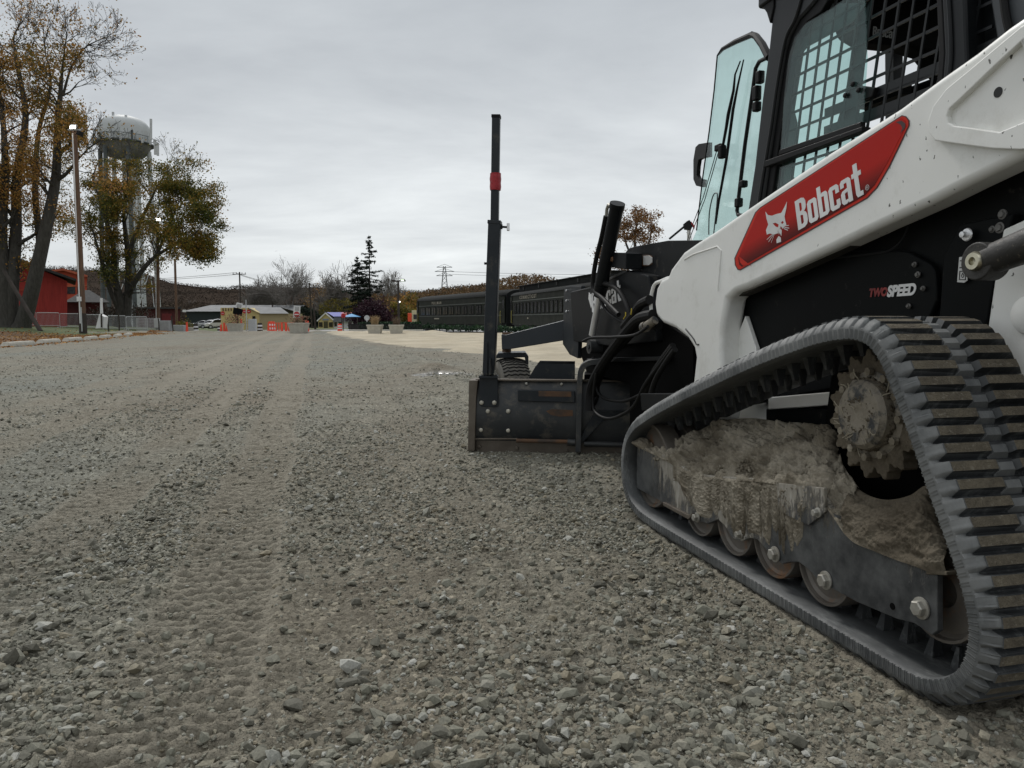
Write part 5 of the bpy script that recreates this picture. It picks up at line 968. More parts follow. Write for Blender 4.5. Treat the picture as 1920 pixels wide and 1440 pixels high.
# hydraulic cylinder
HW = 1.66; m2 = MB(); m2.cyl(M(1157, 386, HW), M(1127, 537, HW), 0.040, None, 24); hc = gp('hydraulic_cylinder', m2, BLACK, None, RM, ang=40)
m2 = MB(); m2.cyl(M(1158, 381, HW), M(1156, 391, HW), 0.044, None, 24); gp('cylinder_cap', m2, BLACK, hc, RM, ang=40)
m2 = MB(); m2.cyl(M(1127, 540, HW), M(1110, 628, HW), 0.020, None, 18); gp('piston_rod', m2, CHROME, hc, RM, ang=40)
m2 = MB(); m2.cyl(M(1128, 534, HW), M(1124, 555, HW), 0.044, 0.036, 24); gp('cylinder_gland', m2, BLACK, hc, RM, ang=40)
m2 = MB(); c = M(1104, 650, HW+0.02); m2.cyl(c, c+Vector((0.09, 0, 0)), 0.045, None, 24); m2.cyl(c-Vector((0.008, 0, 0)), c, 0.018, None, 18); gp('cylinder_eye', m2, BLADE, hc, RM, ang=40)
m2 = MB(); m2.tube([M(a, b, HW-0.03) for a, b in [(1146, 386), (1141, 384), (1138, 392), (1137, 404)]], 0.010, 10); gp('hose_fitting', m2, ZINC, hc, RM)
m2 = MB(); m2.tube(crspline([M(a, b, HW-0.03) for a, b in [(1136, 405), (1128, 445), (1118, 485), (1112, 525), (1114, 545), (1130, 560), (1160, 590)]], 4), 0.014, 10); gp('cylinder_hose', m2, HOSE, hc, RM)
m2 = MB(); m2.tube([M(a, b, HW-0.02) for a, b in [(1145, 395), (1134, 450), (1127, 490)]], 0.007, 8); gp('steel_line', m2, BLADE, hc, RM)
for pts, r, w in (([(1118, 537), (1135, 532), (1160, 545), (1178, 580), (1184, 610)], .014, HW), ([(1120, 545), (1135, 580), (1160, 600), (1190, 612)], .010, HW-.02),
                  ([(1225, 590), (1195, 600), (1160, 640), (1125, 690), (1108, 730), (1107, 770)], .028, 1.62), ([(1235, 610), (1200, 612), (1170, 640), (1135, 680), (1112, 740)], .024, 1.66),
                  ([(1218, 562), (1200, 572), (1188, 590), (1170, 612)], .024, 1.63), ([(1093, 640), (1110, 633), (1150, 632), (1190, 628), (1215, 612)], .008, 1.56),
                  ([(1118, 700), (1112, 750), (1118, 775), (1145, 785), (1185, 765), (1210, 720), (1240, 680), (1262, 650)], .009, 1.60), ([(1130, 690), (1118, 720), (1130, 745), (1170, 752), (1210, 735)], .009, 1.64),
                  ([(1210, 735), (1225, 700), (1245, 670), (1262, 648)], .016, 1.62), ([(1215, 760), (1228, 715), (1248, 680), (1266, 655)], .014, 1.60), ([(1107, 770), (1120, 745), (1120, 700), (1112, 670)], .010, 1.70)):
    m2 = MB(); m2.tube(crspline([M(a, b, w) for a, b in pts], 6), r, 10); gp('hydraulic_hose', m2, HOSE, None, RM)
for pts in ([(1183, 590), (1184, 584), (1184, 578)], [(1169, 598), (1173, 592), (1173, 585)]): m2 = MB(); m2.tube([M(a, b, 1.60) for a, b in pts], 0.003, 6); gp('yellow_cap', m2, simple('yellow_tag', (0.6, 0.45, 0.04), None, 0.5) if pts[0][0] == 1183 else bpy.data.materials['yellow_tag'], None, RM)
m2 = MB(); c = M(1212, 612, 1.60); m2.cyl(c, M(1228, 600, 1.62), 0.022, None, 14); m2.cyl(M(1207, 614, 1.60), c, 0.027, None, 14); gp('quick_coupler', m2, MUDBL, None, RM, ang=40)
mplate('lower_frame', [(1085, 655), (1150, 620), (1240, 600), (1300, 640), (1300, 800), (1180, 800), (1180, 720), (1100, 700)], GW+0.02, DARK, 0.5, 0.006)
mplate('lower_shelf', [(1100, 672), (1242, 668), (1242, 676), (1100, 680)], GW-0.04, BLACK, 0.5, 0.003)
# coupler plate of the loader behind the arm knuckle
cp = MB(); cp.prism([M(a, b, 1.80) for a, b in [(1246, 614), (1270, 612), (1295, 640), (1302, 664), (1300, 730), (1215, 760), (1225, 700)]], (0.02, 0, 0)); part('coupler_plate', cp, simple('scuffed_dark_plate', (0.035, 0.042, 0.048), (0.012, 0.016, 0.020), 0.3, 0.2, 5, 0.2, 20, 0.003, (10, 0.55, 0.75), (0.16, 0.16, 0.15)), bev=0.004)
cp = MB(); cp.box((2.2, 3.25, 0.42), (0.8, 0.10, 0.45)); part('coupler_block', cp, DARK, bev=0.01)
plate('step_bracket', [(1200, 738), (1262, 738), (1262, 757), (1203, 770)], 1.5, BLACK, 0.2, 0.003)
# ------------------------------------------------------------------ background: posts, fences, buildings
def PXM(Y): return Y/FPX
def lm(name, mb, mats, parent=None, **k): return obj(name, mb, mats, parent, None, **k)
CONC = simple('pale_concrete', (0.46, 0.44, 0.38), (0.37, 0.35, 0.30), 0.9, 0, 6, 0.4, 40, 0.01)
CONC2 = simple('grey_concrete', (0.34, 0.345, 0.34), (0.27, 0.27, 0.265), 0.9, 0, 3, 0.2, 30, 0.01)
POLEW = simple('brown_pole_wood', (0.15, 0.085, 0.05), (0.075, 0.045, 0.030), 0.85, 0, 3, 0.5, 20, 0.02, sx=(6, 6, 0.5))
POLED = simple('dark_pole_wood', (0.045, 0.035, 0.028), (0.03, 0.024, 0.02), 0.9, 0, 3)
GALV = simple('galvanised_steel', (0.50, 0.51, 0.51), (0.42, 0.43, 0.43), 0.6, 0.1, 5)
WHT = simple('white_board', (0.70, 0.70, 0.69), (0.62, 0.62, 0.61), 0.6, 0, 3)
ORG = simple('orange_plastic', (0.80, 0.075, 0.03), (0.70, 0.06, 0.025), 0.45, 0, 3); 
LAMP = emis('lit_lamp', (1, 0.95, 0.85), 14)
# concrete wheel stops
stops = [(7, 62, 640), (70, 112, 635.5), (117, 155, 632.5), (157, 183, 630.5), (185, 209, 628.5), (213, 228, 627), (232, 248, 625.5)]
ws_lab = ['concrete wheel stop nearest the camera, at the left edge of the photo', 'second concrete wheel stop from the left picture edge', 'third concrete wheel stop from the left, left of the tall pole', 'fourth concrete wheel stop from the left, at the foot of the tall pole', 'fifth concrete wheel stop from the left, right of the tall pole', 'sixth concrete wheel stop from the left, second farthest', 'farthest and smallest concrete wheel stop along the grass edge']
for k, (a, b, py) in enumerate(stops):
    Y = EYE/((py+10-600)/FPX); pa = gpt(a, py+11-k*0.9); pb = gpt(b, py+7-k*0.7); cx, cy = (pa[0]+pb[0])/2, (pa[1]+pb[1])/2; an = math.atan2(pb[1]-pa[1], pb[0]-pa[0]); ln = 1.75
    d = Vector((math.cos(0.35), math.sin(0.35), 0)) if False else Vector((pb[0]-pa[0], pb[1]-pa[1], 0)).normalized(); n_ = Vector((-d.y, d.x, 0)); c = Vector((cx, cy, gz1(cx, cy))); h = ln/2
    ln = min(2.0, max(1.1, (Vector(pb)-Vector(pa)).length)); h = ln/2
    sec = [(-0.13, 0), (-0.13, 0.07), (-0.085, 0.155), (0.085, 0.155), (0.13, 0.07), (0.13, 0)]
    m2 = MB(); vs = [c+d*t*(h if z < 0.1 else h-0.10)+n_*o+Vector((0, 0, z)) for t in (-1, 1) for o, z in sec]; m2.add(vs, [(5, 4, 3, 2, 1, 0), (6, 7, 8, 9, 10, 11)]+[(i, (i+1) % 6, (i+1) % 6+6, i+6) for i in range(6)])
    o = lm('wheel_stop', m2, CONC, None, loc=c, bev=0.012); settags(o, ws_lab[k], 'wheel stop', 'concrete wheel stops along the grass edge')
# flood-light poles
def pole(name, label, px0, py0, px1, py1, Y, r0, r1, mat, on_verge=False, cat='pole', group=None):
    b = VG(px0, Y) if on_verge else G(px0, Y); t = WY(px1, py1, Y); o = thing(name, label, cat, b, 0, group); m2 = MB(); m2.tube([b-Vector((0, 0, 0.3)), b.lerp(t, 0.5), t], [r0, (r0+r1)/2, r1], 12); lm('shaft', m2, mat, o, ang=60); return o, b, t
YP = 44.0
p1, b, t = pole('light_pole', 'tall brown wooden pole with white conduit and a lit floodlight beside the big maple', 155, 628, 139, 240, YP, 0.19, 0.14, POLEW, True, 'light pole', 'wooden poles with lamps')
m2 = MB(); m2.cyl(b, b.lerp(t, 0.10), 0.215, 0.205, 14); lm('tarred_base', m2, POLED, p1)
m2 = MB(); off = Vector((-0.02, -0.19, 0)); m2.tube([b.lerp(t, .05)+off*1.15, b.lerp(t, 0.5)+off*.95, b.lerp(t, 0.97)+off*.8], 0.035, 8); lm('conduit', m2, WHT, p1)
m2 = MB(); m2.tube([b.lerp(t, .01)+off*1.15+Vector((0.08, 0, 0)), b.lerp(t, .13)+off*1.15+Vector((.08, 0, 0))], 0.03, 8); lm('conduit', m2, GALV, p1)
m2 = MB(); m2.box(b.lerp(t, 0.17)+off*1.2, (0.22, 0.12, 0.26)); lm('junction_box', m2, WHT, p1, bev=0.01)
m2 = MB(); m2.box(t+Vector((0.08, -0.1, -0.12)), (0.7, 0.08, 0.08)); lm('lamp_arm', m2, GALV, p1)
m2 = MB(); m2.box(t+Vector((0.14, -0.32, 0.0)), (0.34, 0.12, 0.24), 0, R=Matrix.Rotation(-0.5, 3, 'X')); fl = lm('floodlight', m2, GALV, p1, bev=0.02)
m2 = MB(); m2.box(t+Vector((0.14, -0.40, -0.04)), (0.28, 0.03, 0.18), 0, R=Matrix.Rotation(-0.5, 3, 'X')); lm('lamp_lens', m2, LAMP, fl)
m2 = MB(); m2.box(t+Vector((0.42, -0.20, -0.34)), (0.22, 0.34, 0.26), 0.4, R=Matrix.Rotation(0.4, 3, 'Y')); lm('spare_floodlight', m2, BLACK, p1, bev=0.02)
p2, b, t = pole('light_pole', 'slim wooden pole with a small lit lamp behind the right-hand maple', 296, 617, 295, 413, 66, 0.17, 0.12, POLEW, True, 'light pole', 'wooden poles with lamps')
m2 = MB(); m2.cyl(b, b.lerp(t, 0.10), 0.19, 0.185, 12); lm('tarred_base', m2, POLED, p2); m2 = MB(); m2.tube([b.lerp(t, .05)+Vector((-.1, -.16, 0)), t+Vector((-.06, -.13, 0))], 0.03, 6); lm('conduit', m2, WHT, p2)
m2 = MB(); m2.box(t+Vector((0.2, -0.25, 0.05)), (0.42, 0.12, 0.26)); fl = lm('floodlight', m2, GALV, p2); m2 = MB(); m2.box(t+Vector((0.2, -0.33, 0.03)), (0.34, 0.03, 0.18)); lm('lamp_lens', m2, LAMP, fl)
m2 = MB(); m2.box(b.lerp(t, 0.06)+Vector((0, -.2, 0)), (0.5, 0.06, 0.8)); lm('notice_board', m2, WHT, p2)
p3, b, t = pole('utility_pole', 'plain brown wooden pole under the hanging branches right of the slim lamp pole', 331, 600, 328, 488, 96, 0.17, 0.13, POLEW, False, 'utility pole', 'plain utility poles')
# leaning prop post by the big tree
m2 = MB(); m2.tube([VG(76, 45)+Vector((0, 0, -0.05)), WY(26, 540, 46.5), WY(8, 508, 47)], [0.13, 0.11, 0.10], 10); o = lm('prop_post', m2, POLED, None, loc=VG(76, 45)); settags(o, 'dark slanting prop post leaning against the big maple trunk', 'prop post')
# steel crowd barriers
def barrier():
    r = thing('crowd_barrier', 'x', 'crowd barrier', (0, 0, 0), 0, 'steel crowd barriers on the grass'); L_, H_ = 2.75, 1.05; m2 = MB()
    m2.tube(roundpoly([(-L_/2, 0, 0.12), (-L_/2, 0, H_), (L_/2, 0, H_), (L_/2, 0, 0.12)], 0.16, 4)[5:15], 0.024, 8); m2.tube([(-L_/2, 0, 0.05), (-L_/2, 0, H_-0.14)], 0.024, 8); m2.tube([(L_/2, 0, 0.05), (L_/2, 0, H_-0.14)], 0.024, 8)
    m2.tube([(-L_/2, 0, 0.16), (L_/2, 0, 0.16)], 0.02, 8); obj('frame', m2, GALV, r, 'L')
    m2 = MB()
    for k in range(1, 19): x = -L_/2+L_*k/19; m2.tube([(x, 0, 0.16), (x, 0, H_)], 0.015, 6)
    o = obj('bars', m2, GALV, r, 'L')
    for s in (-1, 1): m2 = MB(); m2.bar((s*L_*0.42, -0.28, 0.03), (s*L_*0.42, 0.28, 0.03), 0.05, 0.03); m2.bar((s*L_*0.42, 0, 0.03), (s*L_*0.42, 0, 0.16), 0.04); obj('foot', m2, GALV, r, 'L')
    return r
bar0 = barrier(); blab = ['steel crowd barrier in front of the red barn, against the big maple trunk', 'steel crowd barrier in front of the right half of the red barn', 'steel crowd barrier between barn corner and tall wooden pole', 'steel crowd barrier right of the white folded board', 'steel crowd barrier behind the black stakes under the right-hand maple', 'last steel crowd barrier, beside the slim lamp pole']
bxs = [(36, 66, 53.6), (68, 143, 53.8), (145, 176, 54), (179, 217, 54.2), (219, 254, 55), (256, 294, 58)]
ends = [(33, 53), (68, 53.5), (112, 54), (155, 54.5), (196, 55), (236, 56), (276, 58.5)]
for k in range(6):
    a = VG(ends[k][0], ends[k][1]); b_ = VG(ends[k+1][0], ends[k+1][1]); r = bar0 if k == 0 else copytree(bar0); c = (a+b_)/2; r.location = (c.x, c.y, (a.z+b_.z)/2-0.02); r.rotation_euler = (0, 0, math.atan2(b_.y-a.y, b_.x-a.x)); s = (Vector(b_)-Vector(a)).length/2.8; r.scale = (s, 1, 1)
    r['label'] = ['steel crowd barrier nearest the big maple trunk, in front of the red barn', 'second steel crowd barrier from the left, in front of the red barn', 'steel crowd barrier directly behind the tall brown pole', 'steel crowd barrier behind the white folded board', 'steel crowd barrier under the right-hand maple, behind the black stake', 'last steel crowd barrier, beside the slim lamp pole'][k]
# translucent mesh panels and concrete blocks at the end of the barriers
MESHW = simple('white_fence_mesh', (0.55, 0.55, 0.55), (0.45, 0.45, 0.45), 0.8, 0, 5)
for k, (a, b_, y0, y1) in enumerate(((256, 279, 594, 618), (279, 300, 595, 619))):
    Y = 56+k; m2 = MB(); p, q = VG(a, Y), VG(b_, Y); n_ = 12
    for i in range(n_+1): x = p.lerp(q, i/n_); m2.bar(x, x+Vector((0, 0, 0.95)), 0.02)
    for j in range(9): m2.bar(p+Vector((0, 0, 0.05+j*0.11)), q+Vector((0, 0, 0.05+j*0.11)), 0.02)
    o = lm('mesh_panel', m2, MESHW, None, loc=p); settags(o, ['pale see-through mesh panel left of the slim lamp pole', 'pale see-through mesh panel right against the slim lamp pole'][k], 'fence panel', 'pale mesh fence panels')
for k, (a, b_, y0, y1, Y) in enumerate(((300, 320, 595, 617, 57), (322, 346, 597, 613, 63))):
    m2 = MB(); c = (G(a, Y)+G(b_, Y))/2; w_ = (b_-a)*PXM(Y); h = (y1-y0)*PXM(Y); m2.box((c.x, c.y, c.z+h/2), (w_, 0.6, h+0.1)); o = lm('concrete_block', m2, CONC2, None, loc=c, bev=0.05)
    settags(o, ['grey concrete block just right of the slim lamp pole', 'grey concrete block behind the first, left of the orange post'][k], 'concrete block', 'grey concrete blocks beside the road')
m2 = MB(); c = (G(353, 64)+Vector((0, 0, 0))); w_ = 0.6; m2.prism([c+Vector((-0.4, 0, 0)), c+Vector((0.4, 0, 0)), c+Vector((0.52, 0, 0.6)), c+Vector((-0.52, 0, 0.6))], (0, 0.7, 0)); o = lm('planter', m2, CONC, None, loc=c, bev=0.02); settags(o, 'small empty concrete planter between orange post and striped barrel', 'planter')
# folded white board and black stakes
Y = 48; m2 = MB(); c = VG(187, Y); m2.prism([WY(179, 616, Y), WY(186, 589, Y), WY(195, 594, Y), WY(193, 615, Y)], (0, 0.5, 0)); o = thing('folded_board', 'white folded board with an upright white tube beside the tall pole', 'folded board', c); lm('panel', m2, WHT, o)
m2 = MB(); m2.tube([WY(190.5, 614, Y-.1), WY(190, 587, Y-.1)], 0.05, 8); lm('post', m2, POLED, o); m2 = MB(); m2.tube([WY(190.5, 588, Y-.1), WY(190, 559, Y-.1)], [0.09, 0.07], 8); lm('tube', m2, WHT, o)
for k, (a, y0, a2, y1, Y) in enumerate(((203, 615, 200, 580, 50), (223, 618, 222, 586, 50), (298, 618, 297, 597, 56), (324, 616, 321, 592, 57))):
    m2 = MB(); c = VG(a, Y); q = WY(a2, y1, Y); m2.tube([c, q], 0.045, 6); o = lm('stake', m2, POLED, None, loc=c); settags(o, ['black leaning stake just right of the white folded board', 'black upright stake under the right-hand maple', 'black stake at the foot of the slim lamp pole', 'black stake leaning on the grey concrete block'][k], 'stake', 'black stakes')
# buildings on the left
REDW = simple('red_barn_boards', (0.36, 0.030, 0.022), (0.24, 0.022, 0.017), 0.8, 0, 3, 0.3, 12, 0.02, sx=(5, 5, 0.35)); ORW = simple('orange_red_boards', (0.42, 0.065, 0.03), (0.34, 0.05, 0.025), 0.8, 0, 2); MAR = simple('maroon_boards', (0.075, 0.010, 0.010), (0.05, 0.008, 0.008), 0.8, 0, 2)
ROOFD = simple('dark_shingle_roof', (0.045, 0.045, 0.045), (0.03, 0.03, 0.03), 0.9, 0, 4, 0.4, 20, 0.02); ROOFG = simple('grey_metal_roof', (0.10, 0.105, 0.11), (0.08, 0.085, 0.09), 0.7, 0, 1); WINB = simple('dark_window_glass', (0.012, 0.014, 0.016), None, 0.15)
def wallbox(name, parent, mat, x0, x1, Y, d, zb, zt_): m2 = MB(); m2.box(((x0+x1)/2, Y+d/2, (zb+zt_)/2), (x1-x0, d, zt_-zb)); return lm(name, m2, mat, parent)
Y = 60; bz = 0.2; X_ = lambda px, Y: (px-960)/FPX*Y*1.0

def facing(px, Y):
    """frame of a front wall square to the line of sight: origin, wall direction, depth direction"""
    x = X_(px, Y); n = math.hypot(x, Y); return Vector((x, Y, 0)), Vector((Y/n, -x/n, 0)), Vector((x/n, Y/n, 0))
def fpt(F, px, py, off=0.0): p = F[0]+F[2]*off; return WP(px, py, (p.x, p.y), (F[1].x, F[1].y))
def fpz(F, px, z, off=0.0): q = fpt(F, px, 600, off); return Vector((q.x, q.y, z))
def fprism(name, F, pts, off, dep, mat, parent, **k): m2 = MB(); m2.prism([fpt(F, a, b, off) if b > 400 or b < -50 else fpz(F, a, b, off) for a, b in pts], F[2]*dep); return lm(name, m2, mat, parent, **k)
F = facing(126, 60); bb = fpz(F, 60, 0.2)
barn = thing('barn', 'red board barn with a dark single-slope roof behind the crowd barriers', 'barn', bb)
fprism('wall', F, [(-60, 622), (126, 622), (126, 527), (66, 501), (-60, 447)], 0, 7, REDW, barn)
fprism('roof', F, [(143, 527), (64, 500), (-64, 446), (-64, 441), (64, 495), (143, 523)], -0.9, 8.5, ROOFD, barn)
fprism('corner_trim', F, [(57, 617), (60, 617), (60, 545), (57, 545)], -0.05, 0.04, ORW, barn); fprism('trim_rail', F, [(0, 545), (58, 545), (58, 542), (0, 542)], -0.06, 0.04, ORW, barn)
F = facing(163, 84); ob = thing('house', 'orange red building with a low gable roof rising behind the barn', 'house', fpz(F, 140, -.5))
fprism('wall', F, [(100, 615), (163, 615), (163, 517), (118, 505), (100, 507)], 0, 6, ORW, ob); fprism('roof', F, [(96, 510), (118, 507), (164, 520), (164, 516), (118, 503), (96, 506)], -.5, 7, simple('orange_roof', (0.42, 0.10, 0.05), None, 0.8), ob)
for a_, b_ in ((125, 141), (145, 158)): fprism('window', F, [(a_, 551), (b_, 551), (b_, 538), (a_, 538)], -.04, 0.03, WINB, ob)
fprism('band', F, [(126, 538), (163, 536), (163, 534), (126, 535)], -.06, 0.05, simple('orange_band', (0.45, 0.12, 0.05), None, 0.8), ob)
F = facing(196, 72); hut = thing('hut', 'low maroon hut with a dark hipped shingle roof between barn and pole', 'hut', fpz(F, 165, 0.0))
fprism('wall', F, [(126, 618), (196, 618), (196, 566), (126, 566)], 0, 5, MAR, hut)
pa_, pb_, pc_, pd_ = fpt(F, 120, 566, -.5), fpt(F, 206, 567, -.5), fpt(F, 158, 544, 2.5), fpt(F, 168, 544, 2.5); m2 = MB(); q1, q2 = pa_+F[2]*6, pb_+F[2]*6; q1.z = q2.z = pa_.z; m2.add([pa_, pb_, q2, q1, pc_, pd_], [(0, 1, 5, 4), (1, 2, 5), (2, 3, 4, 5), (3, 0, 4), (3, 2, 1, 0)]); lm('roof', m2, ROOFD, hut)
F = facing(338, 100); sh = thing('shed', 'long low dark red shed behind the slim lamp pole', 'shed', fpz(F, 290, gz1(-45, 100)))
fprism('wall', F, [(255, 616), (338, 616), (338, 578), (255, 578)], 0, 4, MAR, sh); fprism('roof', F, [(253, 579), (340, 579), (340, 576), (253, 576)], -.4, 4.8, ROOFD, sh); fprism('door', F, [(304, 615), (322, 615), (322, 588), (304, 588)], -.04, .03, simple('dark_red_door', (0.15, 0.01, 0.012), None, 0.6), sh)
# far buildings across the road
Y = 165; gb_ = thing('warehouse', 'dark green warehouse with a long grey sloping roof behind the parked cars', 'warehouse', (X_(450, Y), Y, gz1(-58, Y))); zb = gz1(-58, Y); x0_, x1_ = X_(352, Y), X_(560, Y)
m2 = MB(); m2.box(((x0_+x1_)/2, Y+6, (Hz(584, Y)+zb)/2), (x1_-x0_, 12, Hz(584, Y)-zb)); lm('wall', m2, simple('dark_green_wall', (0.012, 0.022, 0.022), None, 0.7), gb_)
m2 = MB(); m2.add([(x0_-.8, Y-.8, Hz(584, Y)), (x1_, Y-.8, Hz(584, Y)), (x1_, Y+6, Hz(571, Y)), (X_(378, Y), Y+6, Hz(571, Y)), (x1_, Y+12.8, Hz(584, Y)), (x0_-.8, Y+12.8, Hz(584, Y))], [(0, 1, 2, 3), (3, 2, 4, 5), (0, 3, 5)]); lm('roof', m2, ROOFG, gb_)
m2 = MB(); m2.box((X_(352, Y), Y-1, Hz(583, Y)), (0.7, 0.1, 0.5)); lm('wall_sign', m2, WHT, gb_)
Y = 118; yb = thing('store', 'pale yellow store with red round signs and a grey roof across the road', 'store', (X_(500, Y), Y, gz1(-38, Y))); zb = gz1(-38, Y); YEL = simple('pale_yellow_wall', (0.50, 0.40, 0.17), (0.44, 0.35, 0.15), 0.8, 0, 1); YELD = simple('tan_wall', (0.33, 0.27, 0.15), (0.30, 0.24, 0.13), 0.8, 0, 1)
m2 = MB(); m2.prism([(X_(416, Y), Y, zb), (X_(488, Y), Y, zb), (X_(488, Y), Y, Hz(586, Y)), (X_(468, Y), Y, Hz(579, Y)), (X_(465, Y), Y, Hz(577, Y)), (X_(416, Y), Y, Hz(577, Y))], (0, 9, 0)); lm('wall', m2, YEL, yb)
m2 = MB(); m2.box(((X_(488, Y)+X_(542, Y))/2, Y+4, (Hz(588, Y)+zb)/2), (X_(542, Y)-X_(488, Y), 8, Hz(588, Y)-zb)); lm('side_wall', m2, YELD, yb)
m2 = MB(); m2.add([(X_(468, Y), Y-.4, Hz(576.5, Y)), (X_(492, Y), Y-.4, Hz(588, Y)), (X_(545, Y), Y-.4, Hz(588, Y)), (X_(528, Y+5), Y+5, Hz(575, Y)), (X_(470, Y+5), Y+5, Hz(574, Y))], [(0, 1, 2, 3, 4)]); m2.add([(X_(545, Y), Y+9, Hz(588, Y)), (X_(468, Y), Y+9, Hz(588, Y)), (X_(528, Y+5), Y+5, Hz(575, Y)-.01), (X_(470, Y+5), Y+5, Hz(574, Y)-.01)], [(0, 1, 3, 2)]); lm('roof', m2, ROOFG, yb)
SIGNR = simple('sign_red', (0.45, 0.01, 0.015), None, 0.5)
for px in (420, 461, 469): m2 = MB(); m2.lathe([(0.30, 0), (0.30, 0.05), (0.001, 0.05)], (X_(px, Y), Y-.02, Hz(587.5 if px == 420 else 584, Y)), (0, -1, 0), 16); sg = lm('round_sign', m2, SIGNR, yb); m2 = MB(); m2.box((X_(px, Y), Y-.09, Hz(587.5 if px == 420 else 584, Y)), (0.36, 0.02, 0.05)); lm('sign_band', m2, WHT, sg)
for px in (421, 426, 431, 436): m2 = MB(); m2.box((X_(px, Y), Y-.03, Hz(580.5, Y)), (0.18, 0.05, 0.42)); lm('window', m2, RUST, yb)
m2 = MB(); m2.box((X_(478, Y), Y-.03, Hz(602, Y)), (0.45, 0.05, 1.5)); lm('door', m2, WINB, yb)
# yellow house with a colourful roof
Y = 150; yh = thing('visitor_house', 'small yellow gabled house with white trim and a rainbow painted roof', 'house', (X_(640, Y), Y, gz1(-33, Y))); zb = gz1(-33, Y)
m2 = MB(); m2.prism([(X_(598, Y), Y, zb), (X_(626, Y), Y, zb), (X_(626, Y), Y, Hz(600, Y)), (X_(612, Y), Y, Hz(588, Y)), (X_(598, Y), Y, Hz(601, Y))], (0, 9, 0)); lm('gable_wall', m2, YEL, yh)
m2 = MB(); m2.box(((X_(626, Y)+X_(672, Y))/2, Y+4.6, (Hz(602, Y)+zb)/2), (X_(672, Y)-X_(626, Y), 8.8, Hz(602, Y)-zb)); lm('side_wall', m2, WHT, yh)
TRIM = WHT; m2 = MB(); m2.bar((X_(596, Y), Y-.1, Hz(602, Y)), (X_(612, Y), Y-.1, Hz(587, Y)), 0.35, 0.2); m2.bar((X_(612, Y), Y-.1, Hz(587, Y)), (X_(629, Y), Y-.1, Hz(602, Y)), 0.35, 0.2); lm('gable_trim', m2, TRIM, yh)
for a, b_ in ((599, 606), (618, 625)): m2 = MB(); m2.box((X_((a+b_)/2, Y), Y-.05, Hz(608.5, Y)), ((b_-a)*PXM(Y), 0.08, 0.9)); lm('window', m2, WINB, yh)
m2 = MB(); m2.box((X_(612, Y), Y-.05, zb+0.7), (0.8, 0.08, 1.4)); lm('door', m2, simple('olive_door', (0.06, 0.05, 0.015), None, 0.6), yh)
m2 = MB(); m2.box((X_(612, Y), Y-.08, Hz(599, Y)), (1.2, 0.1, 0.32)); lm('name_board', m2, simple('slate_sign', (0.20, 0.24, 0.33), None, 0.6), yh)
for px in (630, 638, 656, 666): m2 = MB(); m2.box((X_(px, Y), Y+.15, Hz(608, Y)), (0.5, 0.08, 0.8)); lm('window', m2, WINB, yh)
def mural():
    m, nt, N, L, B = mk('rainbow_roof_paint'); tc = N.new('ShaderNodeTexCoord'); s = N.new('ShaderNodeSeparateXYZ'); L.new(tc.outputs['Object'], s.inputs[0]); a = N.new('ShaderNodeMath'); a.operation = 'MULTIPLY_ADD'; a.inputs[1].default_value = 1.2; L.new(s.outputs['Z'], a.inputs[0]); L.new(s.outputs['X'], a.inputs[2])
    mr = N.new('ShaderNodeMapRange'); mr.inputs[1].default_value = -1.5; mr.inputs[2].default_value = 10.5; L.new(a.outputs[0], mr.inputs[0]); r = ramp(N, [(0.0, (0.02, 0.03, 0.25)), (0.35, (0.03, 0.05, 0.35)), (0.42, (0.5, 0.03, 0.02)), (0.58, (0.75, 0.10, 0.02)), (0.75, (0.85, 0.35, 0.03)), (0.9, (0.8, 0.6, 0.10)), (1.0, (0.35, 0.5, 0.5))]); L.new(mr.outputs[0], r.inputs[0]); L.new(r.outputs[0], B.inputs['Base Color']); return m
m2 = MB(); m2.add([(X_(608, Y), Y+1, Hz(586, Y)+.3), (X_(628, Y), Y-.2, Hz(594, Y)), (X_(652, Y), Y-.2, Hz(594, Y)), (X_(654, Y), Y+4.5, Hz(585, Y)), (X_(600, Y), Y+4.5, Hz(585, Y))], [(0, 1, 2, 3, 4)]); lm('mural_roof', m2, mural(), yh)
m2 = MB(); m2.add([(X_(626, Y), Y-.4, Hz(603, Y)), (X_(675, Y), Y-.4, Hz(603, Y)), (X_(672, Y), Y-.0, Hz(593, Y)), (X_(628, Y), Y-.0, Hz(593, Y))], [(0, 1, 2, 3)]); m2.add([(X_(600, Y), Y+9.5, Hz(600, Y)), (X_(672, Y), Y+9.5, Hz(600, Y)), (X_(672, Y), Y+4.5, Hz(585, Y)-.02), (X_(596, Y), Y+4.5, Hz(585, Y)-.02)], [(0, 1, 2, 3)]); lm('shingle_roof', m2, ROOFG, yh)
# blue canopy
Y = 100; zb = gz1(-20, Y); cn = thing('canopy', 'bright blue pop-up canopy on dark posts right of the yellow house', 'canopy', (X_(658, Y), Y, zb)); a, b_ = X_(642, Y), X_(671, Y); m2 = MB(); m2.add([(a, Y, Hz(594, Y)), (b_, Y, Hz(594, Y)), (b_, Y+2.6, Hz(594, Y)), (a, Y+2.6, Hz(594, Y)), ((a+b_)/2, Y+1.3, Hz(588, Y))], [(0, 1, 4), (1, 2, 4), (2, 3, 4), (3, 0, 4)]); lm('cover', m2, simple('canopy_blue', (0.01, 0.17, 0.40), (0.02, 0.26, 0.5), 0.6, 0, 3), cn)
for x in (a, (a+b_)/2, b_): m2 = MB(); m2.bar((x, Y+.05, zb), (x, Y+.05, Hz(594, Y)), 0.12); lm('post', m2, POLED, cn)
m2 = MB(); m2.box(((a+b_)/2+1, Y+1.5, zb+0.55), (3.0, 0.1, 0.7)); lm('rail', m2, POLED, cn)
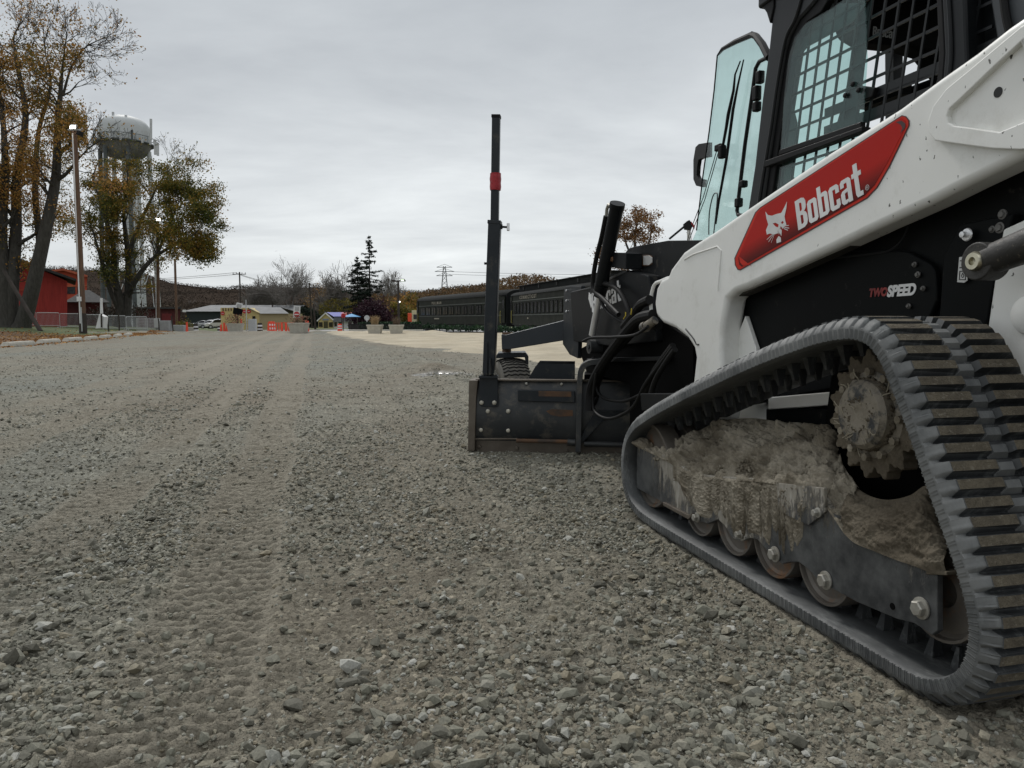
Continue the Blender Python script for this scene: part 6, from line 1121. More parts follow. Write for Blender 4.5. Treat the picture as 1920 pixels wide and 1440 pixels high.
# traffic barrel, delineators, orange barrier fence
def striped(Y, px, lab, r=0.3, h=0.95, dark=(0.8, 0.08, 0.03)):
    c = G(px, Y); o = thing('traffic_barrel', lab, 'traffic barrel', c, 0, 'striped traffic barrels'); m2 = MB(); m2.lathe([(r*1.05, 0), (r, 0.1), (r*0.8, h), (0.001, h)], c, (0, 0, 1), 16); lm('drum', m2, ORG if dark[0] > .5 else POLED, o); 
    for k in range(2): m2 = MB(); z = h*(0.35+0.3*k); rr_ = r*(1-0.2*z/h)+0.006; m2.lathe([(rr_, z), (rr_-0.01, z+h*0.15)], c, (0, 0, 1), 16, 0, False); lm('band', m2, WHT, o)
    return o
striped(92, 637, 'orange and white striped traffic barrel left of the blue canopy'); striped(60, 509, 'orange and white striped barrel behind the orange barrier posts'); striped(62, 367, 'black and white striped barrel left of the parked cars', 0.2, 0.8, (0, 0, 0)); striped(57, 487, 'black and white striped barrel on the gravel between the two sign planters', 0.2, 0.75, (0, 0, 0)); striped(64, 411, 'black and white striped barrel just left of the leaning signs', 0.18, 0.7, (0, 0, 0))
posts = [(350, 595, 613), (414, 601, 615), (420, 599, 616), (425, 601, 616), (452, 594, 617), (503, 600, 614), (528, 600, 616), (536, 600, 616), (544, 600, 617), (574, 599, 620), (577, 599, 619)]
plab = ['orange post standing alone left of the parked cars', 'leftmost orange post beside the leaning-sign planter', 'middle orange post left of the leaning-sign planter', 'orange post touching the left side of the leaning-sign planter', 'orange post at the right side of the leaning-sign planter', 'orange post at the left end of the barrier row', 'orange post in the barrier row, third from its right end', 'orange post in the barrier row, second from its right end', 'orange post in the barrier row beside the do-not-enter planter', 'front orange post right of the do-not-enter planter', 'rear orange post right of the do-not-enter planter']
for k, (px, y0, y1) in enumerate(posts):
    Y = EYE/((y1+3-600)/FPX) if y1 > 619 else 55.5; Y = min(Y, 57); c = G(px, Y); h = (y1-y0)*PXM(Y)*1.12; o = thing('delineator_post', plab[k], 'traffic post', c, 0, 'orange traffic posts'); m2 = MB(); m2.tube([c+Vector((0, 0, 0.05)), c+Vector((0, 0, h*.55)), c+Vector((0, 0, h))], [0.10, 0.075, 0.065], 10); lm('tube', m2, ORG, o); m2 = MB(); m2.lathe([(0.22, 0), (0.2, 0.07), (0.001, 0.07)], c, (0, 0, 1), 8); lm('base', m2, SEAL, o)
def orange_fence(pa, pb, Y, n, lab):
    a, b_ = G(pa, Y), G(pb, Y); o = thing('orange_barrier', lab, 'barrier', a, 0, 'low orange barrier fences'); m2 = MB(); m2.bar(a+Vector((0, 0, 0.74)), b_+Vector((0, 0, 0.74)), 0.05, 0.05); lm('top_rail', m2, ORG, o); m2 = MB(); m2.bar(a+Vector((0, 0, 0.10)), b_+Vector((0, 0, 0.10)), 0.04, 0.04); lm('bottom_rail', m2, WHT, o)
    for k in range(n): p = a.lerp(b_, (k+.5)/n); m2 = MB(); m2.bar(p, p+Vector((0, 0, 0.72)), 0.07, 0.05); lm('picket', m2, ORG, o)
orange_fence(501, 525, 57, 5, 'left stretch of low orange barrier fence between the two sign planters'); orange_fence(526, 550, 56, 4, 'right stretch of low orange barrier fence ending at the do-not-enter planter'); orange_fence(556, 578, 57.5, 4, 'short orange barrier fence behind the do-not-enter planter')
# planters with signs
def planter(px, Y, w, h, lab, rz=0, mat=CONC):
    c = G(px, Y); o = thing('planter', lab, 'planter', c, rz, 'large concrete planters'); m2 = MB(); b = 0.76
    def ring(s, z): return [Vector((x*s*w/2, y*s*w/2, z)) for x, y in ((-1, -1), (1, -1), (1, 1), (-1, 1))]
    vs = ring(b, 0)+ring(0.97, h-0.09)+ring(1.02, h-0.09)+ring(1.02, h)+ring(0.88, h)+ring(0.86, h-0.08); m2.add(vs, [(3, 2, 1, 0)]+[(4*k+i, 4*k+(i+1) % 4, 4*k+4+(i+1) % 4, 4*k+4+i) for k in range(5) for i in range(4)]+[(20, 21, 22, 23)]); obj('pot', m2, mat, o, 'L', ang=20)
    m2 = MB(); m2.box((0, 0, h-0.07), (w*0.84, w*0.84, 0.06)); obj('soil', m2, POLED, o, 'L'); return o, c
def shrubs(n, c, r, h, name, mat, parent, sz=0.12, seed=1, col=None):
    rng = np.random.default_rng(seed); P = np.stack([rng.normal(0, r, n)+c.x, rng.normal(0, r, n)+c.y, c.z+h*rng.random(n)], 1); return leafquads(name, P, np.full(n, sz), mat, parent, rng, aspect=0.4)
SHR = leafmat('dry_flowers', [(0.1, (0.05, 0.06, 0.03)), (0.45, (0.20, 0.15, 0.10)), (0.6, (0.35, 0.10, 0.08)), (0.8, (0.45, 0.38, 0.28))], 0.8, 0.1); GRS = leafmat('tan_ornamental_grass', [(0.1, (0.20, 0.14, 0.07)), (0.5, (0.38, 0.28, 0.15)), (0.9, (0.50, 0.40, 0.24))], 0.8, 0.2)
o, c = planter(441, 54, 1.05, 0.66, 'concrete planter carrying the two leaning signs', 0.15); shrubs(700, c+Vector((0, 0, 0.6)), 0.35, 0.7, 'flowers', SHR, o, 0.10, 2)
o, c = planter(560, 50, 1.10, 0.68, 'concrete planter carrying the red and white do-not-enter sign', -0.1, CONC); shrubs(600, c+Vector((0, 0, 0.62)), 0.30, 0.5, 'flowers', SHR, o, 0.10, 3)
Y = 54; o = thing('sign_post', 'white text board over a tilted black board above the left sign planter', 'sign', G(441, Y)); m2 = MB(); m2.prism([WY(441, 574.5, Y), WY(444, 567, Y), WY(455, 569.5, Y), WY(452, 579, Y)], (0, 0.04, 0)); w1 = lm('white_board', m2, WHT, o)
m2 = MB(); m2.prism([WY(436, 588, Y), WY(438, 576, Y), WY(455.5, 580, Y), WY(453, 592.5, Y)], (0, 0.04, 0)); lm('black_board', m2, BLACKP, o); m2 = MB(); m2.bar(WY(446, 606, Y+.1), WY(446, 575, Y+.1), 0.06); m2.bar(WY(446, 606, Y+.1), WY(441, 590, Y+.1), 0.05); lm('post', m2, POLED, o)
INKG = simple('grey_print', (0.25, 0.25, 0.26), None, 0.7)
for k in range(3): m2 = MB(); m2.bar(WY(444.3-.4*k, 570+2.2*k, Y-.02), WY(453-.5*k, 572.2+2.2*k, Y-.02), 0.01, 0.035); lm('text_line', m2, INKG, w1)
Y = 50; o = thing('no_entry_sign', 'white rectangular sign with a red no-entry disc standing in the right sign planter', 'sign', G(560, Y)); m2 = MB(); m2.prism([WY(549.3, 595.5, Y), WY(562, 595.8, Y), WY(563, 574, Y), WY(551, 573, Y)], (0, 0.04, 0)); bd = lm('board', m2, WHT, o)
for k in range(4): m2 = MB(); m2.bar(WY(552.5, 575.5+2*k, Y-.02), WY(561, 575.8+2*k, Y-.02), 0.01, 0.03); lm('text_line', m2, INKG, bd)
c = WY(556.3, 589.5, Y-.03); m2 = MB(); m2.lathe([(0.185, 0), (0.185, 0.01), (0.001, 0.01)], c, (0, -1, 0), 24); dk = lm('red_disc', m2, SIGNR, bd); m2 = MB(); m2.box(c+Vector((0, -.02, 0)), (0.28, 0.01, 0.06)); lm('white_bar', m2, WHT, dk); m2 = MB(); m2.bar(WY(557, 608, Y+.06), WY(557, 590, Y+.06), 0.06); lm('post', m2, POLED, o)
for k, (px, lab) in enumerate(((703, 'concrete planter with tall tan grass, left of the pair by the railway'), (743, 'concrete planter with dry brown stems beside the dark lamp post'))):
    o, c = planter(px, 48.5, 0.92, 0.56, lab, 0.1*k); rng = random.Random(k+5); m2 = MB()
    for q in range(260 if k == 0 else 120):
        a = rng.uniform(0, 6.28); ln = rng.uniform(0.35, 0.8)*(1 if k == 0 else 0.85); lean = rng.uniform(0.02, 0.30); s0 = c+Vector((rng.uniform(-.2, .2), rng.uniform(-.2, .2), 0.5)); m2.tube([s0, s0+Vector((math.cos(a)*lean*.3, math.sin(a)*lean*.3, ln*.6)), s0+Vector((math.cos(a)*lean, math.sin(a)*lean, ln*(0.9-lean*.5)))], [0.008, 0.006, 0.002], 3, 0, False)
    lm('tall_grass', m2, simple('straw_stem', (0.42, 0.31, 0.17), (0.3, 0.2, 0.1), 0.8) if k == 0 else simple('brown_stem', (0.16, 0.11, 0.07), None, 0.8), o)['kind'] = 'stuff'
# parked cars
def car(lab, px, Y, colr, rz, suv=False):
    c = G(px, Y); c.z += 0.06; o = thing('parked_car', lab, 'car', c, rz, 'cars parked in front of the warehouse'); paint = simple('car_paint_'+lab.split()[0], colr, tuple(x*0.9 for x in colr), 0.25, 0.2, 2, coat=0.6)
    H_ = 1.65 if suv else 1.42; pr = [(-2.2, .35), (-2.2, .75), (-2.05, .95), (-1.3 if suv else -1.2, 1.0), (-0.75, H_-.12), (-.2, H_), (1.2 if suv else .7, H_), (1.9 if suv else 1.5, 1.05), (2.15, .95), (2.2, .6), (2.15, .35)]
    m2 = MB(); m2.prism([(x, -0.86, z) for x, z in pr], (0, 1.72, 0)); obj('body', m2, paint, o, 'L', bev=0.10, seg=3)
    gl = [(-1.08, 1.02), (-.68, H_-.16), (-.15, H_-.07), (1.0 if suv else .62, H_-.08), (1.6 if suv else 1.25, 1.05)]; m2 = MB(); m2.prism([(x, -0.872, z) for x, z in gl], (0, 1.744, 0)); obj('side_window', m2, WINB, o, 'L', bev=0.03)
    m2 = MB(); m2.prism([(-1.24, -.7, 1.0), (-.74, -.62, H_-.14), (-.74, .62, H_-.14), (-1.24, .7, 1.0)], (-0.03, 0, 0.02)); obj('windscreen', m2, WINB, o, 'L')
    for x in (-1.35, 1.35):
        for y in (-.84, .84): m2 = MB(); m2.lathe([(0.001, -.1), (.2, -.1), (.33, -.1), (.33, .1), (.2, .1), (.19, .06), (.001, .06)], (x, y, .33), (0, -1 if y < 0 else 1, 0), 18); w_ = obj('wheel', m2, SEAL, o, 'L'); m2 = MB(); m2.lathe([(0.19, .061), (0.17, .075), (0.001, .07)], (x, y, .33), (0, -1 if y < 0 else 1, 0), 12); obj('rim', m2, GALV, w_, 'L')
    for y in (-.6, .6): m2 = MB(); m2.box((-2.2, y, .72), (.06, .34, .14)); obj('headlight', m2, WHT, o, 'L', bev=0.02)
    return o
car('dark grey car, leftmost of the parked cars', 382, 135, (0.06, 0.065, 0.075), 0.4); car('white van-like car behind the dark grey one', 397, 150, (0.65, 0.66, 0.67), 0.2, True); car('silver car between the dark grey and the white cars', 396, 132, (0.36, 0.37, 0.38), 0.35); car('pale white car just left of the orange posts', 409, 131, (0.6, 0.6, 0.6), 0.5, True)
# road utility poles, lamp post, small posts
def upole(px, y0, y1, Y, lab, arms=True, px1=None):
    o, b, t = pole('utility_pole', lab, px, y0, px1 or px, y1, Y, 0.17, 0.12, POLED, False, 'utility pole', 'plain utility poles'); 
    if arms:
        for dz, w_ in ((0.4, 2.4), (2.6, 1.6)): m2 = MB(); m2.bar(t+Vector((-w_/2, -.15, -dz)), t+Vector((w_/2, -.15, -dz)), 0.10, 0.12); ca = lm('cross_arm', m2, POLED, o)
        for s in (-1.1, -.5, .5, 1.1): m2 = MB(); m2.cyl(t+Vector((s, -.15, -0.35)), t+Vector((s, -.15, -0.05)), 0.06, 0.04, 6); lm('insulator', m2, POLED, o)
    return b, t
_, t1 = upole(452, 600, 510, 140, 'dark utility pole with cross arms rising over the warehouse roof', True, 449); _, t2 = upole(585, 605, 530, 150, 'dark utility pole among the bare trees left of the yellow house', False, 580); _, t3 = upole(591, 603, 570, 120, 'short slanting pole beside the pole left of the yellow house', False, 588); _, t4 = upole(511, 600, 570, 125, 'thin short pole behind the orange barrier fence', False)
m2 = MB()
def wire(a, b, sag): m2.tube([a.lerp(b, k/10)-Vector((0, 0, 4*sag*(k/10)*(1-k/10))) for k in range(11)], 0.035, 4)
for k, dz in enumerate((-0.1, -0.4, -2.6, -3.4)):
    m2 = MB(); off = Vector((0.5*(k-1.5), 0, dz)); far = WY(-150, 520, 110); far.z = t1.z-3; pts = [far.lerp(t1+off, q/12)-Vector((0, 0, 2.2*4*(q/12)*(1-q/12)*.4)) for q in range(13)]+[(t1+off).lerp(t2+Vector((0, 0, dz*.5)), q/12)-Vector((0, 0, 3.5*(q/12)*(1-q/12))) for q in range(1, 13)]
    m2.tube(pts, 0.035, 4); o = lm('power_line', m2, POLED, None); settags(o, ['topmost black power line passing over the warehouse roof', 'second black power line from the top over the warehouse', 'third black power line from the top, below the cross arms', 'lowest black power line crossing in front of the brown hill'][k], 'power line', 'power lines along the far road')
Y = 62; b = G(748, Y); o = thing('lamp_post', 'dark lamp post with flood lamps standing beside the concrete planters and train', 'lamp post', b); t = WY(746.5, 527, Y); m2 = MB(); m2.tube([b, t], [0.11, 0.08], 10); lm('shaft', m2, POLED, o); m2 = MB(); m2.bar(t+Vector((-.45, 0, 0)), t+Vector((.6, 0, 0.02)), 0.08, 0.10); lm('lamp_arm', m2, POLED, o)
m2 = MB(); m2.box(t+Vector((.38, -.1, .07)), (.3, .25, .18)); l_ = lm('lamp_head', m2, POLED, o); m2 = MB(); m2.box(t+Vector((.38, -.24, .05)), (.24, .04, .12)); lm('lamp_lens', m2, emis('pale_lamp', (0.8, 0.95, 0.7), 1.2), l_); m2 = MB(); m2.box(t+Vector((-.38, -.1, .02)), (.3, .3, .14)); lm('lamp_head', m2, POLED, o); m2 = MB(); m2.sphere(WY(749.5, 566, Y-.2), 0.06); lm('warning_light', m2, emis('white_glow', (1, 1, 1), 2), o)
Y = 60; b = G(475, Y); o = thing('utility_cabinet', 'grey steel utility cabinet with a thin antenna mast behind the leaning signs', 'cabinet', G(473, 75)); m2 = MB(); m2.box(G(473, 75)+Vector((0, 0, 0.75)), (0.75, 0.4, 1.5)); lm('case', m2, GALV, o, bev=0.02); m2 = MB(); q = G(462, 75); m2.tube([q, Vector((q.x, q.y, Hz(562, 75)))], 0.05, 6); lm('mast', m2, GALV, o)
Y = 90; for_ = 0
for k, (px, py, w_, lab) in enumerate(((652, 600, .27, 'red octagonal stop sign on a thin post in front of the blue canopy'), (688, 596, .3, 'grey round sign backs on a white post left of the planters'))):
    b = G(px-(8 if k == 0 else 0), 86); o = thing('road_sign', lab, 'sign', b); c = Vector((b.x, b.y, Hz(py-8 if k == 0 else py, 86))); m2 = MB(); m2.lathe([(w_, 0), (w_, .03), (.001, .03)], c, (0, -1, 0), 8 if k == 0 else 20); lm('plate', m2, SIGNR if k == 0 else GALV, o); m2 = MB(); m2.bar(b, c, 0.07); lm('post', m2, POLED if k == 0 else WHT, o)
# white kerb stones by the railway
for k, (px, w_) in enumerate(((680, 2.0), (723, 1.6), (765, 2.2))):
    m2 = MB(); c = G(px, 56); m2.box(c+Vector((0, 0, 0.12)), (w_, 0.5, 0.24)); o = lm('kerb_stone', m2, CONC, None, loc=c, bev=0.05); settags(o, ['pale kerb stone left of the grass planter', 'pale kerb stone between the two railway planters', 'pale kerb stone right of the second railway planter'][k], 'kerb stone', 'pale kerb stones beside the railway')
# ------------------------------------------------------------------ water tower
TW = simple('pale_grey_tank_paint', (0.50, 0.52, 0.52), (0.40, 0.42, 0.42), 0.6, 0, 0.35, 0, None, 0.01, (0.5, 0.6, 0.85), (0.32, 0.31, 0.29)); TD = simple('dark_steel_leg', (0.05, 0.06, 0.06), (0.08, 0.09, 0.09), 0.6, 0.2, 1); TB = simple('tank_belly', (0.16, 0.155, 0.14), (0.10, 0.10, 0.09), 0.8, 0, 0.5)
Y = 150; tb = G(238, Y); k_ = PXM(Y); cx = WY(247, 600, Y).x; r = 44*k_
wt = thing('water_tower', 'tall water tower with a pale domed tank and antennas behind the maples', 'water tower', (cx, Y, tb.z))
m2 = MB(); c = (cx, Y, 0); zs = lambda py: Hz(py, Y); m2.lathe([(0.001, zs(218)), (r*.35, zs(219)), (r*.65, zs(223)), (r*.86, zs(229)), (r*.97, zs(236)), (r, zs(243)), (r, zs(268))], c, (0, 0, 1), 40); lm('tank', m2, TW, wt)
m2 = MB(); m2.lathe([(r, zs(268)), (r*1.03, zs(270)), (r*1.0, zs(276)), (r*.9, zs(286)), (r*.7, zs(294)), (r*.4, zs(298)), (.001, zs(299))], c, (0, 0, 1), 40); lm('tank_belly', m2, TB, wt)
m2 = MB(); m2.lathe([(r*1.03, zs(270)), (r*1.14, zs(270)), (r*1.14, zs(272)), (r*1.03, zs(272))], c, (0, 0, 1), 40); lm('walkway', m2, TD, wt)
for q in range(26):
    a = 2*PI*q/26; m2 = MB(); p = Vector((cx+r*1.13*math.cos(a), Y+r*1.13*math.sin(a), zs(270))); m2.bar(p, p+Vector((0, 0, 1.1)), 0.05); lm('rail_post', m2, TD, wt)
m2 = MB(); m2.tube([(cx+r*1.13*math.cos(2*PI*q/32), Y+r*1.13*math.sin(2*PI*q/32), zs(270)+1.1) for q in range(33)], 0.05, 5); lm('handrail', m2, TD, wt)
for q in range(9):
    a = PI+PI*(q+.5)/9*1.0+0; rr_ = r*1.18; hh = (2.0, 1.3, 2.3, 1.2, 1.8, 1.4)[q % 6]; m2 = MB(); m2.box((cx+rr_*math.cos(a), Y+rr_*math.sin(a), zs(268)+hh/2-0.6), (0.32, 0.22, hh)); lm('antenna', m2, GALV if q % 3 else TD, wt)
for px, y0, y1 in ((283, 223, 262), (212, 210, 240), (236, 216, 232), (291, 262, 290), (296, 268, 292)): m2 = MB(); p = WY(px, y0, Y-r*.6); q_ = WY(px, y1, Y-r*.6); m2.bar(p, q_, 0.35, 0.3); lm('antenna', m2, GALV, wt)
for k, (a0, x1) in enumerate(((-0.75, 276), (0.1, 292), (1.1, 255), (2.4, 232), (3.6, 205), (4.6, 247))):
    p = Vector((cx+r*.92*math.cos(a0+4.2), Y+r*.92*math.sin(a0+4.2), zs(282))); q_ = Vector((p.x+(p.x-cx)*.18, p.y+(p.y-Y)*.18, tb.z)); m2 = MB(); m2.cyl(q_, p, 0.42 if k != 3 else 0.42, None, 10); lm('leg', m2, TD if k in (0, 1, 2) else TW, wt)
m2 = MB(); m2.cyl((cx+0.6, Y, tb.z), (cx+0.6, Y, zs(298)), 1.15, None, 20); lm('riser_pipe', m2, TW, wt)
for k in range(6):
    a0 = 4.2+k*1.05; 
    for z0, z1 in ((tb.z+1, 12), (12, 24), (24, zs(300))): m2 = MB(); m2.bar((cx+r*1.02*math.cos(a0), Y+r*1.02*math.sin(a0), z0), (cx+r*.95*math.cos(a0+1.05), Y+r*.95*math.sin(a0+1.05), z1), 0.10); lm('brace', m2, TW, wt)
# ------------------------------------------------------------------ pylon and rail signal
Y = 420; b = G(834, Y); py = thing('pylon', 'thin lattice power pylon on the skyline above the train', 'pylon', b); zt_ = Hz(499, Y); zb_ = b.z; L_ = MB()
def pl(z): t = (z-zb_)/(zt_-zb_); return 3.2*(1-t)+0.55*t
zz = [zb_+(zt_-zb_)*q/12 for q in range(13)]
for s in ((1, 1), (1, -1), (-1, 1), (-1, -1)): L_.tube([(b.x+s[0]*pl(z), b.y+s[1]*pl(z), z) for z in zz], 0.16, 4)
for i in range(12):
    for s in (1, -1): L_.bar((b.x-pl(zz[i]), b.y+s*pl(zz[i]), zz[i]), (b.x+pl(zz[i+1]), b.y+s*pl(zz[i+1]), zz[i+1]), 0.12); L_.bar((b.x+pl(zz[i]), b.y+s*pl(zz[i]), zz[i]), (b.x-pl(zz[i+1]), b.y+s*pl(zz[i+1]), zz[i+1]), 0.12)
lm('lattice', L_, TD, py)
for pyy, w_ in ((501, 4.2), (509, 5.2), (517, 4.4)): m2 = MB(); z = Hz(pyy, Y); m2.bar((b.x-w_, b.y, z), (b.x+w_, b.y, z), 0.3, 0.3); m2.bar((b.x-w_, b.y, z), (b.x, b.y, z+1.6), 0.15); m2.bar((b.x+w_, b.y, z), (b.x, b.y, z+1.6), 0.15); lm('cross_arm', m2, TD, py)
for k, (y0, y1) in enumerate(((509, 511), (514, 516))): m2 = MB(); p = WY(838, y0, Y); q_ = WY(1500, y1, 380); m2.tube([p.lerp(q_, j/12)-Vector((0, 0, 5*(j/12)*(1-j/12)*4*.3)) for j in range(13)], 0.10, 4); o = lm('high_line', m2, TD, None); settags(o, ['upper thin wire running right from the lattice pylon', 'lower thin wire running right from the lattice pylon'][k], 'power line', 'wires of the lattice pylon')
Y = 38; b = G(1291, Y); o = thing('rail_signal', 'railway signal head with a slanted black arm above the grader bracket', 'rail signal', b); m2 = MB(); m2.tube([b, WY(1291, 425, Y)], 0.07, 8); lm('mast', m2, GALV, o)
m2 = MB(); m2.bar(WY(1255, 448, Y-.1), WY(1284, 424, Y-.1), 0.09, 0.10); lm('arm', m2, BLACK, o); m2 = MB(); m2.prism([WY(a, b2, Y-.1) for a, b2 in [(1282, 420), (1289, 414), (1293, 412), (1296, 417), (1299, 424), (1295, 432), (1284, 430)]], (0, 0.2, 0)); lm('signal_head', m2, BLACK, o, bev=0.02)
m2 = MB(); m2.prism([WY(a, b2, Y-.14) for a, b2 in [(1296, 415), (1303, 424), (1302, 429), (1297, 421)]], (0, 0.1, 0)); lm('red_flag', m2, simple('dull_red_cloth', (0.30, 0.012, 0.02), None, 0.7), o)
m2 = MB(); m2.tube([WY(1287, 436, Y-.3), WY(1295, 436, Y-.3), WY(1296, 452, Y-.3)], 0.025, 6); m2.bar(WY(1288, 440, Y-.3), WY(1295, 440, Y-.3), 0.03); lm('ladder', m2, GALV, o)
# ------------------------------------------------------------------ passenger cars
OLV = simple('dark_olive_coach_paint', (0.019, 0.021, 0.014), (0.014, 0.016, 0.011), 0.6, 0, 1.2, spec=0.12); OLD = simple('sooty_roof', (0.010, 0.011, 0.011), (0.018, 0.020, 0.019), 0.8, 0, 1, spec=0.08); UND = simple('black_underframe', (0.012, 0.012, 0.012), (0.02, 0.02, 0.018), 0.8, 0, 2); GOLD = simple('gold_letter', (0.34, 0.31, 0.24), None, 0.6); OLT = simple('coach_trim_strip', (0.09, 0.10, 0.085), None, 0.5)
def coach(name, lab, A, Bp, word_, wpos, nw, wx0, wx1, clere, zr, zsil, pair=False):
    """A = far end, Bp = near end on the camera side wall (x, y)"""
    A = Vector((A[0], A[1], 0)); Bp = Vector((Bp[0], Bp[1], 0)); d = (Bp-A).normalized(); ln = (Bp-A).length; n_ = Vector((-d.y, d.x, 0)); n_ = n_ if n_.x > 0 else -n_; rz = math.atan2(d.y, d.x)
    railz = -0.62; c0 = A.copy(); c0.z = railz; o = thing(name, lab, 'train car', c0, rz, 'old passenger train cars on the siding')
    inw = 1 if (Matrix.Rotation(rz, 3, 'Z') @ Vector((0, 1, 0))).dot(n_) > 0 else -1; W = 2.9*inw; z0 = 1.05; zw = 3.74 if not clere else 3.62
    def P(x, y, z): return Vector((x, y*inw, z))
    m2 = MB(); m2.box((ln/2, W/2, (z0+zw)/2), (ln-1.7, abs(W), zw-z0)); obj('body', m2, OLV, o, 'L')
    for e in (0, 1): m2 = MB(); x = 0.42 if e == 0 else ln-0.42; m2.box((x, W/2, (z0+zw)/2-.02), (0.84, abs(W)*.94, zw-z0-.04)); v = obj('vestibule', m2, OLD, o, 'L'); m2 = MB(); m2.box((x, -0.0*inw+0.08*inw-.1*inw, (z0+zw)/2), (0.6, 0.05, zw-z0-0.3)); dr = obj('door', m2, OLV, o, 'L'); m2 = MB(); m2.box((x, -0.05*inw, zw-.85), (0.42, 0.02, 0.8)); obj('door_window', m2, WINB, dr, 'L')
    m2 = MB(); k = 10; rows = []
    for e in (0.0, 0.45, ln-0.45, ln):
        sc_ = 0.86 if e in (0.0, ln) else 1.0; rows.append([P(e, abs(W)/2-math.cos(PI*j/k)*(abs(W)/2+.10)*sc_, zw-0.06+math.sin(PI*j/k)*(0.62 if not clere else 0.42)*(sc_)) for j in range(k+1)])
    m2.grid(rows); m2.add([tuple(p) for p in rows[0]], [tuple(range(k+1))]); m2.add([tuple(p) for p in rows[-1]], [tuple(range(k, -1, -1))]); obj('roof', m2, OLD, o, 'L', ang=50)
    if clere:
        m2 = MB(); m2.box((ln/2, W/2, zw+0.5), (ln-1.6, 1.7, 0.5)); cl = obj('clerestory', m2, OLD, o, 'L'); m2 = MB(); m2.box((ln/2, W/2, zw+0.78), (ln-1.4, 1.95, 0.08)); obj('clerestory_roof', m2, OLD, cl, 'L', bev=0.03)
        for q in range(5): m2 = MB(); m2.box((ln*(q+.5)/5, W/2-0.88*inw, zw+0.55), (0.3, 0.06, 0.26)); obj('roof_vent', m2, UND, cl, 'L')
    m2 = MB(); m2.box((ln/2, -0.02*inw, zw-0.02), (ln-1.7, 0.05, 0.06)); obj('eave_strip', m2, OLT, o, 'L'); zsill = 2.0; zhead = 2.92
    for z in (zsill-0.10, zhead+0.16): m2 = MB(); m2.box((ln/2, -0.015*inw, z), (ln-1.7, 0.04, 0.06)); obj('belt_rail', m2, OLT, o, 'L')
    pitch = (wx1-wx0)/nw
    for q in range(nw):
        x = wx0+pitch*(q+.5)+(0.12*(1 if q % 2 == 0 else -1) if pair else 0); m2 = MB(); ww = min(0.62, pitch*.72); m2.prism([(x-ww/2, -0.012*inw, zsill), (x+ww/2, -0.012*inw, zsill), (x+ww/2, -0.012*inw, zhead), (x-ww/2, -0.012*inw, zhead)], (0, -0.03*inw, 0)); wf = obj('window_frame', m2, OLD, o, 'L')
        m2 = MB(); m2.box((x, -0.047*inw, (zsill+zhead)/2), (ww-.12, 0.01, zhead-zsill-.12)); obj('window_pane', m2, WINB, wf, 'L')
    X = Matrix.Translation(c0) @ Matrix.Rotation(rz, 4, 'Z') @ Matrix.Translation((wpos, -0.03*inw, zhead+0.30)) @ (Matrix(((1, 0, 0, 0), (0, 0, -1, 0), (0, 1, 0, 0), (0, 0, 0, 1))) if inw > 0 else Matrix(((-1, 0, 0, 0), (0, 0, 1, 0), (0, 1, 0, 0), (0, 0, 0, 1))))
    text('coach_lettering', word_, X, 0.42, GOLD, o, 0.01, 0.006, 1.25, 0, 1.55, 'CENTER')
    X2 = Matrix.Translation(c0) @ Matrix.Rotation(rz, 4, 'Z') @ Matrix.Translation((wpos, -0.03*inw, 1.55)); m2 = MB(); m2.box((wpos, -0.03*inw, 1.62), (1.6 if not clere else 0.35, 0.01, 0.12)); obj('name_plate', m2, GOLD, o, 'L')
    m2 = MB(); m2.box((ln/2, W/2, z0-.1), (ln-1.6, abs(W)*.9, 0.2)); obj('underframe', m2, UND, o, 'L')
    for q in range(4): m2 = MB(); m2.box((ln*(0.33+0.11*q), 0.35*inw, 0.68), (1.5, 0.6, 0.5)); obj('equipment_box', m2, UND, o, 'L', bev=0.03)
    for q in range(7): m2 = MB(); x = ln*(0.27+0.07*q); m2.bar((x, 0.06*inw, 0.95), (x, 0.06*inw, 0.35), 0.06); obj('hanger', m2, UND, o, 'L')
    for x in (ln*.13, ln*.87):
        m2 = MB(); m2.box((x, 0.4*inw, 0.62), (2.9, 0.18, 0.22)); tr = obj('bogie', m2, UND, o, 'L', bev=0.03)
        for s in (-1.15, 0, 1.15): m2 = MB(); m2.lathe([(.001, -.08), (.43, -.08), (.46, -.02), (.46, .06), (.2, .08), (.001, .1)], (x+s, 0.5*inw, 0.46), (0, -inw, 0), 20); obj('wheel', m2, UND, tr, 'L', ang=40)
    for x in (0.9, ln-0.9): m2 = MB(); m2.tube([(x, -0.08*inw, 1.2), (x, -0.14*inw, 1.3), (x, -0.14*inw, 2.2), (x, -0.08*inw, 2.3)], 0.025, 6); obj('handrail', m2, simple('yellow_rail', (0.35, 0.30, 0.05), None, 0.5) if 'yellow_rail' not in bpy.data.materials else bpy.data.materials['yellow_rail'], o, 'L')
    return o
def gx(px, Y): return (X_(px, Y), Y)
PA = gx(782, 93); PB = gx(948, 69.5)
coach('passenger_car', 'dark olive passenger car with smooth round roof lettered PULLMAN, farther of the two', PA, PB, 'PULLMAN', 7.3, 22, 1.6, 22.5, False, Hz(541, 70), 0, True)
PC = gx(957, 68.8); PD = gx(1140, 45.5)
coach('passenger_car', 'olive passenger car with raised clerestory roof lettered CONNECTICUT, behind the grader', PC, PD, 'CONNECTICUT', 6.0, 20, 1.4, 23.0, True, Hz(541, 70)-0.1, 0)
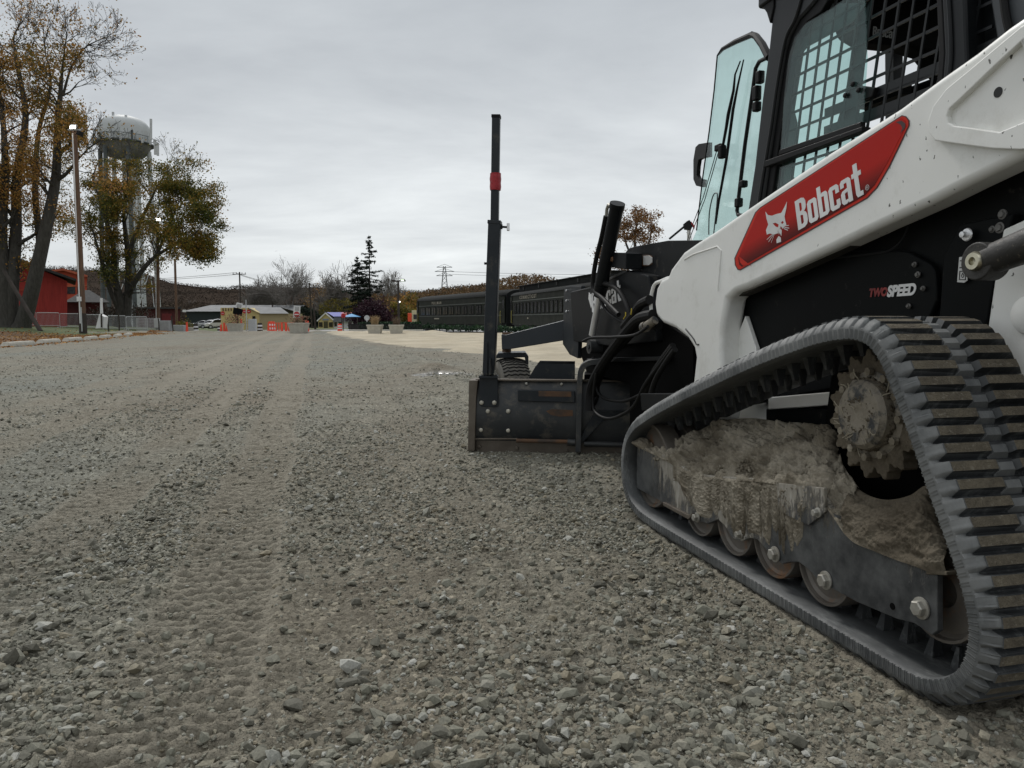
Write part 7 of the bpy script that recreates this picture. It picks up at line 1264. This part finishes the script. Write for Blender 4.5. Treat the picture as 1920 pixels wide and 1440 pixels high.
# garland of bushes, track bed and fence along the train
m2 = MB(); A_ = Vector((*gx(720, 100), -0.62)); B_ = Vector((*gx(1330, 36), -0.62)); dr = (B_-A_).normalized(); nr = Vector((-dr.y, dr.x, 0)); nr = nr if nr.x > 0 else -nr
for s in (0.7, 2.2): m2 = MB(); m2.bar(A_+nr*s+Vector((0, 0, .02)), B_+nr*s+Vector((0, 0, .02)), 0.08, 0.16); o = lm('rail', m2, UND, None, loc=A_+nr*s); settags(o, ['steel rail nearer the camera, below the passenger cars', 'steel rail on the far side, below the passenger cars'][0 if s < 1 else 1], 'rail', 'railway rails under the passenger cars')
rng = np.random.default_rng(31); n = 7000; t = rng.random(n); s = rng.normal(0, 0.12, n)-1.2; zz_ = rng.normal(0.82, 0.10, n)-0.62
P = np.array(A_)[None]*(1-t)[:, None]+np.array(B_)[None]*t[:, None]+np.array(nr)[None]*s[:, None]; P[:, 2] = zz_+0.05*np.sin(t*90)
GAR = leafmat('green_garland', [(0.1, (0.008, 0.02, 0.010)), (0.6, (0.02, 0.05, 0.022)), (0.95, (0.04, 0.08, 0.03))], 0.7, 0.1)
fn = thing('platform_fence', 'low black rail fence hung with green garland along the train', 'fence', A_)
leafquads('garland', P, np.full(n, 0.16), GAR, fn, rng); 
for q in range(34): m2 = MB(); p = A_.lerp(B_, q/33)-nr*1.2; m2.bar(p-Vector((0, 0, .1)), p+Vector((0, 0, 0.85)), 0.09); lm('fence_post', m2, UND, fn)
for z in (0.2, 0.5, 0.8): m2 = MB(); m2.bar(A_-nr*1.2+Vector((0, 0, z)), B_-nr*1.2+Vector((0, 0, z)), 0.05, 0.06); lm('fence_rail', m2, UND, fn)
# railway engine end behind the first car, hedge line, far dark fence
Y = 100; o = thing('locomotive', 'orange and cream locomotive end peeking out left of the first passenger car', 'locomotive', G(776, Y)); zb = gz1(-12, Y)
m2 = MB(); m2.box((X_(772, Y), Y+3, (Hz(587, Y)+Hz(611, Y))/2), (0.95, 6, Hz(587, Y)-Hz(611, Y))); lm('hood', m2, simple('engine_orange', (0.75, 0.08, 0.02), None, 0.5), o, bev=0.05); m2 = MB(); m2.box((X_(779.5, Y), Y+3, (Hz(582, Y)+Hz(613, Y))/2), (0.9, 6.2, Hz(582, Y)-Hz(613, Y))); cb = lm('cab', m2, simple('cream_paint', (0.55, 0.50, 0.30), None, 0.5), o, bev=0.04)
m2 = MB(); m2.box((X_(779, Y), Y-.12, Hz(594, Y)), (0.4, 0.04, 0.6)); lm('window', m2, WINB, cb); m2 = MB(); m2.box((X_(771, Y), Y+2, zb+0.5), (3.2, 6, 0.6)); lm('frame', m2, UND, o)
Y = 70; fn2 = thing('rail_fence', 'dark picket fence running behind the concrete planters', 'fence', G(720, Y)); m2 = MB(); a, b_ = G(655, Y), G(790, Y); 
for z in (0.25, 0.95): m2 = MB(); m2.bar(a+Vector((0, 0, z)), b_+Vector((0, 0, z)), 0.05, 0.07); lm('fence_rail', m2, UND, fn2)
for q in range(56): m2 = MB(); p = a.lerp(b_, q/55); m2.bar(p, p+Vector((0, 0, 1.0)), 0.05); lm('picket', m2, UND, fn2)
rng = np.random.default_rng(5); n = 5000; P = np.stack([rng.uniform(X_(676, 76), X_(790, 76), n), rng.normal(76, .4, n), -0.5+rng.random(n)*1.15], 1); o = leafquads('hedge', P, np.full(n, 0.22), GAR, None, rng, loc=(X_(730, 76), 76, -0.5)); settags(o, 'low dark green hedge behind the planters and picket fence', 'hedge')
# ------------------------------------------------------------------ trees
BARK = simple('maple_bark', (0.060, 0.056, 0.048), (0.030, 0.028, 0.023), 0.95, 0, 3, 0.8, 14, 0.04, sx=(4, 4, 0.8)); BARKG = simple('grey_bark', (0.19, 0.175, 0.16), (0.13, 0.12, 0.11), 0.95, 0, 1); BARKD = simple('conifer_bark', (0.03, 0.025, 0.02), None, 0.95)
def grow(p, d, ln, r, lev, rng, segs, tips, spread=0.6, up=0.12, nch=(2, 4), shrink=0.72, droop=0.0, steps=4, wob=0.16, minr=0.006):
    pts = [p.copy()]; rs = [r]; dirs = []
    for i in range(steps):
        d = (d+Vector((rng.gauss(0, wob), rng.gauss(0, wob), rng.gauss(0, wob)*0.7+up-droop))).normalized(); p = p+d*(ln/steps); pts.append(p.copy()); rs.append(max(minr, r*(1-0.42*(i+1)/steps))); dirs.append(d.copy())
    segs.append((pts, rs))
    if lev <= 0: tips.append((pts[-1], d)); tips.append((pts[-3] if len(pts) > 3 else pts[0], d)); return
    for c in range(rng.randint(*nch)):
        t = rng.uniform(0.35, 1.0) if c else 1.0; i = min(steps, max(1, int(round(t*steps)))); a = rng.uniform(0, 2*PI); dd_ = dirs[i-1]; o = dd_.orthogonal().normalized(); o = Matrix.Rotation(a, 3, dd_) @ o
        nd = (dd_+o*rng.uniform(0.35, 1.0)*spread*(0.6 if c == 0 else 1.3)).normalized(); grow(pts[i], nd, ln*shrink*rng.uniform(0.75, 1.15), rs[i]*(0.78 if c == 0 else 0.58), lev-1, rng, segs, tips, spread, up, nch, shrink, droop, steps, wob, minr)
def sides(r): return 10 if r > 0.25 else (6 if r > 0.05 else (4 if r > 0.02 else 3))
def woodmesh(name, segs, mat, parent, ns=None):
    m2 = MB()
    for pts, rs in segs: m2.tube(pts, rs, ns or sides(rs[0]), 0, False)
    return lm(name, m2, mat, parent, ang=180)
def leaves_at(name, tips, n, rad, size, mat, parent, seed, filt=None, squash=0.8, pf=None):
    rng = np.random.default_rng(seed); T = np.array([tuple(t[0]) for t in tips]); 
    if filt is not None: w = np.array([filt(t) for t in T]); w = w/w.sum()
    else: w = None
    i = rng.choice(len(T), n, p=w); P = T[i]+rng.normal(0, rad, (n, 3))*np.array([1, 1, squash])
    if pf is not None: P = P[rng.random(len(P)) < pf(960+P[:, 0]/P[:, 1]*FPX, 600-(P[:, 2]-EYE)/P[:, 1]*FPX)]; n = len(P)
    return leafquads(name, P, np.full(n, size), mat, parent, rng)
ML = leafmat('maple_leaf_orange', [(0.05, (0.08, 0.085, 0.020)), (0.35, (0.20, 0.14, 0.032)), (0.6, (0.36, 0.18, 0.042)), (0.8, (0.44, 0.26, 0.08)), (1.0, (0.28, 0.14, 0.09))], 0.7, 0.3)
ML2 = leafmat('maple_leaf_green', [(0.0, (0.026, 0.042, 0.010)), (0.30, (0.075, 0.088, 0.018)), (0.5, (0.16, 0.135, 0.024)), (0.7, (0.28, 0.175, 0.03)), (1.0, (0.30, 0.15, 0.045))], 0.7, 0.3)
def limb_tree(name, lab, base_px, Y, limbs, seed, leafm, nleaf, lsize, lrad, lev=3, lnf=3.2, filt=None, base_r=0.9, spread=0.65, up=0.05, on_verge=True, pf=None, rk=1.0):
    rng = random.Random(seed); b = VG(base_px, Y) if on_verge else G(base_px, Y); o = thing(name, lab, 'tree', b); segs = []; tips = []; trunks = []
    for pts, r0, r1, dy in limbs:
        P = [WY(a, c, Y+dy*k/(len(pts)-1)+ (rng.uniform(-.3, .3) if k else 0)) for k, (a, c) in enumerate(pts)]; P = crspline(P, 4); n_ = len(P); rs = [rk*(r0+(r1-r0)*i/(n_-1)) for i in range(n_)]; rs[0] *= 1.25; trunks.append((P, rs))
        for i in range(int(n_*0.28), n_):
            for _ in range(1 if i < n_*0.6 else 2):
                if rng.random() < 0.75:
                    dd_ = (P[i]-P[i-1]).normalized(); q = dd_.orthogonal().normalized(); q = Matrix.Rotation(rng.uniform(0, 2*PI), 3, dd_) @ q; nd = (q*1.0+dd_*0.55+Vector((0, 0, 0.1))).normalized()
                    grow(P[i], nd, lnf*rng.uniform(0.55, 1.1)*(1.0-0.35*i/n_), max(0.03, rs[i]*0.42), lev, rng, segs, tips, spread, up, (2, 3), 0.70, 0, 4, 0.2, 0.010)
        grow(P[-1], (P[-1]-P[-2]).normalized(), lnf*0.8, r1, lev, rng, segs, tips, spread, up, (2, 4), 0.72, 0, 4, 0.18, 0.010)
    woodmesh('trunk', trunks, BARK, o); woodmesh('branches', segs, BARK, o)
    leaves_at('crown', tips, nleaf, lrad, lsize, leafm, o, seed, filt, 0.8, pf); return o, tips
limb_tree('maple_tree', 'huge multi-stemmed maple with sparse orange brown leaves at the left edge', 30, 50,
    [([(15, 620), (8, 540), (2, 440), (10, 320), (4, 200)], 0.85, 0.16, 0), ([(20, 620), (22, 540), (30, 440), (32, 330), (48, 220), (30, 110), (25, 75)], 0.70, 0.06, 1.0), ([(40, 618), (60, 545), (88, 420), (105, 330), (108, 240), (114, 165), (118, 115)], 0.75, 0.06, -1.0),
     ([(60, 540), (75, 470), (66, 360), (72, 250), (95, 160), (85, 100)], 0.42, 0.05, 2.0), ([(97, 345), (125, 325), (145, 300), (160, 285)], 0.22, 0.05, -1.5), ([(118, 180), (132, 130), (150, 100), (165, 85)], 0.12, 0.04, 0), ([(10, 330), (-30, 260), (-50, 180)], 0.3, 0.06, 2), ([(5, 440), (-40, 380), (-80, 300)], 0.35, 0.06, -2), ([(12, 620), (-25, 560), (-50, 460), (-60, 330), (-50, 200)], 0.5, 0.08, 1)],
    3, ML, 95000, 0.125, 0.34, 4, 1.85, None, pf=lambda x, y: np.where((x > 182) & (y < 300), 0.05, np.where(y < 100, 0.10, np.where(y < 200, 0.42, np.where(y < 330, 0.70, 0.95))))*np.where((y > 505), 0.25, 1), rk=0.70)
limb_tree('maple_tree', 'broad maple with green to orange leaves in front of the water tower', 232, 66,
    [([(222, 612), (226, 570), (215, 520), (212, 460), (195, 400), (175, 340)], 0.50, 0.07, 0), ([(235, 612), (240, 560), (240, 480), (232, 400), (240, 330)], 0.50, 0.06, 1.5), ([(243, 545), (268, 505), (293, 480), (322, 462), (346, 450)], 0.30, 0.06, -1.5), ([(240, 480), (262, 420), (285, 370), (300, 340)], 0.25, 0.05, 1), ([(228, 590), (205, 540), (185, 470), (170, 420)], 0.30, 0.06, -2), ([(293, 480), (315, 430), (328, 395), (338, 375)], 0.18, 0.05, -1.5)],
    7, ML2, 82000, 0.145, 0.30, 4, 2.3, lambda t: 1.25 if t[0] > X_(300, 66) else 1.0, pf=lambda x, y: np.where(y < 305, 0.04, np.where(y < 345, 0.35, np.where(x > 300, 1.0, 0.75)))*np.where(y > 540, 0.1, 1), rk=0.85)
# oak behind the grader
o, _ = limb_tree('oak_tree', 'rust coloured leafy tree rising behind the grader cylinder', 1195, 62, [([(1195, 560), (1195, 500), (1190, 450), (1195, 415)], 0.22, 0.05, 0), ([(1194, 500), (1175, 460), (1168, 430)], 0.12, 0.04, .5), ([(1194, 500), (1215, 460), (1222, 430)], 0.12, 0.04, -.5), ([(1194, 520), (1170, 500), (1145, 485)], 0.10, 0.03, 0.5)], 11, leafmat('oak_leaf', [(0.1, (0.10, 0.055, 0.022)), (0.5, (0.20, 0.105, 0.04)), (0.9, (0.27, 0.16, 0.08))], 0.7, 0.3), 8000, 0.13, 0.22, 2, 0.95, None, on_verge=False)
# bare deciduous trees beyond the road
TWG = simple('fine_twigs', (0.17, 0.15, 0.135), (0.12, 0.105, 0.095), 1, 0, 1)
def bare(lab, px, y_base, y_top, Y, seed, spread=0.5, lev=5, mat=BARKG, w=1.0, leaf=None, nl=0, name='bare_tree', r=None, group='bare trees beyond the road', lsz=0.3, stems=1):
    rng = random.Random(seed); b = G(px, Y); H_ = (y_base-y_top)*PXM(Y); o = thing(name, lab, 'tree', b, 0, group); segs = []; tips = []; rr_ = r or H_*0.022
    for s in range(stems): grow(b-Vector((0, 0, 0.2)), Vector((rng.uniform(-.25, .25) if stems > 1 else 0, 0, 1)).normalized(), H_*0.24, rr_, lev, rng, segs, tips, spread*w*1.5, 0.05, (3, 4), 0.80, 0, 4, 0.09, 0.045*Y/200)
    zt_ = max(p[2] for s_ in segs for p in s_[0]); k = H_/(zt_-b.z); segs = [([Vector((b.x+(p.x-b.x)*k, b.y+(p.y-b.y)*k, b.z+(p.z-b.z)*k)) for p in pts], rs) for pts, rs in segs]
    woodmesh('trunk', segs[:1], mat, o); woodmesh('branches', segs[1:], mat, o, 3)
    if not leaf:
        rg = np.random.default_rng(seed); T = np.array([(b.x+(t[0].x-b.x)*k, b.y+(t[0].y-b.y)*k, b.z+(t[0].z-b.z)*k) for t in tips]); i_ = rg.integers(0, len(T), 2600); leafquads('twigs', T[i_]+rg.normal(0, H_*0.03, (2600, 3)), np.full(2600, H_*0.075), TWG, o, rg, aspect=0.035)
    if leaf: tp = [(Vector((b.x+(t[0].x-b.x)*k, b.y+(t[0].y-b.y)*k, b.z+(t[0].z-b.z)*k)), 0) for t in tips]; leaves_at('crown', tp, nl, lsz*1.6, lsz, leaf, o, seed)
    return o
bare('tall bare tree with a wide vase crown, left of the two tallest', 545, 605, 474, 175, 21, 0.55); bare('bare tree with a dense rounded crown right of the tallest one', 632, 605, 480, 185, 22, 0.62, stems=2); bare('low wide bare tree left of the tallest bare tree', 486, 603, 504, 190, 23, 0.60, stems=3); bare('bare tree right behind the tall conifer', 722, 603, 498, 190, 24, 0.5)
bare('slim bare tree between the two tallest bare trees', 600, 603, 512, 200, 25, 0.35, 4, BARKG, 1, ML, 900); bare('small bare tree above the warehouse, left of the cross-armed pole', 358, 560, 512, 330, 26, 0.6, 4); bare('thin bare tree between the conifer and the dark lamp post', 742, 600, 520, 170, 27, 0.45, 4); bare('faint bare tree right of the small one on the hill', 397, 565, 528, 340, 28, 0.6, 4); bare('slim bare tree right of the low wide one', 510, 603, 520, 195, 29, 0.5, 4)
bare('bare tree behind the yellow house, left of the conifer', 668, 600, 508, 195, 30, 0.45, 4)
BRG = leafmat('brown_brush', [(0.1, (0.045, 0.036, 0.029)), (0.5, (0.065, 0.052, 0.042)), (0.9, (0.09, 0.070, 0.052))], 0.9, 0.0)
PUR = leafmat('purple_leaf', [(0.1, (0.016, 0.008, 0.012)), (0.5, (0.034, 0.014, 0.022)), (0.9, (0.06, 0.026, 0.032))], 0.7, 0.2); YEL2 = leafmat('yellow_green_leaf', [(0.1, (0.05, 0.055, 0.014)), (0.5, (0.13, 0.115, 0.022)), (0.9, (0.26, 0.18, 0.03))], 0.7, 0.3)
bare('rounded dark purple tree behind the two railway planters', 697, 612, 554, 105, 41, 1.25, 4, BARKD, 1.1, PUR, 9000, 'purple_tree', 0.12, None, 0.30, 3); bare('yellow green shrubby tree behind the dark lamp post', 758, 612, 566, 110, 42, 0.7, 3, BARKD, 1, YEL2, 2600, 'small_tree', 0.08, None, 0.28, 2); bare('brown leafy tree just left of the first passenger car', 778, 612, 545, 118, 43, 0.7, 4, BARKD, 1, ML, 4500, 'small_tree', 0.1, None, 0.3, 2)
bare('orange bush in front of the red shed by the plain brown pole', 345, 612, 596, 92, 44, 0.9, 2, BARKD, 1, YEL2, 900, 'shrub', 0.05, None, 0.22, 3)
# dead scrub under the right-hand maple
b = VG(215, 70); o = thing('thicket', 'brown twiggy thicket at the foot of the right-hand maple', 'thicket', b); rng = random.Random(2); segs = []; tips = []
for q in range(26): grow(b+Vector((rng.uniform(-1.6, 3.0), rng.uniform(-1, 1), 0)), Vector((rng.uniform(-.3, .3), 0, 1)).normalized(), 0.9, 0.02, 2, rng, segs, tips, 0.8, 0.05, (2, 3), 0.75, 0, 3, 0.2, 0.012)
woodmesh('branches', segs, BARKG, o, 3); leaves_at('crown', tips, 1500, 0.2, 0.16, BRG, o, 3)
# conifer with two leaders
def conifer(lab, px, yb, yt, Y, seed, wide, px2=None, gaps=0.0):
    rng = random.Random(seed); b = G(px, Y); H_ = (yb-yt)*PXM(Y); o = thing('conifer', lab, 'tree', b, 0, 'tall dark conifers'); m2 = MB(); m2.tube([b, b+Vector((0, 0, H_*.5)), b+Vector((0, 0, H_))], [H_*.014, H_*.009, 0.03], 8, 0, False); C_ = []
    z = 0.10
    while z < 0.985:
        t = 1-z; L_ = wide*H_*(t**0.75)*(1.0 if z > 0.25 else 0.8)
        for a in range(6):
            if rng.random() < gaps: continue
            an = rng.uniform(0, 2*PI); l = L_*rng.uniform(0.55, 1.15); p = b+Vector((0, 0, H_*z)); pts = [p]; sl = rng.uniform(-.22, .22)
            for k in range(1, 5): pts.append(p+Vector((math.cos(an)*l*k/4, math.sin(an)*l*k/4, l*(sl*k/4-0.16*(k/4)**2+0.10*(k/4)**4))))
            m2.tube(pts, [0.05, 0.04, 0.03, 0.02, 0.015], 3, 0, False)
            for k in range(int(10+l*16)): s = rng.uniform(0.15, 1.05); i = min(3, int(s*4)); q = pts[i].lerp(pts[i+1], min(1, s*4-i)); w_ = 0.28*l*(1.1-s)+0.15; C_.append((q.x+rng.gauss(0, w_*.45), q.y+rng.gauss(0, w_*.45), q.z+rng.gauss(-0.1, 0.09)))
        z += rng.uniform(0.022, 0.04)
    lm('trunk', m2, BARKD, o); leafquads('needles', np.array(C_), np.full(len(C_), 0.50), CONM, o, np.random.default_rng(seed), flat=0.45, aspect=0.35)
CONM = leafmat('conifer_needles', [(0.1, (0.006, 0.010, 0.008)), (0.5, (0.012, 0.020, 0.014)), (0.9, (0.022, 0.034, 0.02))], 0.8, 0.05)
conifer('tallest dark conifer with drooping tiers, behind the purple tree', 694, 605, 432, 150, 5, 0.30, None, 0.40); conifer('shorter dark conifer just left of the tallest one', 672, 605, 470, 152, 6, 0.32, None, 0.25)
# wood edge: brush clumps on the flat before the hill and behind the train
def brush(name, lab, pts, Y0, Y1, n, size, mat, base, seed):
    rng = np.random.default_rng(seed); px = rng.uniform(pts[0][0], pts[-1][0], n); Y = rng.uniform(Y0, Y1, n); top = np.interp(px, [p[0] for p in pts], [p[1] for p in pts])
    lump = 7*fbm(px*0.05, Y*0.06, seed, 3)+5*fbm(px*0.2, Y*0.1, seed+2, 2); zt_ = EYE+(600-(top+lump))/FPX*Y; zb_ = gz(0*Y, Y); zz = zb_+(zt_-zb_)*(rng.random(n)**0.6); x = (px-960)/FPX*Y
    o = leafquads(name, np.stack([x, Y, zz], 1), np.full(n, size), mat, None, rng, aspect=0.45); settags(o, lab, 'woods', None, 'stuff')
AUT = leafmat('autumn_wood', [(0.05, (0.035, 0.032, 0.020)), (0.3, (0.075, 0.055, 0.036)), (0.55, (0.13, 0.075, 0.036)), (0.8, (0.16, 0.10, 0.05)), (1.0, (0.075, 0.075, 0.03))], 0.9, 0.15)
brush('lineside_woods', 'autumn brown and rust woods massed behind the passenger cars', [(700, 552), (740, 556), (800, 546), (860, 541), (900, 536), (940, 524), (985, 517), (1020, 520), (1060, 528), (1110, 524), (1180, 530), (1350, 530), (1500, 530)], 125, 175, 46000, 0.55, AUT, 0, 4)
brush('roadside_woods', 'dull brown leafless woods behind the warehouse, store and yellow house', [(230, 572), (330, 568), (420, 572), (520, 570), (570, 568), (640, 566), (760, 566)], 205, 280, 36000, 0.7, BRG, 0, 9)
brush('golden_brush', 'golden and green brush at the wood edge above the yellow house', [(600, 566), (640, 560), (700, 566), (760, 570)], 175, 200, 9000, 0.45, YEL2, 0, 12)
brush('dark_evergreen_brush', 'dark green undergrowth left of the yellow house, below the bare trees', [(548, 588), (570, 576), (590, 578), (602, 590)], 165, 172, 4000, 0.5, CONM, 0, 14)
for k, (px, yt, w_) in enumerate(((985, 505, 1.2), (1035, 512, 1.0), (1095, 516, 0.9))): bare(['spreading bare shrubby tree directly above the clerestory roof', 'spreading bare tree right of the one above the clerestory roof', 'small rust tinged tree beside the grader cylinder'][k], px, 600, yt, 110+6*k, 60+k, 0.9, 4, BARKG, w_, AUT, 1600, 'bare_tree', 0.2, 'bare trees behind the train', 0.28, 3)
